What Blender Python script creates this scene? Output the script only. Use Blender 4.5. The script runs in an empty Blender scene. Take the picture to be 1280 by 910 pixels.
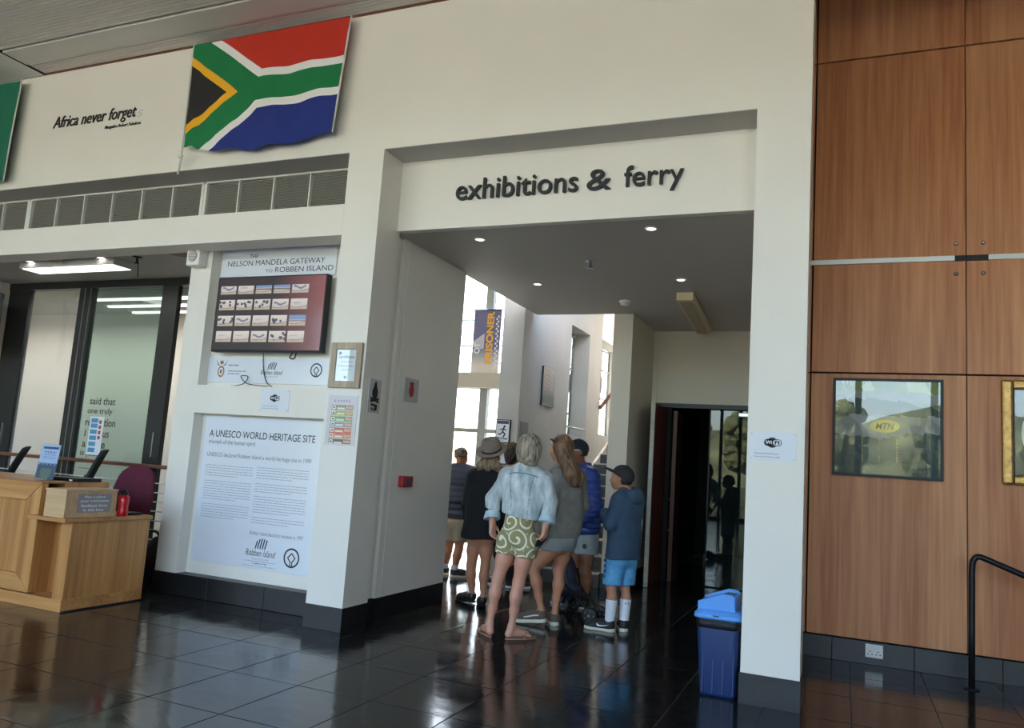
import bpy, math, random
import numpy as np
from mathutils import Matrix, Vector

random.seed(7)
SC = bpy.context.scene
COL = SC.collection

# ---------------------------------------------------------------- camera, sky, sun, portals, exposure
cam_d = bpy.data.cameras.new('camera')
cam = bpy.data.objects.new('camera', cam_d)
COL.objects.link(cam)
cam_d.sensor_width = 36.0
cam_d.lens = 985.06 / 1280 * 36.0
cam_d.clip_start = 0.05
cam.matrix_world = Matrix(((0.92083902, -0.01386927, 0.38969622, 0.0),
                           (0.38401716, -0.14130847, -0.91244876, 0.0),
                           (0.06772237, 0.98986846, -0.12479632, 1.35),
                           (0, 0, 0, 1)))
SC.camera = cam

world = bpy.data.worlds.new('sky')
SC.world = world
world.use_nodes = True
wn = world.node_tree
sky = wn.nodes.new('ShaderNodeTexSky')
sky.sky_type = 'NISHITA'
sky.sun_disc = False
sky.sun_elevation = math.radians(48)
sky.sun_rotation = math.radians(330)
sky.air_density = 1.0
sky.dust_density = 2.5
wn.links.new(sky.outputs[0], wn.nodes['Background'].inputs[0])
wn.nodes['Background'].inputs[1].default_value = 0.42

sun_d = bpy.data.lights.new('sun', 'SUN')
sun_d.energy = 8.0
sun_d.angle = math.radians(1.0)
sun_d.color = (1.0, 0.95, 0.86)
sun = bpy.data.objects.new('sun', sun_d)
COL.objects.link(sun)
sun.rotation_euler = Vector((0.45, -0.55, -0.72)).to_track_quat('-Z', 'Y').to_euler()


def portal(name, loc, direction, sx, sy):
    d = bpy.data.lights.new(name, 'AREA')
    d.shape = 'RECTANGLE'
    d.size, d.size_y = sx, sy
    d.cycles.is_portal = True
    o = bpy.data.objects.new(name, d)
    COL.objects.link(o)
    o.location = loc
    o.rotation_euler = Vector(direction).to_track_quat('-Z', 'Z').to_euler()


portal('daylight_portal', (-3.5, -5.9, 2.6), (0, 1, 0), 20, 5.2)
portal('daylight_portal', (-6.4, 13.1, 2.9), (0, -1, 0), 5.4, 5.6)

SC.view_settings.view_transform = 'Standard'
SC.view_settings.look = 'None'
SC.view_settings.gamma = 1.0
SC.view_settings.exposure = 2.5


# ---------------------------------------------------------------- helpers
def lin(c):
    return tuple(x / 12.92 if x <= 0.04045 else ((x + 0.055) / 1.055) ** 2.4 for x in c)


def rgb(r, g, b):
    return lin((r / 255, g / 255, b / 255))


def mat(name, col, rough=0.5, metal=0.0, spec=0.5, noise=None, bump=None, emit=None, stretch=(1, 1, 1)):
    m = bpy.data.materials.new(name)
    m.use_nodes = True
    nt = m.node_tree
    b = nt.nodes['Principled BSDF']
    b.inputs['Base Color'].default_value = (*col, 1)
    b.inputs['Roughness'].default_value = rough
    b.inputs['Metallic'].default_value = metal
    b.inputs['Specular IOR Level'].default_value = spec
    if noise or bump:
        tc = nt.nodes.new('ShaderNodeTexCoord')
        mp = nt.nodes.new('ShaderNodeMapping')
        mp.inputs['Scale'].default_value = stretch
        nt.links.new(tc.outputs['Object'], mp.inputs[0])
    if noise:
        n = nt.nodes.new('ShaderNodeTexNoise')
        n.inputs['Scale'].default_value = noise[0]
        n.inputs['Detail'].default_value = 5
        nt.links.new(mp.outputs[0], n.inputs['Vector'])
        r = nt.nodes.new('ShaderNodeValToRGB')
        a = noise[1]
        c2 = noise[2] if len(noise) > 2 else tuple(min(1, x * (1 + a)) for x in col)
        c1 = tuple(x * (1 - a) for x in col)
        r.color_ramp.elements[0].position = 0.3
        r.color_ramp.elements[1].position = 0.7
        r.color_ramp.elements[0].color = (*c1, 1)
        r.color_ramp.elements[1].color = (*c2, 1)
        nt.links.new(n.outputs['Fac'], r.inputs[0])
        nt.links.new(r.outputs[0], b.inputs['Base Color'])
    if bump:
        n = nt.nodes.new('ShaderNodeTexNoise')
        n.inputs['Scale'].default_value = bump[0]
        n.inputs['Detail'].default_value = 4
        nt.links.new(mp.outputs[0], n.inputs['Vector'])
        bp = nt.nodes.new('ShaderNodeBump')
        bp.inputs['Strength'].default_value = bump[1]
        bp.inputs['Distance'].default_value = bump[2] if len(bump) > 2 else 0.01
        nt.links.new(n.outputs['Fac'], bp.inputs['Height'])
        nt.links.new(bp.outputs[0], b.inputs['Normal'])
    if emit:
        b.inputs['Emission Color'].default_value = (*emit[0], 1)
        b.inputs['Emission Strength'].default_value = emit[1]
    return m


def wood(name, c1, c2, rough=0.38, band=2.2, grain=26, axis=2, vary=0.12, spec=0.5):
    """veneer: broad leaf bands across the grain, fine grain along it"""
    m = bpy.data.materials.new(name)
    m.use_nodes = True
    nt = m.node_tree
    L = nt.links.new
    b = nt.nodes['Principled BSDF']
    b.inputs['Roughness'].default_value = rough
    b.inputs['Specular IOR Level'].default_value = spec
    tc = nt.nodes.new('ShaderNodeTexCoord')
    oi = nt.nodes.new('ShaderNodeObjectInfo')
    add = nt.nodes.new('ShaderNodeVectorMath')
    add.operation = 'MULTIPLY_ADD'
    cmb = nt.nodes.new('ShaderNodeCombineXYZ')
    for i in range(3):
        L(oi.outputs['Random'], cmb.inputs[i])
    L(cmb.outputs[0], add.inputs[0])
    add.inputs[1].default_value = (9, 9, 9)
    L(tc.outputs['Object'], add.inputs[2])

    def nz(sc, along, det):
        mp = nt.nodes.new('ShaderNodeMapping')
        s = [sc, sc, sc]
        s[axis] = along
        mp.inputs['Scale'].default_value = s
        L(add.outputs[0], mp.inputs[0])
        n = nt.nodes.new('ShaderNodeTexNoise')
        n.inputs['Scale'].default_value = 1
        n.inputs['Detail'].default_value = det
        L(mp.outputs[0], n.inputs['Vector'])
        return n
    n1 = nz(band, band * 0.03, 2)
    n2 = nz(grain, grain * 0.04, 6)
    mx = nt.nodes.new('ShaderNodeMath')
    mx.operation = 'MULTIPLY_ADD'
    L(n2.outputs['Fac'], mx.inputs[0])
    mx.inputs[1].default_value = 0.45
    mu = nt.nodes.new('ShaderNodeMath')
    mu.operation = 'MULTIPLY_ADD'
    L(n1.outputs['Fac'], mu.inputs[0])
    mu.inputs[1].default_value = 0.55
    mu.inputs[2].default_value = 0.0
    L(mu.outputs[0], mx.inputs[2])
    r = nt.nodes.new('ShaderNodeValToRGB')
    r.color_ramp.elements[0].position = 0.36
    r.color_ramp.elements[1].position = 0.64
    r.color_ramp.elements[0].color = (*c1, 1)
    r.color_ramp.elements[1].color = (*c2, 1)
    L(mx.outputs[0], r.inputs[0])
    hsv = nt.nodes.new('ShaderNodeHueSaturation')
    L(r.outputs[0], hsv.inputs['Color'])
    mv = nt.nodes.new('ShaderNodeMath')
    mv.operation = 'MULTIPLY_ADD'
    L(oi.outputs['Random'], mv.inputs[0])
    mv.inputs[1].default_value = vary
    mv.inputs[2].default_value = 1 - vary / 2
    L(mv.outputs[0], hsv.inputs['Value'])
    L(hsv.outputs[0], b.inputs['Base Color'])
    return m


def attr_mat(name, rough=0.6, emit=0.0, weave=None):
    m = bpy.data.materials.new(name)
    m.use_nodes = True
    nt = m.node_tree
    b = nt.nodes['Principled BSDF']
    a = nt.nodes.new('ShaderNodeAttribute')
    a.attribute_name = 'Col'
    nt.links.new(a.outputs['Color'], b.inputs['Base Color'])
    b.inputs['Roughness'].default_value = rough
    if emit:
        nt.links.remove(b.inputs['Base Color'].links[0])
        b.inputs['Base Color'].default_value = (0.01, 0.01, 0.012, 1)
        nt.links.new(a.outputs['Color'], b.inputs['Emission Color'])
        b.inputs['Emission Strength'].default_value = emit
    if weave:
        n = nt.nodes.new('ShaderNodeTexNoise')
        n.inputs['Scale'].default_value = weave
        bp = nt.nodes.new('ShaderNodeBump')
        bp.inputs['Strength'].default_value = 0.2
        nt.links.new(n.outputs['Fac'], bp.inputs['Height'])
        nt.links.new(bp.outputs[0], b.inputs['Normal'])
    return m


def glass_mat(name, tint=(1, 1, 1), refl=1.5, rough=0.0, film=0.0, film_col=(0.6, 0.65, 0.62)):
    """architectural pane: clear pass-through with a Fresnel reflection (and an optional dull film)"""
    m = bpy.data.materials.new(name)
    m.use_nodes = True
    nt = m.node_tree
    L = nt.links.new
    nt.nodes.remove(nt.nodes['Principled BSDF'])
    out = nt.nodes['Material Output']
    tr = nt.nodes.new('ShaderNodeBsdfTransparent')
    tr.inputs[0].default_value = (*tint, 1)
    gl = nt.nodes.new('ShaderNodeBsdfGlossy')
    gl.inputs['Roughness'].default_value = rough
    fr = nt.nodes.new('ShaderNodeFresnel')
    ge = nt.nodes.new('ShaderNodeNewGeometry')
    io = nt.nodes.new('ShaderNodeMapRange')          # the pane's far face takes the same Fresnel as its near face
    io.inputs[3].default_value, io.inputs[4].default_value = refl, 1 / refl
    L(ge.outputs['Backfacing'], io.inputs[0])
    L(io.outputs[0], fr.inputs['IOR'])
    mx = nt.nodes.new('ShaderNodeMixShader')
    src = tr
    if film:
        df = nt.nodes.new('ShaderNodeBsdfDiffuse')
        df.inputs[0].default_value = (*film_col, 1)
        m2 = nt.nodes.new('ShaderNodeMixShader')
        m2.inputs[0].default_value = film
        L(tr.outputs[0], m2.inputs[1])
        L(df.outputs[0], m2.inputs[2])
        src = m2
    L(fr.outputs[0], mx.inputs[0])
    L(src.outputs[0], mx.inputs[1])
    L(gl.outputs[0], mx.inputs[2])
    L(mx.outputs[0], out.inputs[0])
    return m


class MB:
    """collects shapes in world coordinates and links them as ONE mesh object"""

    def __init__(s):
        s.v, s.f, s.sm = [], [], []

    def add(s, vs, fs, smooth=False):
        o = len(s.v)
        s.v += [tuple(map(float, p)) for p in vs]
        s.f += [tuple(i + o for i in q) for q in fs]
        s.sm += [smooth] * len(fs)
        return s

    def box(s, x0, x1, y0, y1, z0, z1):
        x0, x1 = sorted((x0, x1)); y0, y1 = sorted((y0, y1)); z0, z1 = sorted((z0, z1))
        v = [(x, y, z) for z in (z0, z1) for y in (y0, y1) for x in (x0, x1)]
        return s.add(v, [(0, 2, 3, 1), (4, 5, 7, 6), (0, 1, 5, 4), (2, 6, 7, 3), (0, 4, 6, 2), (1, 3, 7, 5)])

    def obox(s, c, ax, ay, az, hx, hy, hz):
        c, ax, ay, az = map(np.array, (c, ax, ay, az))
        v = [c + ax * hx * i + ay * hy * j + az * hz * k for k in (-1, 1) for j in (-1, 1) for i in (-1, 1)]
        return s.add(v, [(0, 2, 3, 1), (4, 5, 7, 6), (0, 1, 5, 4), (2, 6, 7, 3), (0, 4, 6, 2), (1, 3, 7, 5)])

    def prism(s, poly, a, b, axis='y'):
        """2D polygon (u,v) extruded along an axis from a to b: y -> (x,z), x -> (y,z), z -> (x,y)"""
        n = len(poly)
        P = {'y': lambda p, t: (p[0], t, p[1]), 'x': lambda p, t: (t, p[0], p[1]), 'z': lambda p, t: (p[0], p[1], t)}[axis]
        v = [P(p, a) for p in poly] + [P(p, b) for p in poly]
        f = [tuple(range(n)), tuple(range(2 * n - 1, n - 1, -1))]
        f += [(i, i + n, (i + 1) % n + n, (i + 1) % n) for i in range(n)]
        return s.add(v, f)

    def tube(s, pts, r, n=10, closed=False, caps=True):
        pts = [np.array(p, float) for p in pts]
        rs = r if hasattr(r, '__len__') else [r] * len(pts)
        N = len(pts)
        vs, prev = [], None
        for i, p in enumerate(pts):
            if closed:
                t = pts[(i + 1) % N] - pts[i - 1]
            else:
                t = pts[min(i + 1, N - 1)] - pts[max(i - 1, 0)]
            t = t / (np.linalg.norm(t) + 1e-9)
            if prev is None:
                a = np.cross(t, (0, 0, 1) if abs(t[2]) < 0.9 else (1, 0, 0))
            else:
                a = prev - t * prev.dot(t)
            a /= np.linalg.norm(a) + 1e-9
            prev = a
            b = np.cross(t, a)
            for k in range(n):
                w = 2 * math.pi * k / n
                vs.append(p + rs[i] * (math.cos(w) * a + math.sin(w) * b))
        fs = []
        for i in range(N if closed else N - 1):
            j = (i + 1) % N
            for k in range(n):
                fs.append((i * n + k, i * n + (k + 1) % n, j * n + (k + 1) % n, j * n + k))
        s.add(vs, fs, True)
        if caps and not closed:
            o = len(s.v) - len(vs)
            s.f += [tuple(o + k for k in reversed(range(n))), tuple(o + (N - 1) * n + k for k in range(n))]
            s.sm += [False, False]
        return s

    def lathe(s, prof, c, axis='z', n=24, smooth=True):
        """profile [(r, h)] turned about an axis through c"""
        c = np.array(c, float)
        E = {'z': ((1, 0, 0), (0, 1, 0), (0, 0, 1)), 'y': ((1, 0, 0), (0, 0, 1), (0, 1, 0)), 'x': ((0, 1, 0), (0, 0, 1), (1, 0, 0))}[axis]
        a, b, h = map(np.array, E)
        vs = []
        for r, t in prof:
            for k in range(n):
                w = 2 * math.pi * k / n
                vs.append(c + h * t + r * (math.cos(w) * a + math.sin(w) * b))
        fs = []
        for i in range(len(prof) - 1):
            for k in range(n):
                fs.append((i * n + k, i * n + (k + 1) % n, (i + 1) * n + (k + 1) % n, (i + 1) * n + k))
        s.add(vs, fs, smooth)
        o = len(s.v) - len(vs)
        s.f += [tuple(o + k for k in reversed(range(n))), tuple(o + (len(prof) - 1) * n + k for k in range(n))]
        s.sm += [False, False]
        return s

    def build(s, name, m, parent=None, bevel=0.0):
        me = bpy.data.meshes.new(name)
        org = np.array(ORG.get(parent.name, (0, 0, 0)) if parent else (0, 0, 0), float)
        v = np.array(s.v) - org
        me.from_pydata(v.tolist(), [], s.f)
        me.polygons.foreach_set('use_smooth', s.sm)
        me.update()
        return link(name, me, m, parent, bevel)


ORG = {}


def link(name, me, m, parent=None, bevel=0.0):
    if m:
        me.materials.append(m)
    o = bpy.data.objects.new(name, me)
    COL.objects.link(o)
    if parent:
        o.parent = parent
        ORG[o.name] = ORG.get(parent.name, (0, 0, 0))
    if bevel:
        b = o.modifiers.new('edge', 'BEVEL')
        b.width = bevel
        b.segments = 2
        b.limit_method = 'ANGLE'
    return o


def tag(o, label=None, cat=None, group=None, kind=None):
    if label: o['label'] = label
    if cat: o['category'] = cat
    if group: o['group'] = group
    if kind: o['kind'] = kind
    return o


def thing(name, label, cat, loc=(0, 0, 0), group=None):
    o = bpy.data.objects.new(name, None)
    COL.objects.link(o)
    o.location = loc
    o.empty_display_size = 0.1
    ORG[o.name] = tuple(loc)
    return tag(o, label, cat, group)


def struct(o):
    o['kind'] = 'structure'
    return o


def bx(name, m, parent, *b, bevel=0.0):
    return MB().box(*b).build(name, m, parent, bevel)


# flat print on a plane: 'y' faces -Y (u=X, v=Z), 'x' faces +X (u=Y, v=Z)
def on_plane(pl, u, v, d):
    ax, at = pl
    return (u, at - d, v) if ax == 'y' else (at + d, u, v)


def flat(name, polys, pl, d, m, parent):
    mb = MB()
    for p in polys:
        mb.add([on_plane(pl, u, v, d) for u, v in p], [tuple(range(len(p)))])
    return mb.build(name, m, parent)


def rect(u0, u1, v0, v1):
    return [(u0, v0), (u1, v0), (u1, v1), (u0, v1)]


def ring(cu, cv, r0, r1, n=40, sx=1.0):
    out = []
    for k in range(n):
        a, b = 2 * math.pi * k / n, 2 * math.pi * (k + 1) / n
        out.append([(cu + sx * r * math.cos(w), cv + r * math.sin(w)) for r, w in ((r0, a), (r1, a), (r1, b), (r0, b))])
    return out


def disc(cu, cv, ru, rv=None, n=40):
    rv = rv or ru
    return [(cu + ru * math.cos(2 * math.pi * k / n), cv + rv * math.sin(2 * math.pi * k / n)) for k in range(n)]


def rrect(u0, u1, v0, v1, r, n=6):
    out = []
    for cu, cv, a0 in ((u1 - r, v0 + r, -90), (u1 - r, v1 - r, 0), (u0 + r, v1 - r, 90), (u0 + r, v0 + r, 180)):
        for k in range(n + 1):
            a = math.radians(a0 + 90 * k / n)
            out.append((cu + r * math.cos(a), cv + r * math.sin(a)))
    return out


def stroke(pts, w):
    """polyline with width as quads"""
    out = []
    for (a, b), (c, d) in zip(pts[:-1], pts[1:]):
        l = math.hypot(c - a, d - b) + 1e-9
        nx, ny = -(d - b) / l * w / 2, (c - a) / l * w / 2
        ex, ey = (c - a) / l * w * 0.3, (d - b) / l * w * 0.3
        out.append([(a + nx - ex, b + ny - ey), (a - nx - ex, b - ny - ey), (c - nx + ex, d - ny + ey), (c + nx + ex, d + ny + ey)])
    return out


TEXTS = {}


def text_mesh(body, bold, extrude, shear):
    key = (body, bold, extrude, shear)
    if key not in TEXTS:
        c = bpy.data.curves.new('lettering', 'FONT')
        c.body = body
        c.size = 1.0
        c.offset = bold
        c.extrude = extrude
        c.shear = shear
        c.resolution_u = 4
        o = bpy.data.objects.new('lettering', c)
        COL.objects.link(o)
        dg = bpy.context.evaluated_depsgraph_get()
        me = bpy.data.meshes.new_from_object(o.evaluated_get(dg))
        v = np.empty(len(me.vertices) * 3)
        me.vertices.foreach_get('co', v)
        f = [tuple(p.vertices) for p in me.polygons]
        bpy.data.objects.remove(o)
        TEXTS[key] = (v.reshape(-1, 3), f)
        bpy.data.meshes.remove(me)
    return TEXTS[key]


def text(name, body, pl, u0, u1, v0, v1, d, m, parent, bold=0.0, depth=0.0, shear=0.0, turn=False, keep=False):
    """lettering scaled to fill a rectangle of a plane; depth stands it off the surface"""
    v, f = text_mesh(body, bold, 0.05 if depth else 0.0, shear)
    lo, hi = v.min(0), v.max(0)
    n = (v - lo) / np.maximum(hi - lo, 1e-6)
    if turn:                                    # reads upwards: letters run along +v, their tops point to -u
        U = u1 + (u0 - u1) * n[:, 1]
        V = v0 + (v1 - v0) * n[:, 0]
    else:
        U = u0 + (u1 - u0) * n[:, 0]
        V = v0 + (v1 - v0) * n[:, 1]
    D = d + (depth * n[:, 2] if depth else 0.0 * U)
    mb = MB()
    mb.add([on_plane(pl, a, b, c) for a, b, c in zip(U, V, D)], f)
    return mb.build(name, m, parent)


def words(u0, u1, vtop, n, lh, rnd, fill=0.55, last=0.7):
    """lines of small unreadable print as word-long dashes"""
    out = []
    for i in range(n):
        v = vtop - i * lh
        end = u1 if i < n - 1 else u0 + (u1 - u0) * last
        u = u0
        while u < end - 0.004:
            w = min(rnd.uniform(2.0, 6.0) * lh * 0.45, end - u)
            out.append(rect(u, u + w, v - lh * fill * 0.55, v))
            u += w + lh * 0.28
    return out


def paint(name, u0, u1, v0, v1, nu, nv, func, pl, d, m, parent):
    """a flat print or screen as a fine grid, one colour per cell"""
    U, V = np.meshgrid(np.linspace(u0, u1, nu + 1), np.linspace(v0, v1, nv + 1))
    vs = [on_plane(pl, a, b, d) for a, b in zip(U.ravel(), V.ravel())]
    idx = np.arange((nu + 1) * (nv + 1)).reshape(nv + 1, nu + 1)
    fs = np.stack([idx[:-1, :-1], idx[:-1, 1:], idx[1:, 1:], idx[1:, :-1]], -1).reshape(-1, 4)
    mb = MB()
    mb.add(vs, fs.tolist())
    o = mb.build(name, m, parent)
    cu, cv = np.meshgrid((np.arange(nu) + 0.5) / nu, (np.arange(nv) + 0.5) / nv)
    c = func(cu.ravel(), cv.ravel())
    a = o.data.color_attributes.new('Col', 'FLOAT_COLOR', 'CORNER')
    a.data.foreach_set('color', np.repeat(np.concatenate([c, np.ones((len(c), 1))], 1), 4, 0).ravel().astype(np.float32))
    return o


def srgb_arr(c):
    c = np.asarray(c, float) / 255
    return np.where(c <= 0.04045, c / 12.92, ((c + 0.055) / 1.055) ** 2.4)


def bez(pts, n=12):
    """smooth line through points (Catmull-Rom)"""
    P = [np.array(p, float) for p in pts]
    P = [2 * P[0] - P[1]] + P + [2 * P[-1] - P[-2]]
    out = []
    for i in range(1, len(P) - 2):
        for k in range(n):
            t = k / n
            a, b, c, d = P[i - 1:i + 3]
            out.append(0.5 * (2 * b + (c - a) * t + (2 * a - 5 * b + 4 * c - d) * t * t + (3 * b - a - 3 * c + d) * t ** 3))
    out.append(P[-2])
    return out


# ---------------------------------------------------------------- materials of the place
M = {}
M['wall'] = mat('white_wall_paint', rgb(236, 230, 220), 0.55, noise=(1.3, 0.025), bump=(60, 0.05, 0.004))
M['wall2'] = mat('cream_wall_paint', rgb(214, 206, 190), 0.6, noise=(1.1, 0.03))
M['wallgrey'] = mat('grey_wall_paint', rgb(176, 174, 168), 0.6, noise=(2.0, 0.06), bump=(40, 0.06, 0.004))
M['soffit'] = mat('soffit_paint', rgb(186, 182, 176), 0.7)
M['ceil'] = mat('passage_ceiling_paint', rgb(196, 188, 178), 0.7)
M['slat'] = mat('ceiling_slat_paint', rgb(226, 220, 208), 0.6)
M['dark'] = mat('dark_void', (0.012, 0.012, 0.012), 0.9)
M['black'] = mat('black_metal', (0.010, 0.010, 0.011), 0.42, spec=0.3)
M['frame'] = mat('charcoal_frame', rgb(36, 37, 36), 0.45)
M['print'] = mat('black_print', (0.012, 0.012, 0.014), 0.5)
M['greyprint'] = mat('grey_print', rgb(120, 125, 135), 0.6)
M['steel'] = mat('brushed_steel', rgb(190, 190, 188), 0.3, 1.0)
M['alu'] = mat('aluminium_strip', rgb(196, 196, 194), 0.4, 0.6)
M['white'] = mat('white_plastic', rgb(232, 230, 224), 0.4)
M['paper'] = mat('white_paper', rgb(228, 230, 236), 0.55)
M['board'] = mat('white_gloss_board', rgb(226, 229, 236), 0.16)
M['slate'] = mat('black_slate', rgb(23, 24, 26), 0.40, noise=(9, 0.35), bump=(14, 0.25, 0.006))
M['brown'] = mat('brown_timber', rgb(112, 66, 44), 0.5)
M['panel'] = wood('cherry_veneer', rgb(182, 116, 78), rgb(224, 162, 116), 0.45, 3.2, 30, 2, 0.14, 0.3)
M['oak'] = wood('oak_veneer', rgb(166, 108, 56), rgb(208, 152, 90), 0.4, 5, 34, 2, 0.10)
M['oakh'] = wood('oak_veneer_level', rgb(166, 108, 56), rgb(208, 152, 90), 0.4, 5, 34, 0, 0.10)
M['rail'] = wood('handrail_timber', rgb(104, 66, 50), rgb(140, 92, 66), 0.4, 8, 40, 0, 0.05)
M['doorwood'] = wood('red_brown_door', rgb(70, 26, 18), rgb(104, 44, 30), 0.35, 5, 30, 2, 0.05)
M['glass'] = glass_mat('clear_glass', (0.97, 0.985, 0.98), 1.42)
M['tintglass'] = glass_mat('green_glass', (0.72, 0.82, 0.79), 1.5, 0.0, 0.10, (0.5, 0.56, 0.53))
M['fogglass'] = glass_mat('filmed_glass', (0.94, 0.94, 0.93), 1.4, 0.02, 0.15, (0.62, 0.61, 0.59))
M['doorglass'] = glass_mat('dark_door_glass', (0.25, 0.34, 0.34), 1.5, 0.01, 0.05, (0.2, 0.28, 0.27))
M['solar'] = glass_mat('solar_glass', (0.60, 0.63, 0.64), 1.5)
M['lamp'] = mat('lamp_diffuser', (0.9, 0.9, 0.86), 0.4, emit=((1.0, 0.98, 0.90), 0.5))
M['bulb'] = mat('downlight_lens', (0.9, 0.9, 0.85), 0.3, emit=((1.0, 0.95, 0.85), 1.2))
M['stepm'] = mat('dark_stone_step', rgb(70, 70, 68), 0.5, noise=(12, 0.2))
M['nosing'] = mat('pale_nosing', rgb(176, 174, 168), 0.5)
M['attr'] = attr_mat('printed_picture', 0.5)
M['attrgloss'] = attr_mat('printed_gloss', 0.2)
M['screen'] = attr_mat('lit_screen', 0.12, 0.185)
M['cloth'] = attr_mat('flag_cloth', 0.8, 0.0, 400)


def floor_mat():
    m = mat('polished_black_slate', (0.013, 0.013, 0.014), 0.12, spec=0.62)
    nt = m.node_tree
    L = nt.links.new
    b = nt.nodes['Principled BSDF']
    tc = nt.nodes.new('ShaderNodeTexCoord')
    n = nt.nodes.new('ShaderNodeTexNoise')
    n.inputs['Scale'].default_value = 3.0
    n.inputs['Detail'].default_value = 6
    L(tc.outputs['Object'], n.inputs['Vector'])
    r = nt.nodes.new('ShaderNodeMapRange')
    r.inputs[1].default_value, r.inputs[2].default_value = 0.3, 0.7
    r.inputs[3].default_value, r.inputs[4].default_value = 0.06, 0.20
    L(n.outputs['Fac'], r.inputs[0])
    L(r.outputs[0], b.inputs['Roughness'])
    mp = nt.nodes.new('ShaderNodeMapping')
    mp.inputs['Scale'].default_value = (5, 12, 1)
    L(tc.outputs['Object'], mp.inputs[0])
    n2 = nt.nodes.new('ShaderNodeTexNoise')
    n2.inputs['Scale'].default_value = 1.0
    n2.inputs['Detail'].default_value = 3
    L(mp.outputs[0], n2.inputs['Vector'])
    bp = nt.nodes.new('ShaderNodeBump')
    bp.inputs['Strength'].default_value = 0.10
    bp.inputs['Distance'].default_value = 0.012
    L(n2.outputs['Fac'], bp.inputs['Height'])
    L(bp.outputs[0], b.inputs['Normal'])
    n3 = nt.nodes.new('ShaderNodeTexNoise')
    n3.inputs['Scale'].default_value = 6
    n3.inputs['Detail'].default_value = 8
    L(tc.outputs['Object'], n3.inputs['Vector'])
    cr = nt.nodes.new('ShaderNodeValToRGB')
    cr.color_ramp.elements[0].color = (0.007, 0.007, 0.008, 1)
    cr.color_ramp.elements[1].color = (0.028, 0.027, 0.026, 1)
    L(n3.outputs['Fac'], cr.inputs[0])
    L(cr.outputs[0], b.inputs['Base Color'])
    return m


M['floor'] = floor_mat()
M['grout'] = mat('floor_grout', rgb(74, 72, 68), 0.5)

# ---------------------------------------------------------------- the setting: floor
floor = struct(bx('floor', M['grout'], None, -13, 6, -6, 15.6, -0.2, -0.004))
TX = [-4.35 + 0.49 * k for k in range(-13, 16)]
TY = [3.31 + 0.62 * k for k in range(-15, 16)]
rnd = random.Random(3)
far = MB()
tile_me = {}
for i in range(len(TX) - 1):
    for j in range(len(TY) - 1):
        x0, x1, y0, y1 = TX[i] + 0.002, TX[i + 1] - 0.002, TY[j] + 0.002, TY[j + 1] - 0.002
        seen = 2.7 < y1 and y0 < 9.0 and x1 > -1.12 * y1 - 1.2 and x0 < 0.32 * y1 + 0.2
        if y1 > 5.3 and x0 < -3.5 and not (x1 < -5.5 and y0 < 6.7) and not (y1 > 6.9 and x0 > -5.5):
            seen = False
        if y0 > 5.2 and x0 > -0.5 and not y0 < 6.95:
            seen = False
        if seen:
            me = tile_me.get('t')
            if me is None:
                mb = MB()
                w, h = 0.243, 0.308
                mb.add([(-w, -h, -0.012), (w, -h, -0.012), (w, h, -0.012), (-w, h, -0.012), (-w, -h, -0.0015), (w, -h, -0.0015), (w, h, -0.0015), (-w, h, -0.0015),
                        (-w + .002, -h + .002, 0), (w - .002, -h + .002, 0), (w - .002, h - .002, 0), (-w + .002, h - .002, 0)],
                       [(0, 1, 5, 4), (1, 2, 6, 5), (2, 3, 7, 6), (3, 0, 4, 7), (4, 5, 9, 8), (5, 6, 10, 9), (6, 7, 11, 10), (7, 4, 8, 11), (8, 9, 10, 11)])
                t = mb.build('tile', M['floor'], floor)
                tile_me['t'] = t.data
            else:
                t = bpy.data.objects.new('tile', me)
                COL.objects.link(t)
                t.parent = floor
            t.location = ((x0 + x1) / 2, (y0 + y1) / 2, rnd.uniform(-0.0006, 0.0))
            t.rotation_euler = (rnd.gauss(0, 0.0012), rnd.gauss(0, 0.0012), 0)
        else:
            far.box(x0, x1, y0, y1, -0.012, -0.0005)
fo = far.build('tile_field', M['floor'], floor)
fo['kind'] = 'stuff'

# ---------------------------------------------------------------- front wall (facade of the gateway)
wf = struct(bx('wall_front', M['wall'], None, -13, -0.567, 5.2, 5.6, 3.812, 5.03))
wf.name = 'wall_front'
bx('upper_wall_return', M['wall'], wf, -0.567, -0.225, 5.2, 5.5, 3.812, 5.9)
bx('upper_wall_return', M['wall'], wf, -0.567, -0.40, 5.5, 6.98, 3.3, 5.9)
bx('upper_wall_return', M['wall'], wf, -13, -0.60, 5.3, 5.6, 5.03, 5.9)
bx('pier_right', M['wall'], wf, -0.567, -0.225, 5.2, 5.5, 0.182, 3.812)
bx('pier_right_web', M['wall'], wf, -0.567, -0.40, 5.5, 6.98, 0.0, 3.3)
bx('pier_left', M['wall'], wf, -3.812, -3.475, 5.2, 5.545, 0.176, 3.812)
bx('beam', M['wall'], wf, -13, -3.812, 5.2, 5.45, 3.105, 3.372, bevel=0.006)
bx('pier_left_core', M['wall'], wf, -3.9, -3.56, 5.545, 5.72, 0.0, 3.9)
bx('sign_panel', M['wall'], wf, -3.475, -0.567, 5.5, 5.58, 3.21, 3.83)
bx('vent_backing', M['dark'], wf, -13, -3.83, 5.58, 5.66, 3.2, 3.9)
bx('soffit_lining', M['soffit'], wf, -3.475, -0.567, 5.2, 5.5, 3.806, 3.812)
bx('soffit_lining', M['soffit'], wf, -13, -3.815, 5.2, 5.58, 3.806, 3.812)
# slate plinths of the piers
bx('plinth', M['slate'], wf, -0.575, -0.219, 5.192, 5.508, 0.0, 0.182)
bx('plinth', M['slate'], wf, -3.818, -3.469, 5.192, 5.545, 0.0, 0.176)

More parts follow.
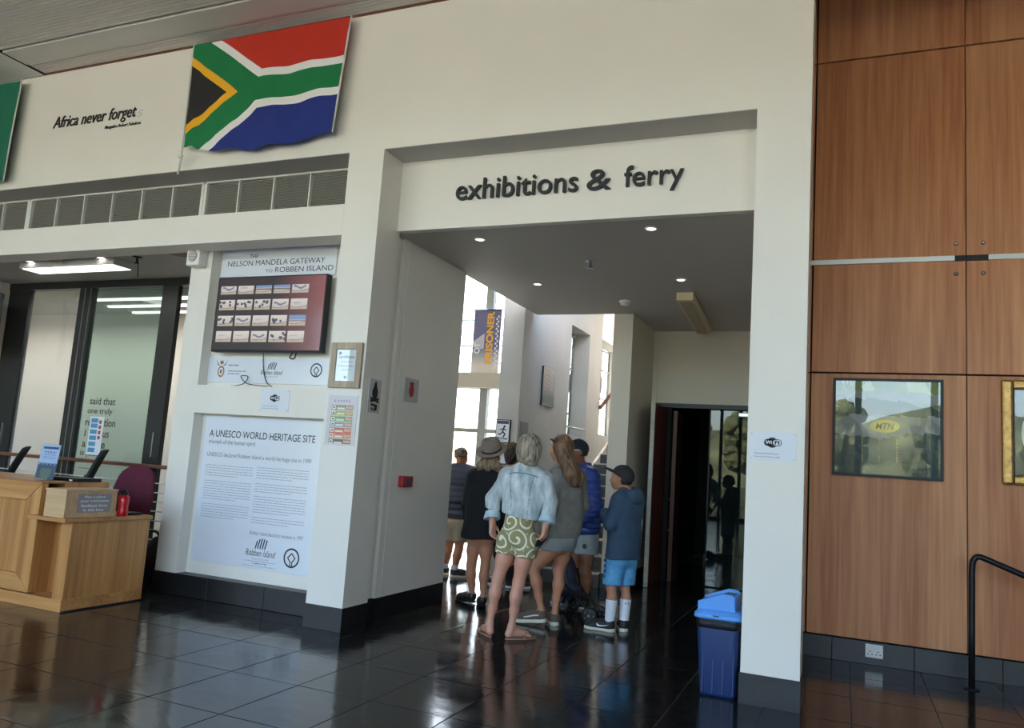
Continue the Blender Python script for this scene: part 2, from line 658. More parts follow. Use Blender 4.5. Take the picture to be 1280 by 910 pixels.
# passage: left wall, ceiling
wl = struct(bx('wall_left', M['wall'], None, -3.86, -3.52, 5.72, 6.92, 0.18, 3.25))
bx('groove_back', M['wall'], wl, -3.86, -3.555, 5.545, 5.725, 0.178, 3.25)
bx('corner_bead', M['wall'], wl, -3.522, -3.517, 5.80, 5.806, 0.18, 3.21)
bx('plinth', M['slate'], wl, -3.86, -3.55, 5.545, 5.71, 0.0, 0.178)
for a, b in ((5.71, 5.85), (5.853, 6.45), (6.453, 6.925)):
    bx('plinth_tile', M['slate'], wl, -3.86, -3.514, a, b, 0.0, 0.18)
cp = struct(MB().prism([(-3.56, 5.57), (-0.56, 5.57), (-0.56, 10.2), (-2.336, 10.2), (-2.336, 9.03), (-3.56, 9.03)], 3.21, 3.30, 'z').build('ceiling_passage', M['ceil'], None))
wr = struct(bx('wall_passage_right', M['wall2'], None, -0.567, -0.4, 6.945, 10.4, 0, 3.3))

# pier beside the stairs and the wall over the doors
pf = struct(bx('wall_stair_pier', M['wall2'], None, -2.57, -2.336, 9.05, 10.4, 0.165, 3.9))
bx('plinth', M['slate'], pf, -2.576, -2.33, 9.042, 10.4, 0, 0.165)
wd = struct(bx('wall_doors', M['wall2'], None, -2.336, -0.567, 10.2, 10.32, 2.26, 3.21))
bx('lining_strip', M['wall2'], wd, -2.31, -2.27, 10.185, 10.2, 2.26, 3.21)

# dark room behind the doors
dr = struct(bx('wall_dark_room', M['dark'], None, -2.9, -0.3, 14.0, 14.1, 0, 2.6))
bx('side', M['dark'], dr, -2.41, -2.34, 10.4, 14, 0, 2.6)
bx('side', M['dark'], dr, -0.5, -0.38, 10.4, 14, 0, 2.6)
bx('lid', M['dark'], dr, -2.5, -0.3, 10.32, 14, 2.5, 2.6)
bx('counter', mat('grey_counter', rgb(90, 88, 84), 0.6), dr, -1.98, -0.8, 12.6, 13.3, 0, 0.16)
'''doors'''
d1 = struct(thing('door_1', None, None, (-2.15, 10.2, 0)))
bx('leaf', M['doorwood'], d1, -2.172, -2.129, 9.54, 10.2, 0.008, 2.195)
bx('leaf_edge', mat('worn_white_edge', rgb(196, 190, 180), 0.6, noise=(14, 0.18)), d1, -2.176, -2.127, 9.50, 9.54, 0.006, 2.20)
h = MB().tube([(-2.222, 9.50, 0.40), (-2.222, 9.50, 1.10)], 0.011)
for z in (0.52, 0.98):
    h.tube([(-2.222, 9.50, z), (-2.172, 9.52, z)], 0.007)
h.build('door_handle', M['steel'], d1)
d2 = struct(thing('door_2', None, None, (-2.03, 10.3, 0)))
bx('leaf', M['doorwood'], d2, -2.040, -1.998, 10.25, 10.62, 0.008, 2.16)
bx('leaf_edge', mat('door_edge_timber', rgb(104, 66, 50), 0.5), d2, -2.044, -1.994, 10.235, 10.25, 0.008, 2.165)
h = MB().tube([(-2.105, 10.24, 0.56), (-2.105, 10.24, 1.11)], 0.011)
for z in (0.64, 1.03):
    h.tube([(-2.105, 10.24, z), (-2.04, 10.26, z)], 0.007)
h.build('door_handle', M['steel'], d2)
bx('frame_post', M['dark'], d2, -2.127, -2.07, 10.21, 10.30, 0, 2.2)
d3 = struct(thing('door_3', None, None, (-1.1, 10.2, 0)))
bx('pane', M['doorglass'], d3, -1.572, -0.60, 10.205, 10.217, 0.012, 2.19)
bx('closer', M['steel'], d3, -1.22, -0.9, 10.15, 10.2, 2.12, 2.165, bevel=0.005)
bx('head_frame', M['frame'], d3, -2.336, -0.567, 10.17, 10.30, 2.205, 2.26)
bx('edge_strip', M['black'], d3, -1.58, -1.565, 10.20, 10.222, 0.01, 2.19)

# ---------------------------------------------------------------- atrium behind: side wall with window openings
WT = 6.2
M['mull'] = mat('pale_mullion', rgb(150, 152, 148), 0.4)
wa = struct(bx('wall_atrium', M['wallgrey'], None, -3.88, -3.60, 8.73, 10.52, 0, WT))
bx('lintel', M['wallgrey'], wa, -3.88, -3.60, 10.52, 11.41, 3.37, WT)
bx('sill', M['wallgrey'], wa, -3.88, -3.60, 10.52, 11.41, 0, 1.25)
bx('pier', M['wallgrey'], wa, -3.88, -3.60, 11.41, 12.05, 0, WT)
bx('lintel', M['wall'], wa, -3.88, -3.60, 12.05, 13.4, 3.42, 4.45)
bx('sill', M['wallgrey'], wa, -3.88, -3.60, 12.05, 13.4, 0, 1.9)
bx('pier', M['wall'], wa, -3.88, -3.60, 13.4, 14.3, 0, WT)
wb = struct(bx('wall_atrium_back', M['wall'], None, -3.6, -2.3, 15.2, 15.4, 0, WT))
bx('stair_side', M['wall'], wb, -2.46, -2.41, 10.4, 15.2, 0, WT)
bx('stair_roof', M['wall'], wb, -3.9, -2.3, 9.0, 15.4, WT, WT + 0.1)
# window slots in that wall
for n, (a, b, z0, z1) in enumerate(((10.52, 11.41, 1.25, 3.37), (12.05, 13.4, 1.9, 3.42), (12.05, 13.4, 4.45, 5.9))):
    w = struct(thing('window_%d' % (n + 1), None, None, (-3.85, a, z0)))
    fr = MB()
    for p in (a, b - 0.03):
        fr.box(-3.875, -3.84, p, p + 0.03, z0, z1)
    for z in (z0, z1 - 0.05, z0 + 0.42 * (z1 - z0), z0 + 0.74 * (z1 - z0)):
        fr.box(-3.875, -3.835, a, b, z, z + 0.02)
    fr.build('window_frame', M['mull'], w)
    bx('pane', M['solar'], w, -3.858, -3.852, a, b, z0, z1)
# small balustrade in the first slot
t = thing('window_balustrade', 'short grey rail with level bars across the window slot beside the stairs', 'railing', (-3.7, 10.9, 1.25))
MB().tube([(-3.62, 10.50, 1.92), (-3.62, 11.42, 1.92)], 0.016, 8).build('top_rail', M['alu'], t)
for k in range(5):
    MB().tube([(-3.62, 10.5, 1.80 - 0.11 * k), (-3.62, 11.42, 1.80 - 0.11 * k)], 0.006, 6).build('bar', M['alu'], t)
bx('post', M['alu'], t, -3.635, -3.605, 11.40, 11.43, 1.25, 1.92)
bx('post', M['alu'], t, -3.635, -3.605, 10.49, 10.52, 1.25, 1.92)

# curtain wall at the back of the atrium
GX0, GX1, GY = -9.2, -3.88, 13.0
wg = struct(thing('window_4', None, None, (-6, GY, 0)))
xs = [-9.1, -8.35, -7.55, -6.75, -6.05, -5.2, -4.5, -3.92]
for x in xs:
    wide = 0.075 if x == -6.05 else 0.035
    bx('mullion', M['mull'], wg, x - wide, x + wide, GY - 0.06, GY + 0.06, 0, 5.9)
for z, hgt in ((0.0, 0.1), (1.86, 0.07), (5.8, 0.1)):
    bx('transom', M['mull'], wg, GX0, GX1, GY - 0.05, GY + 0.05, z, z + hgt)
bx('spandrel', mat('beige_spandrel', rgb(186, 178, 164), 0.6), wg, GX0, GX1, GY - 0.25, GY + 0.1, 2.66, 2.93)
for z in (3.10, 3.28, 3.42, 3.62, 3.90):
    bx('guard_bar', M['frame'], wg, GX0, GX1, GY - 0.16, GY - 0.14, z, z + 0.018)
for a, b in zip(xs[:-1], xs[1:]):
    bx('pane', M['solar'], wg, a + 0.02, b - 0.02, GY - 0.005, GY + 0.005, 0.05, 2.66)
    bx('pane', M['solar'], wg, a + 0.02, b - 0.02, GY - 0.005, GY + 0.005, 2.93, 5.85)
struct(bx('wall_atrium_left', M['wall'], None, -9.4, -9.2, 8.6, 13.1, 0, 6))
struct(bx('ceiling_atrium', M['wall'], None, -9.4, -3.6, 8.5, 13.1, 5.95, 6.05))
struct(bx('ceiling_atrium_front', M['wall'], None, -9.4, -3.56, 6.92, 8.5, 5.95, 6.05))
struct(bx('wall_atrium_front', M['wall'], None, -9.4, -2.3, 6.86, 6.92, 3.3, 6))

# ---------------------------------------------------------------- stairs
st = struct(thing('stairs_floor', None, None, (-3.1, 9.0, 0)))
st.name = 'floor_stairs'
ORG[st.name] = (-3.1, 9.0, 0)
for k in range(18):
    y = 9.0 + 0.35 * k
    z = 0.16 * (k + 1)
    o = bx('step', M['stepm'], st, -3.56, -2.58 if k < 5 else -2.46, y, y + 0.36, max(0, z - 0.32), z)
    bx('nosing', M['nosing'], o, -3.56, -2.58 if k < 5 else -2.46, y - 0.006, y + 0.04, z - 0.018, z + 0.003)
MB().prism([(9.1, 0), (9.1, 0.18), (15.2, 2.97), (15.2, 2.4), (9.9, 0)], -3.598, -3.56, 'x').build('stringer', M['wall'], st)
t = thing('stair_handrail', 'copper brown stair handrail fixed to the wall above the steps', 'handrail', (-3.5, 12, 2.3))
MB().tube([(-3.52, 11.85, 2.30), (-3.52, 13.3, 2.98), (-3.52, 14.6, 3.6)], 0.028).build('rail', M['rail'], t)
for y, z in ((12.1, 2.42), (13.2, 2.93), (14.2, 3.40)):
    MB().tube([(-3.52, y, z - 0.02), (-3.53, y, z - 0.07), (-3.6, y, z - 0.07)], 0.007, 6).build('bracket', M['steel'], t)

# ---------------------------------------------------------------- left: panel wall, office, sliding doors
pw = struct(bx('wall_panel', M['wall'], None, -5.69, -3.80, 5.61, 5.74, 0, 3.155))
bx('left_strip', M['wall'], pw, -5.69, -5.445, 5.49, 5.61, 0.176, 3.155)
bx('middle_band', M['wall'], pw, -5.445, -3.80, 5.49, 5.61, 1.612, 1.868)
for a, b in ((-5.70, -5.06), (-5.057, -4.45), (-4.447, -3.80)):
    bx('ledge_tile', M['slate'], pw, a, b, 5.48, 5.615, 0, 0.186, bevel=0.004)
struct(bx('ceiling_office', M['soffit'], None, -13, -5.70, 5.45, 8.5, 3.17, 3.25))
bx('niche_lid', M['soffit'], pw, -5.70, -3.8, 5.45, 5.78, 3.17, 3.25)
struct(bx('wall_office_back', M['wall'], None, -13, -5.7, 8.4, 8.6, 0, 6))
bx('office_return', M['wall'], pw, -5.78, -5.66, 5.74, 8.4, 0, 3.17)
struct(bx('wall_atrium_fill', M['wall'], None, -5.66, -3.7, 6.86, 6.92, 0, 3.65))
fin = struct(bx('wall_office_fin', M['wall'], None, -10.4, -9.76, 6.1, 6.56, 0, 3.17))
SY = 6.58
sd = struct(thing('door_4', None, None, (-8.2, SY, 0)))
bx('head_frame', M['frame'], sd, -9.76, -5.78, SY - 0.05, SY + 0.05, 3.085, 3.17)
for a, b in ((-9.76, -9.38), (-8.50, -8.27), (-7.165, -6.93)):
    bx('post', M['frame'], sd, a, b, SY - 0.04, SY + 0.02, 0, 3.09)
bx('track', M['steel'], sd, -8.41, -8.40, SY - 0.046, SY - 0.04, 0, 3.09)
bx('track', M['steel'], sd, -8.315, -8.307, SY - 0.046, SY - 0.04, 0, 3.09)
bx('bottom_rail', M['frame'], sd, -9.4, -7.1, SY - 0.03, SY + 0.02, 0, 0.12)
bx('pane', M['fogglass'], sd, -9.39, -8.49, SY - 0.012, SY - 0.004, 0.1, 3.09)
pn = bx('pane', M['tintglass'], sd, -8.28, -7.155, SY + 0.0, SY + 0.008, 0.1, 3.09)
bx('pull', M['steel'], sd, -9.52, -9.505, SY - 0.06, SY - 0.04, 1.15, 1.42)
bx('pull', M['steel'], sd, -7.03, -7.015, SY - 0.06, SY - 0.04, 1.15, 1.42)
tp = ('y', SY)
GT = M['glasstext'] = mat('grey_glass_lettering', rgb(58, 60, 56), 0.6)
for body, u0, u1, v in (('said that', -8.13, -7.72, 1.70), ('one truly', -8.15, -7.75, 1.575), ('re', -8.16, -8.07, 1.45), ('tion', -7.86, -7.68, 1.45),
                        ('j', -8.16, -8.13, 1.325), ('us', -7.86, -7.76, 1.325), ('a', -8.17, -8.11, 1.20), ('e', -7.86, -7.80, 1.20), ('is jours', -8.18, -7.84, 1.085)):
    text('glass_lettering', body, tp, u0, u1, v, v + (0.085 if body not in ('re', 'us', 'a', 'e') else 0.062), 0.003, GT, sd, bold=0.012)
flat('small_lettering', words(-8.18, -7.86, 0.965, 1, 0.022, random.Random(1)), tp, 0.003, GT, sd)
t = thing('door_poster', 'small blue and white poster stuck on the glass sliding door', 'poster', (-7.97, SY, 1.3))
bx('sheet', M['paper'], t, -8.08, -7.86, SY - 0.008, SY - 0.005, 1.12, 1.56)
tp2 = ('y', SY - 0.008)
flat('blue_print', [rect(-8.06, -7.95, v, v + 0.05) for v in (1.15, 1.22, 1.29, 1.36, 1.43, 1.49)], tp2, 0.001, mat('blue_print', rgb(86, 150, 190), 0.5), t)
flat('red_print', [rect(-7.93, -7.89, v, v + 0.04) for v in (1.30, 1.36, 1.42, 1.48)], tp2, 0.001, mat('red_print', rgb(180, 70, 50), 0.5), t)

# balustrade in front of the sliding doors
t = thing('balustrade', 'long balustrade with brown timber handrail and thin white bars before the glass doors', 'railing', (-8, 6.42, 0))
bx('handrail', M['rail'], t, -10.2, -6.2, 6.385, 6.455, 1.035, 1.075, bevel=0.01)
for k in range(9):
    MB().tube([(-10.2, 6.42, 0.88 - 0.098 * k), (-6.2, 6.42, 0.88 - 0.098 * k)], 0.007, 6).build('bar', M['white'], t)
for x in (-9.9, -8.40, -6.22):
    bx('post', M['alu'], t, x - 0.008, x + 0.008, 6.41, 6.43, 0, 1.04)
bx('base_strip', M['alu'], t, -10.2, -6.2, 6.36, 6.48, 0, 0.05)

# ---------------------------------------------------------------- right: timber panelled wall
wp = struct(bx('wall_right', M['dark'], None, -0.40, 5.0, 6.975, 7.1, 0, 5.9))
ZJ = [0.172, 2.268, 3.197, 4.988, 5.9]
XJ = [-0.225, 0.887, 2.04, 3.19]
for i in range(3):
    for j in range(4):
        bx('panel', M['panel'], wp, XJ[i] - 0.033 + (0.007 if i else 0), XJ[i + 1] - (0.011 if i else 0.011) - 0.004, 6.945, 6.975, ZJ[j] + 0.007, ZJ[j + 1] - 0.007, bevel=0.002)
for j in range(4):
    bx('panel', M['panel'], wp, -0.40, -0.272, 6.945, 6.975, ZJ[j] + 0.007, ZJ[j + 1] - 0.007)
for a, b in ((-0.40, 0.785), (1.018, 2.0), (2.2, 5)):
    bx('aluminium_strip', M['alu'], wp, a, b, 6.925, 6.947, 3.178, 3.218)
bx('joint_plate', M['black'], wp, 0.785, 1.018, 6.932, 6.947, 3.176, 3.220)
for x in (0.798, 0.984):
    for z in (3.319, 3.071):
        MB().lathe([(0.016, 0.004), (0.016, -0.008), (0.010, -0.016), (0.001, -0.018)], (x, 6.944, z), 'y', 14).build('stud', M['steel'], wp)
sk = [-0.40, -0.067, 0.512, 1.09, 1.67, 2.25, 3.4, 5.0]
for a, b in zip(sk[:-1], sk[1:]):
    bx('skirting_tile', M['slate'], wp, a, b - 0.003, 6.93, 6.98, 0, 0.170, bevel=0.002)
struct(bx('wall_far_right', M['wall2'], None, 5.0, 5.2, -6, 7.1, 0, 5.9))
struct(bx('wall_far_left', M['wall2'], None, -13.2, -13, -6, 8.6, 0, 5.9))

# ---------------------------------------------------------------- lobby ceiling with slats, glazed front behind the camera
ce = struct(bx('ceiling', M['dark'], None, -13, 5.0, -6, 4.9, 5.06, 5.2))
struct(bx('ceiling_right', M['soffit'], None, -0.6, 5.0, 4.9, 7.1, 5.9, 6.0))
bx('flush_strip', M['dark'], ce, -13, -0.6, 4.9, 5.32, 5.06, 5.2)
bx('flush_return', M['soffit'], ce, -0.62, 5.0, 4.88, 4.94, 5.06, 5.95)
sl = MB()
y = 5.185
while y > -5.9:
    if not 4.72 < y < 5.0:
        sl.box(-7.71, 5.0, y - 0.030, y, 5.036, 5.06)
    y -= 0.040 if y > 2.2 else 0.08
o = sl.build('slat', M['slat'], ce)
o.name = 'ceiling_slats'
o['kind'] = 'stuff'
bx('plate', mat('plate_paint', rgb(216, 212, 204), 0.6), ce, -7.71, 5.0, 4.735, 4.985, 5.026, 5.06)
bx('plain_field', mat('pale_plaster', rgb(226, 222, 214), 0.7), ce, -13, -7.715, 4.3, 5.2, 5.02, 5.06)
bx('plain_field', M['soffit'], ce, -13, -7.715, -6, 4.3, 5.03, 5.06)
bx('joint', M['frame'], ce, -7.72, -7.712, 3, 5.2, 5.018, 5.04)
bx('edge_timber', M['brown'], wf, -13, -0.3, 5.19, 5.2, 5.02, 5.045)
fg = struct(thing('window_5', None, None, (-4, -6, 0)))
for x in (-12.9, -11.3, -9.7, -8.1, -6.5, -4.9, -4.3, -3.7, -3.1, -2.5, -1.9, -1.3, 0.29, 1.85, 3.3, 4.9):
    w_ = 0.07 if x < -5 or x > -1 else 0.045
    bx('mullion', M['frame'], fg, x - w_, x + w_, -6.1, -5.95, 0, 5.1)
for z in (0, 4.15, 4.95):
    bx('transom', M['frame'], fg, -13, 5, -6.08, -5.97, z, z + 0.1)

# outdoors: paving all round, planting and hillside seen only as reflections
struct(bx('ground', mat('pale_paving', rgb(168, 162, 150), 0.8, noise=(0.5, 0.1)), None, -60, 60, -70, 70, -0.4, -0.21))
'''trees'''
M['leaf'] = mat('leaf_green', rgb(88, 92, 56), 0.7, noise=(3, 0.5))
M['bark'] = mat('bark', rgb(92, 76, 60), 0.8)
rt = random.Random(5)
for k in range(7):
    x = -11 + 3.6 * k + rt.uniform(-.5, .5)
    yy = -17 + rt.uniform(-1, 1)
    t = thing('garden_tree', 'leafy garden tree outside the glazed lobby front, %s of seven along the hedge' % ('first', 'second', 'third', 'fourth', 'fifth', 'sixth', 'seventh')[k], 'tree', (x, yy, -0.2), 'garden trees')
    MB().tube([(x, yy, -0.2), (x + .1, yy, 1.2), (x, yy, 2.6)], [0.14, 0.11, 0.08], 8).build('trunk', M['bark'], t)
    mb = MB()
    for q in range(110):
        a, b, rr = rt.uniform(0, 6.28), rt.uniform(-1, 1), rt.uniform(0.22, 0.46)
        c = np.array((x + 1.3 * math.cos(a) * rt.random(), yy + 1.2 * math.sin(a) * rt.random(), 3.0 + 1.1 * b))
        vs, fs = [], []
        for i in range(5):
            for j in range(7):
                w = rr * rt.uniform(0.75, 1.2)
                th, ph = math.pi * i / 4, 2 * math.pi * j / 7
                vs.append(c + w * np.array((math.sin(th) * math.cos(ph), math.sin(th) * math.sin(ph), math.cos(th))))
        for i in range(4):
            for j in range(7):
                fs.append((i * 7 + j, i * 7 + (j + 1) % 7, (i + 1) * 7 + (j + 1) % 7, (i + 1) * 7 + j))
        mb.add(vs, fs)
    mb.build('crown', M['leaf'], t)
hv, hf_ = [], []  # unseen hedge added to darken the lower part of the glass reflections
for i in range(60):
    for j, (dy, z) in enumerate(((0.6, -0.2), (0.65, 0.4), (0.5, 0.9), (-0.5, 0.9), (-0.65, 0.4), (-0.6, -0.2))):
        hv.append((-14 + 0.42 * i + rt.uniform(-.08, .08), -12.6 + dy + rt.uniform(-.12, .12), z + (rt.uniform(-.15, .15) if z > 0 else 0)))
for i in range(59):
    for j in range(5):
        hf_.append((i * 6 + j, i * 6 + j + 1, (i + 1) * 6 + j + 1, (i + 1) * 6 + j))
tag(MB().add(hv, hf_).build('hedge', mat('dark_hedge_leaf', rgb(60, 68, 46), 0.8, noise=(5, 0.5)), None), 'unseen dark green hedge outside the lobby front, added to darken the glass reflections', 'hedge')
hv, hf_ = [], []  # unseen hillside added to cut the sky reflection in the picture glass
NX, NY = 60, 8
for i in range(NX + 1):
    for j in range(NY + 1):
        t_ = j / NY
        top = 7.5 + 1.6 * math.sin(i * 0.21) + 0.9 * math.sin(i * 0.57 + 1)
        hv.append((-60 + 2 * i + rt.uniform(-.3, .3), -52 - 16 * t_, -0.4 + top * math.sin(t_ * math.pi / 2) + rt.uniform(-.2, .2) * (j > 0)))
for i in range(NX):
    for j in range(NY):
        a_ = i * (NY + 1) + j
        hf_.append((a_, a_ + 1, a_ + NY + 2, a_ + NY + 1))
struct(MB().add(hv, hf_, True).build('added_hills', mat('scrub_hillside', rgb(52, 62, 44), 0.9, noise=(0.35, 0.4, rgb(120, 124, 84))), None))

# ---------------------------------------------------------------- vents in the upper recess
for a, b, lab in ((-10.55, -8.105, 'louvred air vent in the white wall at the left frame edge, under the green flag'),
                  (-8.075, -5.665, 'louvred air vent of six bays high in the white wall, below the black slogan'),
                  (-5.635, -3.83, 'louvred air vent of five bays high in the white wall, below the striped flag')):
    t = thing('vent_grille', lab, 'vent', ((a + b) / 2, 5.5, 3.5), 'air vents in the upper recess')
    fr = MB()
    fr.box(a, b, 5.49, 5.56, 3.79, 3.806).box(a, b, 5.49, 5.56, 3.36, 3.40)
    fr.box(a - 0.012, a + 0.018, 5.49, 5.56, 3.4, 3.79).box(b - 0.018, b + 0.012, 5.49, 5.56, 3.4, 3.79)
    fr.build('frame', M['white'], t)
    n = 6
    for k in range(1, n):
        x = a + 0.405 * k if a > -6 or a > -9 else b - 0.405 * k
        if a < x < b - 0.05:
            bx('divider', M['white'], t, x - 0.006, x + 0.006, 5.492, 5.53, 3.4, 3.79)
    lv = MB()
    z = 3.405
    while z < 3.79:
        lv.box(a + 0.02, b - 0.02, 5.515, 5.55, z, z + 0.007)
        z += 0.0155
    x = a + 0.03
    o = lv.build('louvre_field', mat('louvre_grey', rgb(150, 146, 138), 0.6), t)
    o['kind'] = 'stuff'

# ---------------------------------------------------------------- flags
def za_flag(u, v):
    """u along the fly (0..1.5), v up (0..1): colours of the South African flag"""
    jx = 0.68
    def seg(px, py, ax, ay, bx_, by):
        t = np.clip(((px - ax) * (bx_ - ax) + (py - ay) * (by - ay)) / ((bx_ - ax) ** 2 + (by - ay) ** 2), 0, 1)
        return np.hypot(px - ax - t * (bx_ - ax), py - ay - t * (by - ay))
    def line(px, py, ax, ay, bx_, by):
        return np.abs((px - ax) * (by - ay) - (py - ay) * (bx_ - ax)) / math.hypot(bx_ - ax, by - ay)
    up = v >= 0.5
    dl = np.where(up, line(u, v, 0, 1, jx, 0.5), line(u, v, 0, 0, jx, 0.5))
    vv = np.abs(v - 0.5)
    side = np.where(up, (v - 1) + u * 0.5 / jx, -(v - u * 0.5 / jx))       # >0: fly side of the diagonal
    d_fly = np.minimum(np.where(side > 0, dl, 0), vv)
    hoist = (side <= 0)
    c = np.zeros((len(u), 3))
    red, blue, green, white, yellow, black = (srgb_arr(x) for x in ((196, 46, 28), (28, 48, 130), (14, 122, 70), (236, 234, 232), (248, 180, 30), (38, 36, 36)))
    c[:] = green
    m = (~hoist) & (d_fly > 0.1)
    c[m] = white
    m2 = (~hoist) & (d_fly > 0.1667)
    c[m2 & up] = red
    c[m2 & ~up] = blue
    c[hoist & (dl > 0.1)] = yellow
    c[hoist & (dl > 0.1667)] = black
    return c


def flag(name, TL, TR, BR, BL, sag, func, nu, nv, lab, rip=0.018):
    """cloth hung by its upper corners: bilinear sheet with a sagging foot and soft folds"""
    t = thing(name, lab, 'flag', tuple((np.array(TL) + np.array(TR)) / 2))
    TL, TR, BR, BL = map(np.array, (TL, TR, BR, BL))
    s, r = np.meshgrid(np.linspace(0, 1, nu + 1), np.linspace(0, 1, nv + 1))
    P = ((1 - s) * (1 - r))[..., None] * BL + (s * (1 - r))[..., None] * BR + ((1 - s) * r)[..., None] * TL + (s * r)[..., None] * TR
    P[..., 2] -= sag * 4 * np.clip(s * (1 - s), 0, 1) ** 1.0 * (1 - r) ** 1.5
    P[..., 1] += rip * (np.sin(17 * s + 5 * r) * 0.6 + np.sin(29 * s - 9 * r + 1) * 0.35 + np.sin(60 * s + 20 * r) * 0.12) * (0.35 + 0.65 * (1 - r))
    P[..., 2] += 0.012 * np.sin(23 * s + 3 * r) * (1 - r) + 0.02 * np.exp(-((s - .06) / .05) ** 2) * np.sin(40 * s) * (1 - r)
    idx = np.arange((nu + 1) * (nv + 1)).reshape(nv + 1, nu + 1)
    fs = np.stack([idx[:-1, :-1], idx[:-1, 1:], idx[1:, 1:], idx[1:, :-1]], -1).reshape(-1, 4)
    mb = MB()
    mb.add(P.reshape(-1, 3), fs.tolist(), True)
    o = mb.build('cloth', M['cloth'], t)
    cu, cv = np.meshgrid((np.arange(nu) + 0.5) / nu, (np.arange(nv) + 0.5) / nv)
    c = func(cu.ravel() * 1.5, cv.ravel())
    a = o.data.color_attributes.new('Col', 'FLOAT_COLOR', 'CORNER')
    a.data.foreach_set('color', np.repeat(np.concatenate([c, np.ones((len(c), 1))], 1), 4, 0).ravel().astype(np.float32))
    return t


f1 = flag('national_flag', (-5.575, 5.10, 4.973), (-3.865, 5.10, 4.968), (-3.935, 5.10, 3.965), (-5.56, 5.10, 3.985), 0.075, za_flag, 300, 180,
          'six coloured flag with a green Y band hung on the upper white wall')
MB().tube([(-5.585, 5.11, 5.0), (-5.58, 5.10, 4.4), (-5.575, 5.10, 3.9), (-5.605, 5.12, 3.74)], 0.012, 8).build('hoist_rope', M['white'], f1)
for p in ((-5.575, 5.08, 3.90), (-5.545, 5.08, 3.895)):
    MB().lathe([(0.002, -0.02), (0.016, -0.01), (0.016, 0.01), (0.002, 0.02)], p, 'z', 10).build('toggle', M['white'], f1)
MB().tube([(-3.862, 5.11, 4.99), (-3.90, 5.10, 4.4), (-3.932, 5.10, 3.96)], 0.008, 6).build('fly_hem', M['white'], f1)
f2 = flag('green_flag', (-9.7, 5.10, 4.95), (-7.94, 5.10, 4.945), (-7.975, 5.10, 3.87), (-9.7, 5.10, 3.89), 0.03,
          lambda u, v: np.tile(srgb_arr((24, 112, 84)), (len(u), 1)), 60, 40, 'plain green flag at the upper wall, mostly cut off by the frame edge')
MB().tube([(-7.935, 5.11, 4.97), (-7.955, 5.10, 4.4), (-7.972, 5.10, 3.86)], 0.008, 6).build('fly_hem', M['white'], f2)

# ---------------------------------------------------------------- lettering on the front wall
W0 = ('y', 5.2)
t = thing('slogan_lettering', 'black italic slogan lettering on the white wall left of the striped flag', 'lettering', (-6.9, 5.2, 4.45))
text('main_line', 'Africa never forget', W0, -7.475, -6.325, 4.372, 4.532, 0.002, M['print'], t, bold=0.003, depth=0.008, shear=0.22)
text('faded_letter', 's', W0, -6.315, -6.24, 4.405, 4.475, 0.001, mat('faded_grey_letter', rgb(206, 203, 196), 0.6), t, shear=0.22)
text('name_line', 'Mangaliso Robert Sobukwe', W0, -6.73, -6.25, 4.316, 4.360, 0.001, M['print'], t, bold=0.006, depth=0.004, shear=0.15)
t = thing('exhibition_lettering', 'raised black letters reading exhibitions and ferry on the white panel over the passage', 'lettering', (-2.0, 5.5, 3.5))
for body, u0, u1, v0, v1 in (('exhibitions', -2.935, -1.835, 3.432, 3.606), ('&', -1.765, -1.565, 3.432, 3.602), ('ferry', -1.465, -1.095, 3.39, 3.606)):
    pass
text('word', 'exhibitions', ('y', 5.5), -2.935, -1.895, 3.432, 3.604, 0.006, M['print'], t, bold=0.004, depth=0.026)
text('word', '&', ('y', 5.5), -1.825, -1.635, 3.432, 3.592, 0.006, M['print'], t, bold=0.004, depth=0.026)
text('word', 'ferry', ('y', 5.5), -1.535, -1.095, 3.388, 3.600, 0.006, M['print'], t, bold=0.004, depth=0.026)

# ---------------------------------------------------------------- prints, signs and logos
M['paleprint'] = mat('pale_grey_print', rgb(158, 164, 176), 0.5)
GOLD = mat('gold_paint', rgb(176, 140, 84), 0.35, 0.7, noise=(30, 0.3), bump=(40, 0.3, 0.01))
BROWNP = mat('brown_print', rgb(150, 120, 84), 0.6)
TEAL = mat('ink_blue_print', rgb(30, 60, 92), 0.6)


def wifi_logo(cu, cv, w, pl, d, parent):
    h = w * 0.62
    flat('logo_black', [disc(cu - 0.03 * w, cv, w * 0.31, h * 0.5), rrect(cu - w * 0.5, cu + w * 0.1, cv - h * 0.33, cv + h * 0.33, h * 0.3),
                        rrect(cu - w * 0.02, cu + w * 0.5, cv - h * 0.33, cv + h * 0.33, h * 0.28)], pl, d, M['print'], parent)
    flat('logo_white', [rrect(cu + w * 0.02, cu + w * 0.46, cv - h * 0.26, cv + h * 0.26, h * 0.2)], pl, d + 0.0006, M['paper'], parent)
    text('logo_letters', 'Wi', pl, cu - w * 0.42, cu - w * 0.04, cv - h * 0.17, cv + h * 0.19, d + 0.0012, M['paper'], parent, bold=0.03)
    text('logo_letters', 'Fi', pl, cu + w * 0.10, cu + w * 0.38, cv - h * 0.18, cv + h * 0.2, d + 0.0012, M['print'], parent, bold=0.04)


def heritage_emblem(cu, cv, r, pl, d, parent):
    fl_ = ring(cu, cv, r * 0.82, r, 40)
    q = r * 0.46
    P = [(cu, cv + q), (cu + q, cv), (cu + 0.12 * r, cv - q * 0.9), (cu + 0.12 * r, cv - r * 0.84)]
    P2 = [(cu, cv + q), (cu - q, cv), (cu - 0.12 * r, cv - q * 0.9), (cu - 0.12 * r, cv - r * 0.84)]
    flat('heritage_emblem', fl_ + stroke(P, r * 0.13) + stroke(P2, r * 0.13), pl, d, M['print'], parent)


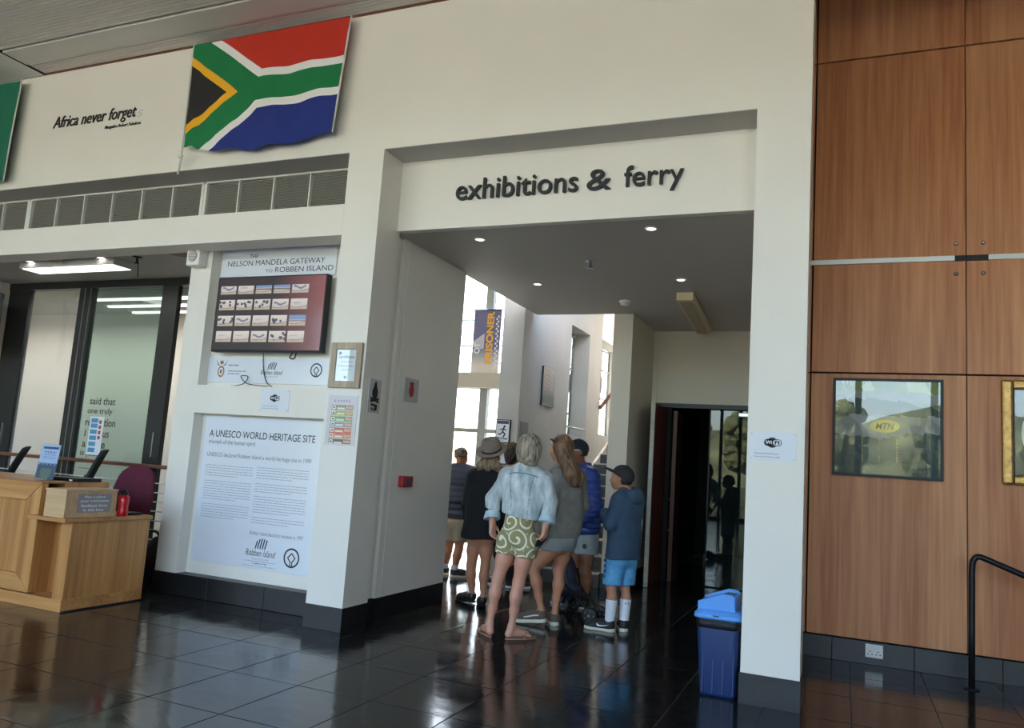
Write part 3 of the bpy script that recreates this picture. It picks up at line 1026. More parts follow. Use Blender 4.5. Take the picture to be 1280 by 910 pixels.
def museum_logo(cu, cv, w, pl, d, parent):
    """five brush strokes over a handwritten name"""
    st_ = []
    for k, (dx, hh) in enumerate(((-0.17, 0.20), (-0.09, 0.25), (-0.01, 0.27), (0.07, 0.26), (0.15, 0.24))):
        x = cu + dx * w
        st_.append([(x - 0.022 * w - 0.02 * w, cv + 0.10 * w), (x + 0.015 * w - 0.02 * w, cv + 0.09 * w), (x + 0.035 * w + 0.02 * w, cv + 0.10 * w + hh * w), (x - 0.005 * w + 0.02 * w, cv + 0.11 * w + hh * w)])
    flat('brush_strokes', st_, pl, d, TEAL, parent)
    text('handwritten_name', 'Robben Island', pl, cu - w * 0.5, cu + w * 0.5, cv - 0.10 * w, cv + 0.07 * w, d, M['print'], parent, shear=0.25)
    text('museum_line', 'M U S E U M', pl, cu - w * 0.26, cu + w * 0.28, cv - 0.20 * w, cv - 0.15 * w, d, M['greyprint'], parent)


# header board over the screen
PB = ('y', 5.595)
t = thing('header_board', 'white board with the gateway title in dark capitals above the screen', 'sign', (-4.78, 5.6, 3.02))
bx('board', M['board'], t, -5.43, -4.13, 5.595, 5.609, 2.885, 3.155, bevel=0.003)
text('title', 'THE', PB, -5.10, -5.0, 3.066, 3.104, 0.001, M['print'], t)
text('title', 'NELSON MANDELA GATEWAY', PB, -5.35, -4.25, 2.995, 3.046, 0.001, M['print'], t, bold=0.0)
text('title', 'TO', PB, -4.90, -4.82, 2.925, 2.955, 0.001, M['print'], t)
text('title', 'ROBBEN ISLAND', PB, -4.79, -4.155, 2.923, 2.972, 0.001, M['print'], t, bold=0.0)

# wall screen
t = thing('wall_screen', 'large black wall screen showing four rows of five thumbnails', 'television', (-4.72, 5.6, 2.5))
bx('casing', M['black'], t, -5.325, -4.115, 5.475, 5.545, 2.172, 2.862, bevel=0.006)
bx('bracket', M['black'], t, -5.0, -4.4, 5.545, 5.61, 2.35, 2.7)


def screen_img(u, v):
    base = np.outer(1 - np.clip((u - .55) / .45, 0, 1), srgb_arr((52, 48, 52))) + np.outer(np.clip((u - .55) / .45, 0, 1), srgb_arr((128, 78, 78)))  # reddish reflection on the right side is painted into the screen colours
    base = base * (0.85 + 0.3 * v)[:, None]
    r5 = np.random.RandomState(4)
    for row in range(4):
        for cl in range(5):
            x0, y0 = 0.028 + cl * 0.169, 0.11 + row * 0.22
            m = (u > x0) & (u < x0 + 0.148) & (v > y0) & (v < y0 + (0.145 if row < 3 else 0.115))
            a, b = (u[m] - x0) / 0.148, (v[m] - y0) / 0.145
            colr = np.tile(srgb_arr((196, 190, 186)), (m.sum(), 1)) * (0.8 + 0.3 * b)[:, None]
            arc = b < 0.16 + 0.34 * (a - 0.35) ** 2
            colr[arc] = srgb_arr((178, 166, 148))
            colr[np.abs(b - 0.18 - 0.34 * (a - 0.35) ** 2) < 0.03] = srgb_arr((120, 116, 116))
            kind = r5.randint(4)
            if kind == 0:
                colr[b > 0.55] = srgb_arr((116, 140, 176))
                colr[(b < 0.5) & (b > 0.36)] = srgb_arr((110, 108, 108))
            elif kind == 1:
                for q in range(7):
                    cx, cy = r5.rand(), 0.3 + 0.5 * r5.rand()
                    colr[np.hypot((a - cx) * 1.7, b - cy) < 0.13] = srgb_arr((70, 76, 88))
            elif kind == 2:
                colr[(np.abs(b - 0.6) < 0.04) & (a < 0.6) & (a > .15)] = srgb_arr((150, 148, 148))
            else:
                colr[(np.abs(b - 0.55 - 0.1 * np.sin(9 * a)) < 0.09) & (a > .1) & (a < .85)] = srgb_arr((112, 116, 136))
            base[m] = colr
    return base


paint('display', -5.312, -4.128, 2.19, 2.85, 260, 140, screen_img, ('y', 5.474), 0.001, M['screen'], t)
MB().tube(bez([(-4.43, 5.52, 2.18), (-4.45, 5.50, 2.13), (-4.40, 5.50, 2.12), (-4.40, 5.52, 2.18)], 6), 0.006, 6).build('cable_loop', M['black'], t)
tag(MB().tube(bez([(-4.80, 5.57, 2.18), (-4.80, 5.588, 2.05), (-4.755, 5.588, 1.93), (-4.70, 5.585, 1.885), (-4.66, 5.56, 1.880)], 8), 0.004, 6).build('power_cord', M['black'], None),
    'thin black cord hanging from the wall screen to the ledge', 'cord')
tag(MB().tube(bez([(-4.70, 5.56, 1.877), (-4.85, 5.54, 1.885), (-4.95, 5.55, 1.905), (-5.0, 5.54, 1.96), (-4.93, 5.55, 1.96), (-4.96, 5.55, 1.90), (-5.05, 5.55, 1.876), (-5.12, 5.56, 1.874)], 8), 0.004, 6).build('coiled_cord', M['black'], None),
    'loose coil of black cord lying on the ledge under the logo board', 'cord')

# logo board under the screen
t = thing('logo_board', 'white board with crest, museum and heritage logos under the screen', 'sign', (-4.78, 5.6, 2.0))
bx('board', M['board'], t, -5.45, -4.10, 5.598, 5.609, 1.905, 2.14, bevel=0.003)
PL = ('y', 5.598)
cu, cv = -5.29, 2.035
flat('crest', [disc(cu, cv - 0.03, 0.040, 0.052), [(cu - 0.07, cv + 0.085), (cu - 0.045, cv + 0.03), (cu - 0.01, cv + 0.02), (cu - 0.045, cv + 0.05)],
               [(cu + 0.07, cv + 0.085), (cu + 0.045, cv + 0.03), (cu + 0.01, cv + 0.02), (cu + 0.045, cv + 0.05)], disc(cu, cv + 0.055, 0.022, 0.018)], PL, 0.001, BROWNP, t)
flat('crest_inner', [disc(cu, cv - 0.03, 0.026, 0.036)], PL, 0.0016, M['paper'], t)
flat('crest_core', [disc(cu, cv - 0.03, 0.014, 0.022)], PL, 0.0022, BROWNP, t)
rw = random.Random(11)
flat('small_print', words(-5.21, -5.03, 2.07, 1, 0.03, rw) + words(-5.21, -5.00, 2.015, 2, 0.024, rw), PL, 0.001, M['greyprint'], t)
museum_logo(-4.71, 2.01, 0.24, PL, 0.001, t)
heritage_emblem(-4.23, 2.035, 0.062, PL, 0.001, t)

# Wi-Fi sheets
for (u0, u1, v0, v1, y, lab, nm) in ((-4.705, -4.395, 1.655, 1.845, 5.49, 'white network notice taped to the white band between the screen and the text board', 0),
                                 (-0.552, -0.272, 1.474, 1.654, 5.2, 'white network notice taped to the white pier beside the timber panelling', 1)):
    t = thing('network_notice', lab, 'notice', ((u0 + u1) / 2, y, v0))
    bx('sheet', M['paper'], t, u0, u1, y - 0.004, y - 0.001, v0, v1)
    PW = ('y', y - 0.004)
    c = (u0 + u1) / 2
    wifi_logo(c - 0.0, v0 + 0.115, 0.105, PW, 0.0006, t)
    text('print', 'Username: Ram-Guest', PW, u0 + 0.03, c + 0.035, v0 + 0.040, v0 + 0.052, 0.0006, M['greyprint'], t)
    text('print', 'Password: Museum@1', PW, u0 + 0.03, c + 0.045, v0 + 0.018, v0 + 0.030, 0.0006, M['greyprint'], t)
    for a in (u0 + 0.012, u1 - 0.012):
        for b in (v0 + 0.012, v1 - 0.012):
            MB().lathe([(0.005, -0.001), (0.005, 0.003), (0.001, 0.004)], (a, y - 0.006, b), 'y', 8).build('pin', M['alu'], t)

# heritage text board
t = thing('text_board', 'tall white board with the world heritage site text in the lower niche', 'sign', (-4.76, 5.6, 0.9))
bx('board', M['board'], t, -5.40, -4.09, 5.594, 5.609, 0.30, 1.60, bevel=0.003)
PT = ('y', 5.594)
text('heading', 'A UNESCO WORLD HERITAGE SITE', PT, -5.335, -4.165, 1.408, 1.470, 0.001, M['print'], t, bold=0.004)
text('subheading', 'triumph of the human spirit', PT, -5.335, -4.80, 1.335, 1.385, 0.001, M['greyprint'], t)
text('subheading', 'UNESCO declared Robben Island a world heritage site in 1999', PT, -5.335, -4.185, 1.220, 1.268, 0.001, M['greyprint'], t)
rw = random.Random(2)
for c0, blocks in (((-5.335, -4.795), ((1.155, 5), (1.015, 8), (0.81, 6))), ((-4.755, -4.195), ((1.165, 5), (1.025, 4), (0.915, 7), (0.735, 3)))):
    for z, n in blocks:
        flat('paragraph', words(c0[0], c0[1], z, n, 0.0225, rw, 0.42), PT, 0.001, M['paleprint'], t)
text('closing_line', 'Robben Island became a museum in 1997', PT, -4.76, -4.19, 0.585, 0.618, 0.001, M['greyprint'], t, shear=0.15)
museum_logo(-4.62, 0.44, 0.32, PT, 0.001, t)
flat('rule', [rect(-4.79, -4.45, 0.362, 0.365)], PT, 0.001, M['greyprint'], t)
text('small_print', 'an agency of the', PT, -4.70, -4.54, 0.338, 0.354, 0.001, M['print'], t, bold=0.02)
text('small_print', 'Department of Arts and Culture', PT, -4.80, -4.44, 0.316, 0.330, 0.001, M['greyprint'], t)
heritage_emblem(-4.29, 0.43, 0.082, PT, 0.001, t)

# box speaker on the panel wall
t = thing('box_speaker', 'small white box speaker with round grille high on the panel wall', 'speaker', (-5.62, 5.45, 3.05))
bx('casing', M['white'], t, -5.655, -5.50, 5.38, 5.489, 2.962, 3.135, bevel=0.012)
MB().lathe([(0.054, 0.002), (0.054, -0.004), (0.048, -0.007), (0.001, -0.009)], (-5.578, 5.38, 3.05), 'y', 24).build('grille', mat('speaker_grille_grey', rgb(150, 148, 142), 0.6), t)
for k in range(-3, 4):
    w = math.sqrt(max(0, 0.047 ** 2 - (k * 0.014) ** 2))
    bx('grille_bar', M['white'], t, -5.578 - w, -5.578 + w, 5.3705, 5.373, 3.05 + k * 0.014 - 0.0025, 3.05 + k * 0.014 + 0.0025)
MB().tube([(-5.60, 5.47, 3.145), (-5.60, 5.48, 3.17)], 0.004, 6).build('lead', M['black'], t)

# certificate and poster on the left pier
t = thing('framed_certificate', 'certificate in a pale wooden frame on the narrow white pier', 'picture', (-3.64, 5.2, 2.03))
a, b, c, d = -3.788, -3.492, 1.848, 2.21
fm = wood('pale_frame_wood', rgb(150, 130, 108), rgb(190, 172, 150), 0.45, 8, 50, 2, 0.0)
for nm, q in (('frame_side', (a, a + 0.055, 5.172, 5.199, c, d)), ('frame_side', (b - 0.055, b, 5.172, 5.199, c, d)), ('frame_side', (a + 0.055, b - 0.055, 5.172, 5.199, d - 0.055, d)), ('frame_side', (a + 0.055, b - 0.055, 5.172, 5.199, c, c + 0.055))):
    bx(nm, fm, t, *q, bevel=0.006)
bx('sheet', M['paper'], t, a + 0.05, b - 0.05, 5.188, 5.196, c + 0.05, d - 0.05)
PC = ('y', 5.188)
flat('seal', [disc(a + 0.085, d - 0.085, 0.014), disc((a + b) / 2, c + 0.085, 0.012)], PC, 0.001, mat('seal_teal', rgb(70, 110, 124), 0.6), t)
rw = random.Random(8)
text('print', 'certificate', PC, a + 0.075, b - 0.075, d - 0.125, d - 0.10, 0.001, M['greyprint'], t, bold=0.02)
flat('print', words(a + 0.09, b - 0.09, d - 0.15, 1, 0.012, rw, last=1) + words(a + 0.075, b - 0.075, d - 0.185, 1, 0.016, rw, last=1) + words(a + 0.11, b - 0.11, d - 0.215, 1, 0.012, rw, last=1), PC, 0.001, M['greyprint'], t)
bx('glazing', M['glass'], t, a + 0.055, b - 0.055, 5.180, 5.182, c + 0.055, d - 0.055)

t = thing('colour_poster', 'glossy poster with rows of coloured pictures on the narrow white pier', 'poster', (-3.64, 5.2, 1.6))
bx('sleeve', mat('clear_sleeve', rgb(214, 208, 216), 0.15), t, -3.785, -3.503, 5.195, 5.199, 1.395, 1.80)


def poster_img(u, v):
    c = np.tile(srgb_arr((196, 190, 196)), (len(u), 1))
    r5 = np.random.RandomState(9)
    rows = [(140, 130, 120), (150, 160, 80), (110, 150, 90), (110, 130, 150), (196, 90, 90), (206, 96, 84), (80, 60, 56)]
    for k, col in enumerate(rows):
        y1 = 0.80 - k * 0.115
        m = (v < y1) & (v > y1 - 0.10) & (u > 0.12) & (u < 0.9)
        c[m] = srgb_arr(col) * r5.uniform(0.6, 1.3, m.sum())[:, None]
        m = (v < y1 - 0.015) & (v > y1 - 0.085) & (u > 0.14) & (u < 0.27)
        c[m] = srgb_arr((226, 222, 222))
        m = (v < y1 - 0.03) & (v > y1 - 0.07) & (u > 0.17) & (u < 0.24)
        c[m] = srgb_arr(col) * 0.5
        m = (v < y1 - 0.05) & (v > y1 - 0.085) & (u > 0.32) & (u < 0.6)
        c[m] = srgb_arr((214, 214, 206))
        for q in range(3):
            cx = 0.68 + 0.08 * q
            c[np.hypot((u - cx) * 0.75, v - y1 + 0.05) < 0.03] = srgb_arr((206, 160, 136))
    m = (v > 0.86) & (v < 0.91) & (u > 0.15) & (u < 0.8)
    c[m & (np.sin(u * 60) > 0)] = srgb_arr((150, 130, 170))
    return c


paint('print', -3.775, -3.513, 1.405, 1.79, 40, 56, poster_img, ('y', 5.195), 0.001, M['attrgloss'], t)

# signs on the jamb and the passage wall
t = thing('no_smoking_sign', 'narrow grey sign with two black pictograms on the passage jamb', 'sign', (-3.475, 5.37, 1.8))
bx('plate', mat('grey_sign_plate', rgb(196, 194, 190), 0.4), t, -3.474, -3.469, 5.285, 5.46, 1.675, 1.945)
PJ = ('x', -3.469)
flat('pictogram', [disc(5.375, 1.835, 0.042, 0.05), [(5.345, 1.86), (5.405, 1.86), (5.385, 1.925), (5.365, 1.925)]] + stroke([(5.32, 1.79), (5.43, 1.765)], 0.02) + stroke([(5.32, 1.765), (5.43, 1.79)], 0.02), PJ, 0.001, M['print'], t)
flat('pictogram', stroke([(5.33, 1.74), (5.38, 1.735), (5.41, 1.705), (5.37, 1.70)], 0.018) + [disc(5.40, 1.725, 0.02), disc(5.345, 1.705, 0.012)], PJ, 0.001, M['print'], t)
t = thing('hose_sign', 'small pale sign with a red pictogram on the passage wall', 'sign', (-3.52, 6.0, 1.9))
bx('plate', mat('pale_sign_plate', rgb(186, 182, 180), 0.3), t, -3.519, -3.513, 5.90, 6.14, 1.825, 2.03)
PH = ('x', -3.513)
RED = mat('signal_red', rgb(176, 34, 42), 0.4)
flat('pictogram', [disc(6.02, 1.92, 0.045, 0.055), [(5.98, 1.97), (6.05, 1.965), (6.06, 1.995), (5.99, 2.0)]], PH, 0.001, RED, t)
for a in (5.915, 6.125):
    for b in (1.84, 2.015):
        MB().lathe([(0.006, 0), (0.006, 0.004), (0.001, 0.005)], (-3.513, a, b), 'x', 8).build('screw', M['steel'], t)
t = thing('fire_alarm_button', 'small red fire alarm call point on the passage wall', 'alarm', (-3.52, 6.0, 1.13))
bx('casing', RED, t, -3.519, -3.468, 5.93, 6.10, 1.085, 1.18, bevel=0.006)
bx('glass_plate', mat('alarm_plate', rgb(120, 90, 96), 0.2), t, -3.468, -3.465, 5.97, 6.06, 1.10, 1.165)

# ceiling fittings in the passage
for x, y, lab in ((-2.864, 5.834, 'round downlight in the passage ceiling, front left of the four'), (-2.953, 7.445, 'round downlight in the passage ceiling, rear left of the four'),
                  (-1.39, 5.79, 'round downlight in the passage ceiling, front right of the four'), (-1.47, 7.427, 'round downlight in the passage ceiling, rear right of the four')):
    t = thing('downlight', lab, 'light', (x, y, 3.21), 'downlights of the passage')
    MB().lathe([(0.052, 0.0), (0.052, -0.006), (0.040, -0.008), (0.036, -0.001)], (x, y, 3.21), 'z', 20).build('trim', M['white'], t)
    MB().lathe([(0.036, 0.0), (0.034, -0.004), (0.001, -0.005)], (x, y, 3.209), 'z', 16).build('lens', M['bulb'], t)
t = thing('ceiling_sprinkler', 'small sprinkler head in the middle of the passage ceiling', 'sprinkler', (-2.14, 6.652, 3.21))
MB().lathe([(0.045, 0), (0.045, -0.004), (0.016, -0.012), (0.014, -0.05), (0.004, -0.052)], (-2.14, 6.652, 3.21), 'z', 16).build('rose', M['steel'], t)
MB().lathe([(0.034, 0), (0.034, -0.004), (0.001, -0.005)], (-2.14, 6.652, 3.15), 'z', 12).build('deflector', M['steel'], t)
for s in (-1, 1):
    bx('yoke', M['steel'], t, -2.14 + s * 0.014 - 0.003, -2.14 + s * 0.014 + 0.003, 6.649, 6.655, 3.147, 3.17)
t = thing('smoke_detector', 'round white smoke detector near the back edge of the passage ceiling', 'detector', (-2.252, 8.315, 3.21))
MB().lathe([(0.062, 0), (0.062, -0.018), (0.05, -0.022), (0.046, -0.045), (0.03, -0.055), (0.001, -0.056)], (-2.252, 8.315, 3.21), 'z', 24).build('casing', M['white'], t)
t = thing('batten_light', 'long narrow cream light fitting on the passage ceiling', 'light', (-1.6, 8.9, 3.2))
MB().obox((-1.585, 8.93, 3.165), (0.996, 0.087, 0), (-0.06, 0.998, 0), (0, 0, 1), 0.085, 0.98, 0.042).build('body', mat('cream_batten', rgb(222, 206, 170), 0.5), t, 0.004)
MB().obox((-1.585, 8.93, 3.119), (0.996, 0.087, 0), (-0.06, 0.998, 0), (0, 0, 1), 0.06, 0.90, 0.004).build('diffuser', mat('grey_diffuser', rgb(180, 160, 120), 0.4), t)

# office ceiling fittings
t = thing('office_light', 'lit rectangular fluorescent fitting under the office ceiling', 'light', (-7.7, 5.9, 3.1))
bx('tray', M['white'], t, -8.36, -6.93, 5.66, 5.92, 3.10, 3.168, bevel=0.004)
bx('diffuser', M['lamp'], t, -8.33, -6.96, 5.68, 5.90, 3.094, 3.101)
bx('end_plate', M['alu'], t, -6.932, -6.924, 5.66, 5.92, 3.095, 3.17)
la = bpy.data.lights.new('office_lamp_light', 'AREA')
la.shape = 'RECTANGLE'; la.size, la.size_y, la.energy = 1.3, 0.2, 0.5
la.color = (1, 0.96, 0.86)
lo = bpy.data.objects.new('office_lamp_light', la); COL.objects.link(lo); lo.location = (-7.65, 5.79, 3.085)
lb = bpy.data.lights.new('inner_fill_light', 'AREA')  # added fill lamp, left of the battens, brightens the wall behind the glass
lb.shape = 'RECTANGLE'; lb.size, lb.size_y, lb.energy = 4.4, 0.8, 9
lb.color = (1, 0.97, 0.92)
lo = bpy.data.objects.new('inner_fill_light', lb); COL.objects.link(lo); lo.location = (-10.6, 7.4, 3.0)
for k, y in enumerate((7.1, 7.5, 7.9)):
    t = thing('inner_batten_light', ('batten light in the inner room, the one next to the glass doors', 'batten light in the inner room, in the middle of three', 'batten light in the inner room, farthest from the glass doors')[k], 'light', (-8.2, y, 3.1), 'batten lights behind the glass doors')
    bx('tray', M['white'], t, -9.2, -7.2, y - 0.07, y + 0.07, 3.08, 3.17)
    bx('tube', M['lamp'], t, -9.15, -7.25, y - 0.03, y + 0.03, 3.06, 3.08)
for x, y, lab in ((-8.17, 5.63, 'round downlight in the office ceiling above the left end of the fluorescent fitting'), (-7.10, 5.63, 'round downlight in the office ceiling near the right end of the fluorescent fitting')):
    t = thing('office_downlight', lab, 'light', (x, y, 3.17), 'downlights of the office')
    MB().lathe([(0.06, 0.0), (0.06, -0.006), (0.048, -0.01), (0.044, -0.001)], (x, y, 3.17), 'z', 20).build('trim', M['white'], t)
    MB().lathe([(0.044, 0.0), (0.040, -0.004), (0.001, -0.005)], (x, y, 3.169), 'z', 16).build('lens', M['bulb'], t)
t = thing('office_smoke_detector', 'round cream smoke detector on the office ceiling', 'detector', (-7.65, 5.56, 3.17))
MB().lathe([(0.085, 0), (0.085, -0.012), (0.06, -0.02), (0.052, -0.05), (0.03, -0.06), (0.001, -0.061)], (-7.65, 5.56, 3.17), 'z', 20).build('casing', mat('cream_plastic', rgb(206, 184, 150), 0.5), t)
t = thing('office_sprinkler', 'dark sprinkler head on a drop pipe from the office ceiling', 'sprinkler', (-6.64, 5.69, 3.17))
MB().lathe([(0.05, 0), (0.05, -0.006), (0.012, -0.014), (0.010, -0.06), (0.026, -0.062), (0.026, -0.07), (0.001, -0.071)], (-6.64, 5.69, 3.17), 'z', 14).build('head', M['black'], t)
MB().tube([(-6.64, 5.70, 3.15), (-6.68, 5.76, 2.98)], 0.006, 6).build('drop_wire', M['black'], t)
t = thing('ceiling_hatch', 'round tan inspection cover in the office ceiling beside the box speaker', 'cover', (-6.04, 5.66, 3.17))
MB().lathe([(0.12, 0), (0.12, -0.006), (0.10, -0.010), (0.001, -0.012)], (-6.04, 5.66, 3.17), 'z', 24).build('cover', mat('tan_cover', rgb(150, 126, 86), 0.6), t)
t = thing('corner_screen', 'black screen at the left frame edge in front of the office doors', 'television', (-9.8, 6.0, 2.6))
MB().obox((-9.62, 5.9, 2.62), (0.8, 0.6, 0), (-0.6, 0.8, 0), (0, 0, 1), 0.42, 0.03, 0.33).build('casing', M['black'], t, 0.006)
MB().tube([(-9.62, 5.92, 2.9), (-9.62, 5.95, 3.17)], 0.02, 8).build('ceiling_mount', M['black'], t)

# ---------------------------------------------------------------- banner and posters in the atrium
t = thing('hanging_banner', 'purple and white hanging banner with upright yellow lettering in the bright atrium window', 'banner', (-6.0, 12.8, 4.1))


def banner_img(u, v):
    c = np.tile(srgb_arr((108, 106, 140)), (len(u), 1))
    k = np.clip((0.42 - v) / 0.3, 0, 1)[:, None]
    c = c * (1 - k) + srgb_arr((214, 206, 196)) * k
    c[(u < 0.42) & (v > 0.42 - 0.1 * u) & (v < 0.55 + 0.3 * u - 0.05)] = srgb_arr((190, 188, 200))
    return c


paint('cloth', -6.275, -5.735, 2.92, 4.085, 40, 70, banner_img, ('y', 12.8), 0.0, M['attr'], t)
bx('cloth_back', M['paper'], t, -6.275, -5.735, 12.803, 12.812, 2.92, 4.085)
BY = mat('banner_yellow', rgb(238, 176, 44), 0.6)
text('lettering', 'PRISONER', ('y', 12.8), -6.01, -5.87, 3.10, 4.06, 0.003, BY, t, bold=0.035, turn=True)
text('lettering', 'OT', ('y', 12.8), -6.24, -6.12, 3.28, 3.48, 0.003, M['paper'], t, bold=0.03, turn=True)
rw = random.Random(21)
flat('lettering', [[(-u, v) for u, v in p] for p in []] or [rect(-5.83 + 0.03 * (k % 2), -5.80 + 0.03 * (k % 2), 3.0 + 0.045 * k, 3.035 + 0.045 * k) for k in range(22)], ('y', 12.8), 0.003, M['paper'], t)
MB().tube([(-6.30, 12.8, 4.09), (-5.71, 12.8, 4.09)], 0.012, 8).build('top_rod', M['black'], t)
MB().tube([(-6.30, 12.8, 2.915), (-5.71, 12.8, 2.915)], 0.012, 8).build('bottom_rod', M['black'], t)
for x in (-6.2, -5.8):
    MB().tube([(x, 12.8, 4.09), (x, 12.8, 5.95)], 0.003, 5).build('cord', M['black'], t)

t = thing('wall_info_panel', 'dark upright information panel with white text on the grey atrium wall', 'sign', (-3.6, 9.65, 2.37))
bx('panel', mat('dark_panel_print', rgb(44, 48, 50), 0.35), t, -3.598, -3.575, 9.43, 9.875, 2.115, 2.625)
PI = ('x', -3.575)
rw = random.Random(4)
flat('small_print', words(9.48, 9.80, 2.56, 9, 0.028, rw, last=1), PI, 0.001, mat('pale_print', rgb(170, 172, 172), 0.6), t)
flat('picture', [rect(9.44, 9.865, 2.125, 2.27)], PI, 0.001, mat('sea_print', rgb(62, 92, 88), 0.5), t)
t = thing('slip_warning_sign', 'white framed warning sign with a running figure in the atrium', 'sign', (-3.8, 8.73, 1.73))
bx('frame', M['black'], t, -3.872, -3.685, 8.70, 8.729, 1.585, 1.865)
bx('sheet', M['paper'], t, -3.862, -3.695, 8.697, 8.70, 1.595, 1.855)
PS = ('y', 8.697)
flat('header', [rect(-3.855, -3.702, 1.812, 1.850)], PS, 0.001, mat('header_blue', rgb(60, 70, 96), 0.5), t)
u, v = -3.775, 1.72
flat('figure', [disc(u + 0.02, v + 0.062, 0.014)] + stroke([(u + 0.012, v + 0.045), (u, v), (u + 0.03, v - 0.03), (u + 0.01, v - 0.065)], 0.016) + stroke([(u, v), (u - 0.03, v - 0.035), (u - 0.055, v - 0.03)], 0.014)
     + stroke([(u + 0.01, v + 0.04), (u + 0.04, v + 0.015)], 0.012) + stroke([(u + 0.01, v + 0.04), (u - 0.035, v + 0.02)], 0.012) + stroke([(u - 0.06, v - 0.075), (u + 0.06, v - 0.085)], 0.01), PS, 0.001, M['print'], t)
rw = random.Random(5)
flat('small_print', words(-3.85, -3.71, 1.63, 2, 0.016, rw), PS, 0.001, M['greyprint'], t)
t = thing('lower_notice', 'second small framed notice under the running figure sign', 'notice', (-3.8, 8.73, 1.5))
bx('frame', M['black'], t, -3.872, -3.70, 8.70, 8.729, 1.33, 1.54)
bx('sheet', M['paper'], t, -3.862, -3.71, 8.697, 8.70, 1.34, 1.53)
flat('small_print', words(-3.85, -3.72, 1.50, 5, 0.022, rw), PS, 0.001, M['greyprint'], t)
t = thing('grey_wall_notice', 'grey wall notice at the near end of the atrium wall', 'notice', (-3.6, 8.9, 1.7))
bx('sheet', mat('grey_sheet', rgb(128, 126, 120), 0.5), t, -3.599, -3.592, 8.80, 9.06, 1.62, 1.86)
flat('small_print', words(8.83, 9.03, 1.83, 6, 0.03, rw), ('x', -3.592), 0.001, M['greyprint'], t)

# ---------------------------------------------------------------- timber wall: picture, gold frame, socket, ramp rail
t = thing('network_picture', 'square black framed picture with painted-in garden reflection and yellow oval logo on the timber wall', 'picture', (0.31, 6.94, 1.83))
a, b, c, d = -0.089, 0.706, 1.437, 2.223
for q in ((a, a + 0.02, 6.915, 6.944, c, d), (b - 0.02, b, 6.915, 6.944, c, d), (a + 0.02, b - 0.02, 6.915, 6.944, d - 0.02, d), (a + 0.02, b - 0.02, 6.915, 6.944, c, c + 0.02)):
    bx('frame_side', M['black'], t, *q)


def print_reflection_img(u, v):  # upper bands paint a garden reflection into the print; lower part is print
    r5 = np.random.RandomState(12)

    def fbm(sx, sy):
        o = np.zeros(len(u))
        for k in range(5):
            a_, b_, p_, q_ = r5.uniform(-1, 1, 4)
            o += np.sin(2 ** k * (sx * u * (1 + .3 * a_) + 4 * a_) + sy * 2 ** k * v * (1 + .3 * b_) + 6 * p_ + 2 * np.sin(2 ** k * 3 * v + 5 * q_)) / 1.6 ** k
        return o / 2.2
    n1, n2 = fbm(5, 9), fbm(9, 5)
    c = np.tile(srgb_arr((44, 62, 62)), (len(u), 1))
    refl_pale = srgb_arr((150, 148, 146))
    refl_green = srgb_arr((120, 132, 66))
    dark = srgb_arr((46, 66, 52))
    vv = v + 0.05 * n1
    c[vv > 0.42] = refl_pale * 0.9
    c[(vv > 0.42) & (n2 > 0.25)] = refl_pale * 1.25
    c[(vv > 0.62) & (vv < 0.78)] = dark
    c[(vv > 0.62) & (vv < 0.78) & (n1 > 0.2)] = refl_green * 0.8
    c[vv > 0.78] = refl_pale * 1.1
    c[(vv > 0.88)] = refl_green * 1.3
    c[(vv > 0.88) & (n2 > 0.3)] = srgb_arr((190, 196, 120))
    c[(vv < 0.42) & (n2 > 0.55)] = srgb_arr((60, 82, 78))
    for uu in (0.27, 0.435, 0.60):
        c[(np.abs(u - uu) < 0.005) & (v < 0.40) & (v > 0.14) & (np.sin(v * 240) > 0)] = srgb_arr((206, 170, 90))
    return c


paint('print', a + 0.02, b - 0.02, c + 0.02, d - 0.02, 110, 110, print_reflection_img, ('y', 6.935), 0.0, M['attr'], t)
bx('backing', M['black'], t, a + 0.015, b - 0.015, 6.938, 6.944, c + 0.015, d - 0.015)
PM = ('y', 6.933)
lu, lv = 0.295, 1.843
flat('logo_oval', [disc(lu, lv, 0.107, 0.052)], PM, 0.001, mat('logo_yellow', rgb(232, 206, 60), 0.4), t)
text('logo_letters', 'MTN', PM, lu - 0.066, lu + 0.066, lv - 0.024, lv + 0.024, 0.002, M['print'], t, bold=0.008, shear=0.2)
bx('glazing', M['glass'], t, a + 0.02, b - 0.02, 6.924, 6.926, c + 0.02, d - 0.02)
t = thing('gold_framed_picture', 'dark picture with a pale oval in a heavy gold frame at the right frame edge', 'picture', (1.49, 6.94, 1.84))
a, b, c, d = 1.092, 1.89, 1.443, 2.233
for q in ((a, a + 0.075, 6.89, 6.944, c, d), (b - 0.075, b, 6.89, 6.944, c, d), (a + 0.075, b - 0.075, 6.89, 6.944, d - 0.075, d), (a + 0.075, b - 0.075, 6.89, 6.944, c, c + 0.075)):
    bx('frame_side', GOLD, t, *q, bevel=0.018)
bx('mount', mat('dark_grey_mount', rgb(48, 50, 54), 0.5), t, a + 0.07, b - 0.07, 6.925, 6.944, c + 0.07, d - 0.07)
flat('oval_print', [disc(1.49, 1.83, 0.27, 0.27)], ('y', 6.925), 0.002, mat('pale_blue_print', rgb(196, 212, 216), 0.4), t)
bx('glazing', M['glass'], t, a + 0.075, b - 0.075, 6.915, 6.917, c + 0.075, d - 0.075)
t = thing('wall_socket', 'white double wall socket in the black skirting of the timber wall', 'socket', (0.233, 6.93, 0.1))
bx('plate', M['white'], t, 0.171, 0.296, 6.918, 6.931, 0.056, 0.156, bevel=0.004)
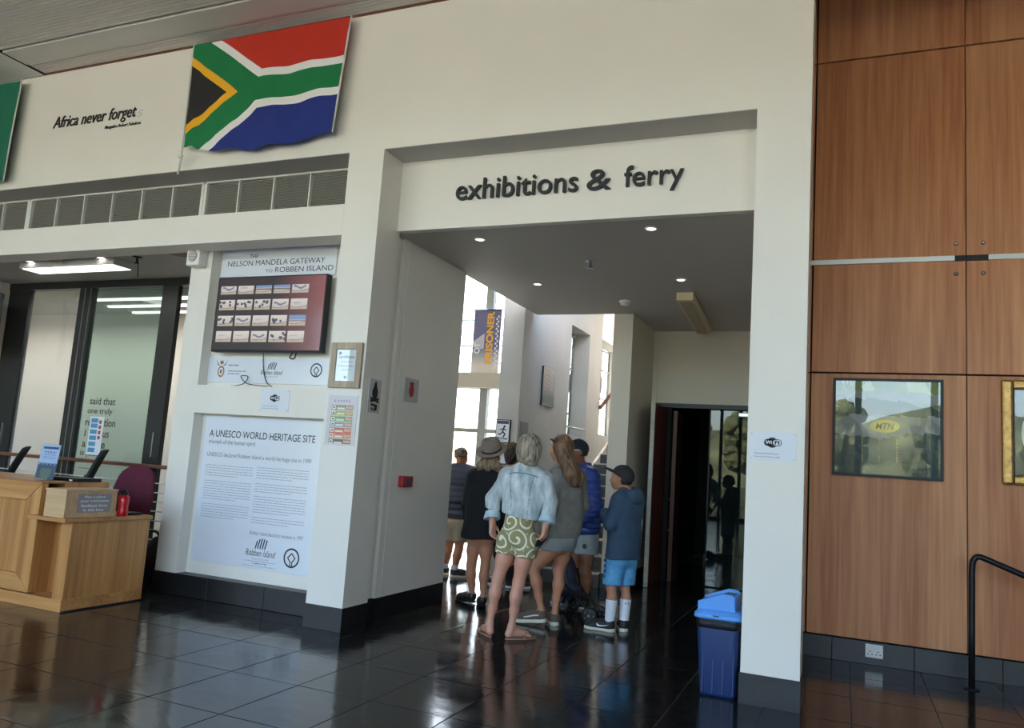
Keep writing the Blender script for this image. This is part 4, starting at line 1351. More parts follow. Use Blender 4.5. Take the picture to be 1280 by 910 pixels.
for x in (0.205, 0.262):
    bx('switch', M['paper'], t, x - 0.009, x + 0.009, 6.912, 6.918, 0.118, 0.140, bevel=0.002)
    for dx, dz in ((0, 0.103), (-0.014, 0.082), (0.014, 0.082)):
        bx('pin_hole', M['print'], t, x + dx - 0.0045, x + dx + 0.0045, 6.9165, 6.9185, dz - 0.004, dz + 0.004)
t = thing('ramp_handrail', 'black tubular handrail bent down to the floor before the timber wall', 'handrail', (0.85, 6.59, 0))
MB().tube([(0.845, 6.59, 0.0), (0.848, 6.59, 0.4)] + list(bez([(0.85, 6.59, 0.80), (0.857, 6.59, 0.880), (0.89, 6.59, 0.916), (0.95, 6.59, 0.90)], 6)) + [(1.55, 6.59, 0.67), (2.2, 6.59, 0.42)], 0.021, 12).build('tube', M['black'], t)
MB().lathe([(0.05, 0), (0.05, 0.006), (0.022, 0.010)], (0.845, 6.59, 0), 'z', 18).build('foot_plate', M['black'], t)
MB().tube([(2.19, 6.59, 0.42), (2.19, 6.59, 0.0)], 0.021, 12).build('end_post', M['black'], t)

# ---------------------------------------------------------------- swing-top bin
t = thing('swing_bin', 'navy bin with a bright blue swing lid beside the white pier', 'bin', (-0.70, 5.40, 0))
NAVY = mat('navy_plastic', rgb(34, 56, 104), 0.35)
SKY = mat('bright_blue_plastic', rgb(92, 160, 238), 0.4)
mb = MB()
n = 9
rings = []
for z, x0, x1, y0, y1 in ((0, -0.815, -0.60, 5.25, 5.53), (0.02, -0.818, -0.598, 5.245, 5.535), (0.46, -0.848, -0.586, 5.225, 5.555)):
    rings.append([(p[0], p[1], z) for p in rrect(x0, x1, y0, y1, 0.035, 5)])
N = len(rings[0])
mb.add(sum(rings, []), [(i * N + k, i * N + (k + 1) % N, (i + 1) * N + (k + 1) % N, (i + 1) * N + k) for i in range(2) for k in range(N)] + [tuple(reversed(range(N)))], True)
for k in range(4):
    x = -0.80 + 0.062 * k
    mb.prism([(x - 0.004, 0.02), (x + 0.004, 0.02), (x + 0.004, 0.42), (x - 0.004, 0.42)], 5.236, 5.25)
mb.build('body', NAVY, t)
bag = [[(p[0], p[1], z) for p in rrect(-0.85 + e, -0.583 - e, 5.222 + e, 5.558 - e, 0.036, 5)] for z, e in ((0.405, 0.008), (0.42, -0.003), (0.44, 0.001), (0.455, -0.004), (0.475, -0.003))]
MB().add(sum(bag, []), [(i * N + k, i * N + (k + 1) % N, (i + 1) * N + (k + 1) % N, (i + 1) * N + k) for i in range(4) for k in range(N)], True).build('bin_bag', mat('black_bag', (0.012, 0.012, 0.014), 0.25, bump=(40, 0.25, 0.01)), t)
lr = [[(p[0], p[1], z) for p in rrect(-0.866 + e, -0.569 - e, 5.205 + e, 5.575 - e, 0.045, 5)] for z, e in ((0.468, 0.004), (0.475, 0), (0.495, 0.002), (0.502, 0.012), (0.515, 0.016), (0.520, 0.026))]
MB().add(sum(lr, []), [(i * N + k, i * N + (k + 1) % N, (i + 1) * N + (k + 1) % N, (i + 1) * N + k) for i in range(5) for k in range(N)] + [tuple(5 * N + k for k in range(N)), tuple(reversed(range(N)))], True).build('lid_rim', SKY, t)
prof = [(-0.842, 0.515), (-0.612, 0.515), (-0.620, 0.612), (-0.630, 0.622), (-0.690, 0.626), (-0.845, 0.565)]
mb = MB()
for ya, yb in ((5.245, 5.262), (5.52, 5.537)):
    mb.prism(prof, ya, yb)
mb.box(-0.63, -0.614, 5.25, 5.53, 0.515, 0.606)
mb.prism([(-0.842, 0.515), (-0.838, 0.56), (-0.83, 0.56), (-0.832, 0.515)], 5.25, 5.53)
mb.build('lid_hood', SKY, t, 0.006)
MB().prism([(-0.835, 0.540), (-0.690, 0.592), (-0.625, 0.592), (-0.625, 0.604), (-0.692, 0.604), (-0.835, 0.552)], 5.264, 5.518).build('swing_flap', mat('grey_flap', rgb(82, 92, 110), 0.5), t)
bx('latch', M['print'], t, -0.742, -0.705, 5.200, 5.206, 0.487, 0.493)
for ya, yb in ((5.537, 5.55), (5.232, 5.245)):
    pass

# ---------------------------------------------------------------- reception desk
t = thing('reception_desk', 'oak reception desk with a raised counter and a lower end unit', 'desk', (-6.2, 4.7, 0))
O, OH = M['oak'], M['oakh']
bx('plinth', OH, t, -9.0, -5.443, 4.385, 5.14, 0.0, 0.092, bevel=0.003)
mb = bx('front_panel', O, t, -9.0, -6.03, 4.425, 4.46, 0.23, 0.82)
for nm, q in (('frame_board', (-6.03, -5.86, 4.40, 4.45, 0.20, 0.84)),):
    pass
# mitred surround of the counter front
def board(poly, m_, y0=4.392, y1=4.45):
    MB().prism(poly, y0, y1).build('frame_board', m_, t, 0.003)
board([(-9.0, 0.94), (-5.835, 0.94), (-6.0, 0.80), (-9.0, 0.80)], OH)
board([(-5.833, 0.938), (-5.833, 0.102), (-5.998, 0.235), (-5.998, 0.798)], O)
board([(-9.0, 0.10), (-5.837, 0.10), (-6.0, 0.233), (-9.0, 0.233)], OH)
bx('counter_core', O, t, -9.0, -5.835, 4.45, 4.95, 0.092, 0.905)
bx('counter_top', OH, t, -9.05, -5.835, 4.60, 5.02, 0.905, 0.952, bevel=0.003)
bx('counter_top', OH, t, -9.05, -5.835, 4.392, 4.60, 0.94, 0.952, bevel=0.003)
bx('recess_panel', O, t, -5.835, -5.56, 4.56, 4.60, 0.092, 0.672)
bx('side_panel', O, t, -5.560, -5.445, 4.395, 4.43, 0.092, 0.672)
bx('end_panel', M['oak'], t, -5.483, -5.445, 4.43, 5.14, 0.0, 0.672, bevel=0.002)
bx('lower_top', OH, t, -5.845, -5.428, 4.315, 5.15, 0.672, 0.702, bevel=0.003)
MB().tube([(-5.43, 4.385, 0.004), (-5.43, 5.14, 0.004)], 0.008, 6).build('floor_seal', M['black'], t)

t = thing('feedback_box', 'pale wooden feedback box with a grey label on the low desk top', 'box', (-5.5, 4.4, 0.703))
BW = wood('pale_box_wood', rgb(188, 148, 104), rgb(212, 176, 132), 0.5, 6, 40, 0, 0.05)
fbx = (-5.70, -5.475, 4.335, 4.80)
for nm, q in (('side', (fbx[0], fbx[1], fbx[2], fbx[2] + 0.012, 0.703, 0.905)), ('side', (fbx[0], fbx[1], fbx[3] - 0.012, fbx[3], 0.703, 0.905)),
              ('front', (fbx[1] - 0.012, fbx[1], fbx[2] + 0.012, fbx[3] - 0.012, 0.703, 0.905)), ('back', (fbx[0], fbx[0] + 0.012, fbx[2] + 0.012, fbx[3] - 0.012, 0.703, 0.905)),
              ('lid', (fbx[0] - 0.005, fbx[1] + 0.005, fbx[2] - 0.005, fbx[3] + 0.005, 0.905, 0.919))):
    bx(nm, BW if nm != 'front' else M['oakbox'] if 'oakbox' in M else BW, t, *q, bevel=0.002)
bx('label', mat('grey_label', rgb(150, 142, 140), 0.35), t, -5.4752, -5.472, 4.44, 4.745, 0.74, 0.885)
PFB = ('x', -5.472)
for k, s in enumerate(('Plac a place', 'your comments', 'feedback form', 'in this box.')):
    w = (0.19, 0.26, 0.24, 0.19)[k]
    text('label_lettering', s, PFB, 4.59 - w / 2, 4.59 + w / 2, 0.849 - 0.033 * k, 0.872 - 0.033 * k, 0.001, M['paper'], t, bold=0.02)

t = thing('water_bottle', 'red translucent water bottle with black cap on the low desk top', 'bottle', (-5.46, 4.86, 0.703))
RB = mat('red_bottle', rgb(196, 22, 34), 0.12)
MB().lathe([(0.038, 0), (0.043, 0.006), (0.043, 0.05), (0.037, 0.075), (0.042, 0.10), (0.042, 0.155), (0.030, 0.172)], (-5.475, 4.87, 0.703), 'z', 20).build('body', RB, t)
MB().lathe([(0.028, 0), (0.028, 0.022), (0.02, 0.026), (0.016, 0.045), (0.001, 0.046)], (-5.475, 4.87, 0.873), 'z', 18).build('cap', M['black'], t)
MB().tube(bez([(-5.475, 4.84, 0.89), (-5.475, 4.82, 0.91), (-5.475, 4.835, 0.93), (-5.475, 4.86, 0.915)], 5), 0.005, 6).build('carry_loop', M['black'], t)
t = thing('black_wallet', 'flat black object lying on the low desk top behind the red bottle', 'wallet', (-5.56, 5.02, 0.703))
bx('cover', M['black'], t, -5.64, -5.50, 4.96, 5.10, 0.703, 0.722, bevel=0.006)

t = thing('leaflet_stand', 'clear upright stand with a blue leaflet on the raised counter', 'sign', (-6.09, 4.62, 0.952))
ACR = glass_mat('acrylic', (0.93, 0.96, 0.98), 1.45)
ax_, az_ = (1, 0, 0), (0, 0.12, 0.993)
MB().obox((-6.095, 4.615, 1.104), ax_, (0, 0.993, -0.12), az_, 0.118, 0.003, 0.148).build('holder', ACR, t)


def leaf_img(u, v):
    c = np.tile(srgb_arr((178, 196, 224)), (len(u), 1))
    c[v < 0.45] = srgb_arr((60, 84, 110))
    c[(v < 0.30) & (np.hypot(u - 0.5, (v - 0.2) * 1.4) < 0.3)] = srgb_arr((96, 112, 100))
    c[(v < 0.47) & (v > 0.40) & (np.sin(u * 30) > 0)] = srgb_arr((120, 150, 180))
    c[(v > 0.86) & (v < 0.93) & (u > 0.1) & (u < 0.9)] = srgb_arr((50, 74, 130))
    c[(v > 0.55) & (v < 0.8) & (np.sin(v * 130) > 0.1) & (u > 0.15) & (u < 0.85) & (np.sin(u * 40 + v * 30) > -0.5)] = srgb_arr((90, 116, 170))
    return c


o = paint('leaflet', -6.205, -5.985, 0.962, 1.245, 44, 60, leaf_img, ('y', 4.610), 0.0, M['attrgloss'], t)
for vtx in o.data.vertices:
    vtx.co.y += 0.12 * (vtx.co.z - 0.133)
MB().obox((-6.095, 4.64, 0.9575), (1, 0, 0), (0, 1, 0), (0, 0, 1), 0.118, 0.05, 0.003).build('foot', ACR, t)
t = thing('laptop', 'closed black laptop lying on the raised counter', 'laptop', (-5.9, 4.8, 0.953))
bx('base', M['black'], t, -6.21, -5.85, 4.71, 4.95, 0.953, 0.968, bevel=0.004)
bx('lid', M['black'], t, -6.21, -5.85, 4.71, 4.95, 0.969, 0.980, bevel=0.004)
bx('sticker', M['paper'], t, -5.94, -5.905, 4.7085, 4.71, 0.958, 0.967)


def chair(label, x, y, rot, matb, w=0.46, hh=0.62, seat=0.47, tilt=0.22, top=1.12):
    """office swivel chair facing along its local -Y"""
    t = thing('office_chair', label, 'chair', (x, y, 0))
    cr, sr = math.cos(rot), math.sin(rot)

    def T(p):
        return (x + p[0] * cr - p[1] * sr, y + p[0] * sr + p[1] * cr, p[2])

    def put(mb, nm, m_, bev=0.0):
        mb.v = [T(p) for p in mb.v]
        return mb.build(nm, m_, t, bev)
    b = MB()
    nu, nv = 10, 12
    for off, flip in ((0, False), (0.045, True)):
        vs = []
        for j in range(nv + 1):
            v = j / nv
            z = top - hh + hh * v
            ww = w / 2 * (1 - 0.30 * abs(v - 0.35) ** 1.6 * 2)
            if v > 0.85: ww *= 1 - 0.35 * ((v - 0.85) / 0.15) ** 2
            for i in range(nu + 1):
                u = -1 + 2 * i / nu
                vs.append((ww * u, 0.20 + tilt * v ** 1.4 * 0.8 - 0.06 * (1 - u * u) * -1 * 0.6 + off * (1 - 0.6 * abs(u) ** 3), z - 0.02 * u * u * (1 if v > 0.5 else -1)))
        fs = [(j * (nu + 1) + i, j * (nu + 1) + i + 1, (j + 1) * (nu + 1) + i + 1, (j + 1) * (nu + 1) + i) for j in range(nv) for i in range(nu)]
        if flip: fs = [tuple(reversed(q)) for q in fs]
        b.add(vs, fs, True)
    A = (nu + 1) * (nv + 1)
    edge = [i for i in range(nu + 1)] + [j * (nu + 1) + nu for j in range(1, nv + 1)] + [nv * (nu + 1) + i for i in range(nu - 1, -1, -1)] + [j * (nu + 1) for j in range(nv - 1, 0, -1)]
    b.f += [(edge[k], edge[k] + A, edge[(k + 1) % len(edge)] + A, edge[(k + 1) % len(edge)]) for k in range(len(edge))]
    b.sm += [True] * len(edge)
    put(b, 'backrest', matb)
    s_ = MB()
    s_.add(*(lambda rr: (sum(rr, []), [(i * len(rr[0]) + k, i * len(rr[0]) + (k + 1) % len(rr[0]), (i + 1) * len(rr[0]) + (k + 1) % len(rr[0]), (i + 1) * len(rr[0]) + k) for i in range(len(rr) - 1) for k in range(len(rr[0]))] + [tuple(range(len(rr[0]) * (len(rr) - 1), len(rr[0]) * len(rr))), tuple(reversed(range(len(rr[0]))))]))(
        [[(p[0], p[1], z) for p in rrect(-w / 2 + e, w / 2 - e, -0.26 + e, 0.22 - e, 0.08, 4)] for z, e in ((seat - 0.07, 0.03), (seat - 0.05, 0), (seat - 0.02, 0), (seat, 0.03))]), True)
    put(s_, 'seat', matb)
    put(MB().tube([(0, 0.16, seat - 0.05), (0, 0.27, seat - 0.03), (0, 0.30, seat + 0.2)], 0.025, 8), 'spine', M['black'])
    put(MB().lathe([(0.03, 0.10), (0.03, 0.26), (0.02, 0.27), (0.02, seat - 0.06)], (0, 0, 0), 'z', 12), 'column', M['black'])
    for k in range(5):
        a = 2 * math.pi * k / 5 + 0.3
        put(MB().tube([(0, 0, 0.12), (0.28 * math.cos(a), 0.28 * math.sin(a), 0.075)], [0.028, 0.016], 8), 'leg', M['black'])
        put(MB().lathe([(0.001, -0.02), (0.028, -0.02), (0.03, 0), (0.028, 0.02), (0.001, 0.02)], (0.28 * math.cos(a), 0.28 * math.sin(a), 0.031), 'x', 14), 'castor', M['black'])
    return t


FABB = mat('black_chair_fabric', (0.02, 0.02, 0.022), 0.8)
FABM = mat('maroon_fabric', rgb(96, 30, 52), 0.85, bump=(200, 0.3, 0.004))
chair('maroon fabric office chair behind the low end of the desk', -6.26, 5.46, math.radians(12), FABM, 0.47, 0.56, 0.46, 0.12, 1.085)
chair('black office chair seen from the side behind the closed laptop', -7.46, 5.74, math.radians(-38), FABB, 0.44, 0.62, 0.46, 0.24, 1.205)
chair('black office chair at the left frame edge behind the counter', -8.36, 5.50, math.radians(-38), FABB, 0.44, 0.62, 0.46, 0.26, 1.18)
t = thing('black_bag', 'black bag standing on the floor behind the desk end', 'bag', (-6.2, 5.97, 0))
mb = MB()
vs, fs = [], []
rb = random.Random(3)
for j in range(7):
    v = j / 6
    for i in range(12):
        a = 2 * math.pi * i / 12
        rr = (0.155, 0.17, 0.175, 0.165, 0.14, 0.10, 0.03)[j] * rb.uniform(0.92, 1.08)
        vs.append((-6.20 + rr * math.cos(a), 5.97 + 0.7 * rr * math.sin(a), 0.40 * v))
for j in range(6):
    for i in range(12):
        fs.append((j * 12 + i, j * 12 + (i + 1) % 12, (j + 1) * 12 + (i + 1) % 12, (j + 1) * 12 + i))
mb.add(vs, fs, True)
mb.build('body', mat('black_nylon', (0.018, 0.018, 0.022), 0.5, bump=(30, 0.6, 0.01)), t)
MB().tube(bez([(-6.29, 5.90, 0.36), (-6.27, 5.88, 0.45), (-6.14, 5.90, 0.45), (-6.12, 5.92, 0.35)], 6), 0.012, 6).build('strap', M['black'], t)

# ---------------------------------------------------------------- people: distance fields meshed as one continuous surface
UP = np.array((0.0, 0.0, 1.0))


def unit(v):
    v = np.asarray(v, float)
    return v / (np.linalg.norm(v) + 1e-9)


class Fld:
    def __init__(s, lo, hi, h=0.0075):
        s.h = h
        s.lo = np.array(lo, float)
        n = np.ceil((np.array(hi, float) - s.lo) / h).astype(int) + 1
        s.ax = [s.lo[i] + h * np.arange(n[i]) for i in range(3)]
        s.d = np.full(n, 0.5, np.float32)

    def win(s, lo, hi, m):
        sl = []
        for i in range(3):
            a = int(np.clip(np.floor((lo[i] - m - s.lo[i]) / s.h), 0, len(s.ax[i])))
            b = int(np.clip(np.ceil((hi[i] + m - s.lo[i]) / s.h) + 1, 0, len(s.ax[i])))
            sl.append(slice(a, b))
        X = s.ax[0][sl[0]][:, None, None]; Y = s.ax[1][sl[1]][None, :, None]; Z = s.ax[2][sl[2]][None, None, :]
        return tuple(sl), X, Y, Z

    def mix(s, sl, dn, k, sub=False):
        a = s.d[sl]
        if a.size == 0: return
        if sub:
            a, dn = -a, dn
        if k > 0:
            h = np.clip(0.5 + 0.5 * (a - dn) / k, 0, 1)
            r = a * (1 - h) + dn * h - k * h * (1 - h)
        else:
            r = np.minimum(a, dn)
        s.d[sl] = -r if sub else r

    def cone(s, a, b, ra, rb, k=0.03, sq=None, sub=False):
        a, b = np.array(a, float), np.array(b, float)
        R = max(ra, rb)
        lo, hi = np.minimum(a, b) - R, np.maximum(a, b) + R
        sl, X, Y, Z = s.win(lo, hi, k + 0.03)
        dx, dy, dz = X - a[0], Y - a[1], Z - a[2]
        ab = b - a
        f = 1.0
        if sq:
            n, fac = np.array(sq[0], float), sq[1]
            q = (dx * n[0] + dy * n[1] + dz * n[2]) * (1 / fac - 1)
            dx, dy, dz = dx + q * n[0], dy + q * n[1], dz + q * n[2]
            ab = ab + n * ab.dot(n) * (1 / fac - 1)
            f = min(1.0, fac) ** 0.5
        L2 = ab.dot(ab) + 1e-9
        t = np.clip((dx * ab[0] + dy * ab[1] + dz * ab[2]) / L2, 0, 1)
        d = np.sqrt((dx - t * ab[0]) ** 2 + (dy - t * ab[1]) ** 2 + (dz - t * ab[2]) ** 2) - (ra + (rb - ra) * t)
        s.mix(sl, d * f, k, sub)
        return s

    def chain(s, pts, rs, k=0.03, sq=None):
        for i in range(len(pts) - 1):
            s.cone(pts[i], pts[i + 1], rs[i], rs[i + 1], k, sq)
        return s

    def ell(s, c, r, ax=None, k=0.03, sub=False):
        """ellipsoid, r = radii along the axes ax (rows)"""
        c = np.array(c, float)
        A = np.eye(3) if ax is None else np.array([unit(v) for v in ax])
        R = max(r)
        sl, X, Y, Z = s.win(c - R, c + R, k + 0.03)
        dx, dy, dz = X - c[0], Y - c[1], Z - c[2]
        k0 = k1 = 0
        for v, q in zip(A, r):
            p = dx * v[0] + dy * v[1] + dz * v[2]
            k0 = k0 + (p / q) ** 2
            k1 = k1 + (p / (q * q)) ** 2
        k0 = np.sqrt(k0); k1 = np.sqrt(k1)
        s.mix(sl, k0 * (k0 - 1) / (k1 + 1e-6), k, sub)
        return s

    def grid(s):
        return s.ax[0][:, None, None], s.ax[1][None, :, None], s.ax[2][None, None, :]

    def cut(s, p, n):
        """removes what lies on the side n points to"""
        X, Y, Z = s.grid()
        n = unit(n)
        s.d = np.maximum(s.d, (X - p[0]) * n[0] + (Y - p[1]) * n[1] + (Z - p[2]) * n[2]).astype(np.float32)
        return s

    def warp(s, fn):
        X, Y, Z = s.grid()
        s.d = (s.d + fn(X, Y, Z)).astype(np.float32)
        return s

    def mesh(s):
        d = s.d.copy()
        d[0], d[-1], d[:, 0], d[:, -1], d[:, :, 0], d[:, :, -1] = .5, .5, .5, .5, .5, .5
        ins = d < 0
        n = np.array(d.shape) - 1
        c = [ins[i:n[0] + i, j:n[1] + j, k:n[2] + k] for i in (0, 1) for j in (0, 1) for k in (0, 1)]
        cnt = sum(x.astype(np.int8) for x in c)
        cell = (cnt > 0) & (cnt < 8)
        ids = np.full(n, -1, np.int64)
        I = np.argwhere(cell)
        ids[cell] = np.arange(len(I))
        acc = np.zeros((len(I), 3)); num = np.zeros(len(I))
        co = [(i, j, k) for i in (0, 1) for j in (0, 1) for k in (0, 1)]
        val = [d[I[:, 0] + i, I[:, 1] + j, I[:, 2] + k].astype(float) for i, j, k in co]
        for a in range(8):
            for b in range(a + 1, 8):
                if sum(abs(co[a][q] - co[b][q]) for q in range(3)) != 1: continue
                m = (val[a] < 0) != (val[b] < 0)
                t = np.where(m, val[a] / np.where(m, val[a] - val[b], 1), 0)
                p = np.array(co[a]) + t[:, None] * (np.array(co[b]) - np.array(co[a]))
                acc += np.where(m[:, None], p, 0); num += m
        V = s.lo + s.h * (I + acc / num[:, None])
        F = []
        for axis in range(3):
            u, v = (axis + 1) % 3, (axis + 2) % 3
            sl0 = [slice(1, n[q]) for q in range(3)]; sl0[axis] = slice(0, n[axis])
            sl1 = list(sl0); sl1[axis] = slice(1, n[axis] + 1)
            e0, e1 = ins[tuple(sl0)], ins[tuple(sl1)]
            E = np.argwhere(e0 != e1)
            if not len(E): continue
            fl_ = e0[e0 != e1]
            base = E.copy(); base[:, u] += 1; base[:, v] += 1
            def at(du, dv):
                q = base.copy(); q[:, u] -= du; q[:, v] -= dv
                return ids[q[:, 0], q[:, 1], q[:, 2]]
            Q = np.stack([at(1, 1), at(0, 1), at(0, 0), at(1, 0)], 1)
            Q[~fl_] = Q[~fl_][:, ::-1]
            F.append(Q)
        return V, np.concatenate(F) if F else np.zeros((0, 4), int)

    def build(s, name, m, parent=None, relax=1):
        V, F = s.mesh()
        for _ in range(relax):                              # light relaxation of the lattice steps
            A = np.zeros_like(V); n = np.zeros(len(V))
            for i in range(4):
                j = (i + 1) % 4
                np.add.at(A, F[:, i], V[F[:, j]]); np.add.at(n, F[:, i], 1)
                np.add.at(A, F[:, j], V[F[:, i]]); np.add.at(n, F[:, j], 1)
            V = 0.5 * V + 0.5 * A / np.maximum(n, 1)[:, None]
        org = np.array(ORG.get(parent.name, (0, 0, 0)) if parent else (0, 0, 0), float)
        me = bpy.data.meshes.new(name)
        me.vertices.add(len(V)); me.vertices.foreach_set('co', (V - org).ravel())
        me.loops.add(F.size); me.loops.foreach_set('vertex_index', F.ravel().astype(np.int32))
        me.polygons.add(len(F)); me.polygons.foreach_set('loop_start', np.arange(0, F.size, 4, dtype=np.int32))
        me.polygons.foreach_set('use_smooth', np.ones(len(F), bool))
        me.update(calc_edges=True)
        return link(name, me, m, parent)


def hand(F, wr, d, pn, th, curl=0.5, s=1.0):
    """palm, four fingers of unequal length and a thumb; d along the hand, pn palm normal, th towards the thumb"""
    d, th = unit(d), unit(th)
    th = unit(th - d * th.dot(d))
    pn = unit(np.array(pn) - d * np.dot(pn, d) - th * np.dot(pn, th))
    w = np.array(wr, float)
    for o, r0, r1 in ((-0.024, 0.017, 0.014), (0.0, 0.018, 0.015), (0.022, 0.017, 0.0145)):
        F.cone(w + th * o * 0.6 * s, w + (d * 0.082 + th * o) * s, r0 * s, r1 * s, 0.016)
    for i, L in enumerate((0.066, 0.077, 0.071, 0.055)):
        o = 0.033 - 0.022 * i
        p = w + (d * (0.084 - 0.003 * abs(i - 1)) + th * o) * s
        a = 0.15 + curl * 0.6
        dd = unit(d + th * (0.10 - 0.07 * i))
        for q, (fr, r0, r1) in enumerate(((0.45, 0.0095, 0.009), (0.3, 0.009, 0.0085), (0.25, 0.0085, 0.007))):
            e = p + (dd * math.cos(a) + pn * math.sin(a)) * L * fr * s
            F.cone(p, e, r0 * s, r1 * s, 0.003)
            p = e
            a += curl * 0.75
    p = w + (d * 0.022 + th * 0.028) * s
    e = p + unit(d * 0.75 + th * 0.6 + pn * 0.35) * 0.042 * s
    F.cone(p, e, 0.0135 * s, 0.0105 * s, 0.012)
    F.cone(e, e + unit(d * 0.95 + th * 0.15 + pn * 0.4) * 0.032 * s, 0.0105 * s, 0.008 * s, 0.004)


def head_frame(J):
    f = unit(J['hf']); s = np.cross(f, UP); s = unit(s)
    u = np.cross(s, f)
    return f, s, u


def make_head(F, J, hs):
    f, s, u = head_frame(J)
    c = np.array(J['head'])
    P = lambda a, b, z: c + (f * a + s * b + u * z) * hs
    A = (f, s, u)
    F.ell(P(-0.008, 0, 0.02), (0.094 * hs, 0.074 * hs, 0.092 * hs), A, 0.02)
    F.ell(P(0.028, 0, -0.045), (0.060 * hs, 0.055 * hs, 0.072 * hs), A, 0.04)
    F.ell(P(0.062, 0, -0.092), (0.022 * hs, 0.026 * hs, 0.018 * hs), A, 0.03)
    F.cone(P(0.080, 0, 0.005), P(0.104, 0, -0.034), 0.009 * hs, 0.013 * hs, 0.014)
    for q in (-1, 1):
        F.ell(P(0.086, q * 0.013, -0.036), (0.010 * hs, 0.008 * hs, 0.007 * hs), A, 0.008)
        F.cone(P(0.078, q * 0.016, 0.018), P(0.066, q * 0.045, 0.016), 0.009 * hs, 0.008 * hs, 0.012)
        F.ell(P(0.083, q * 0.033, 0.0), (0.012 * hs, 0.015 * hs, 0.010 * hs), A, 0.008, sub=True)
        F.ell(P(0.055, q * 0.045, -0.035), (0.03 * hs, 0.02 * hs, 0.025 * hs), A, 0.03)
        F.ell(P(-0.008, q * 0.076, -0.012), (0.018 * hs, 0.009 * hs, 0.030 * hs), A, 0.008)
        F.ell(P(-0.003, q * 0.086, -0.010), (0.008 * hs, 0.006 * hs, 0.015 * hs), A, 0.006, sub=True)
    F.ell(P(0.086, 0, -0.060), (0.012 * hs, 0.022 * hs, 0.008 * hs), A, 0.010)
    F.ell(P(0.083, 0, -0.072), (0.012 * hs, 0.019 * hs, 0.008 * hs), A, 0.010)


def face_parts(J, hs, parent, lip, brow):
    f, s, u = head_frame(J)
    c = np.array(J['head'])
    P = lambda a, b, z: c + (f * a + s * b + u * z) * hs
    for q in (-1, 1):
        MB().lathe([(0.001, -0.010 * hs), (0.0075 * hs, -0.007 * hs), (0.010 * hs, 0), (0.0075 * hs, 0.007 * hs), (0.001, 0.010 * hs)], P(0.073, q * 0.032, 0.0), 'z', 12).build('eye', M['eyewhite'], parent)
        MB().lathe([(0.001, -0.005 * hs), (0.005 * hs, 0), (0.001, 0.005 * hs)], P(0.081, q * 0.033, 0.0), 'z', 10).build('iris', M['iris'], parent)
        MB().tube([P(0.090, q * 0.014, 0.022), P(0.086, q * 0.034, 0.026), P(0.070, q * 0.052, 0.020)], 0.0035 * hs, 6).build('eyebrow', brow, parent)
    mb = MB()
    for z in (-0.0625, -0.0705):
        mb.tube([P(0.083, -0.020, z + 0.002), P(0.0975, -0.008, z), P(0.0975, 0.008, z), P(0.083, 0.020, z + 0.002)], 0.0045 * hs, 6)
    mb.build('lips', lip, parent)


def bbox(J, pad=0.2):
    pts = np.array([v for k, v in J.items() if k not in ('f', 'hf')])
    return pts.min(0) - pad, pts.max(0) + pad


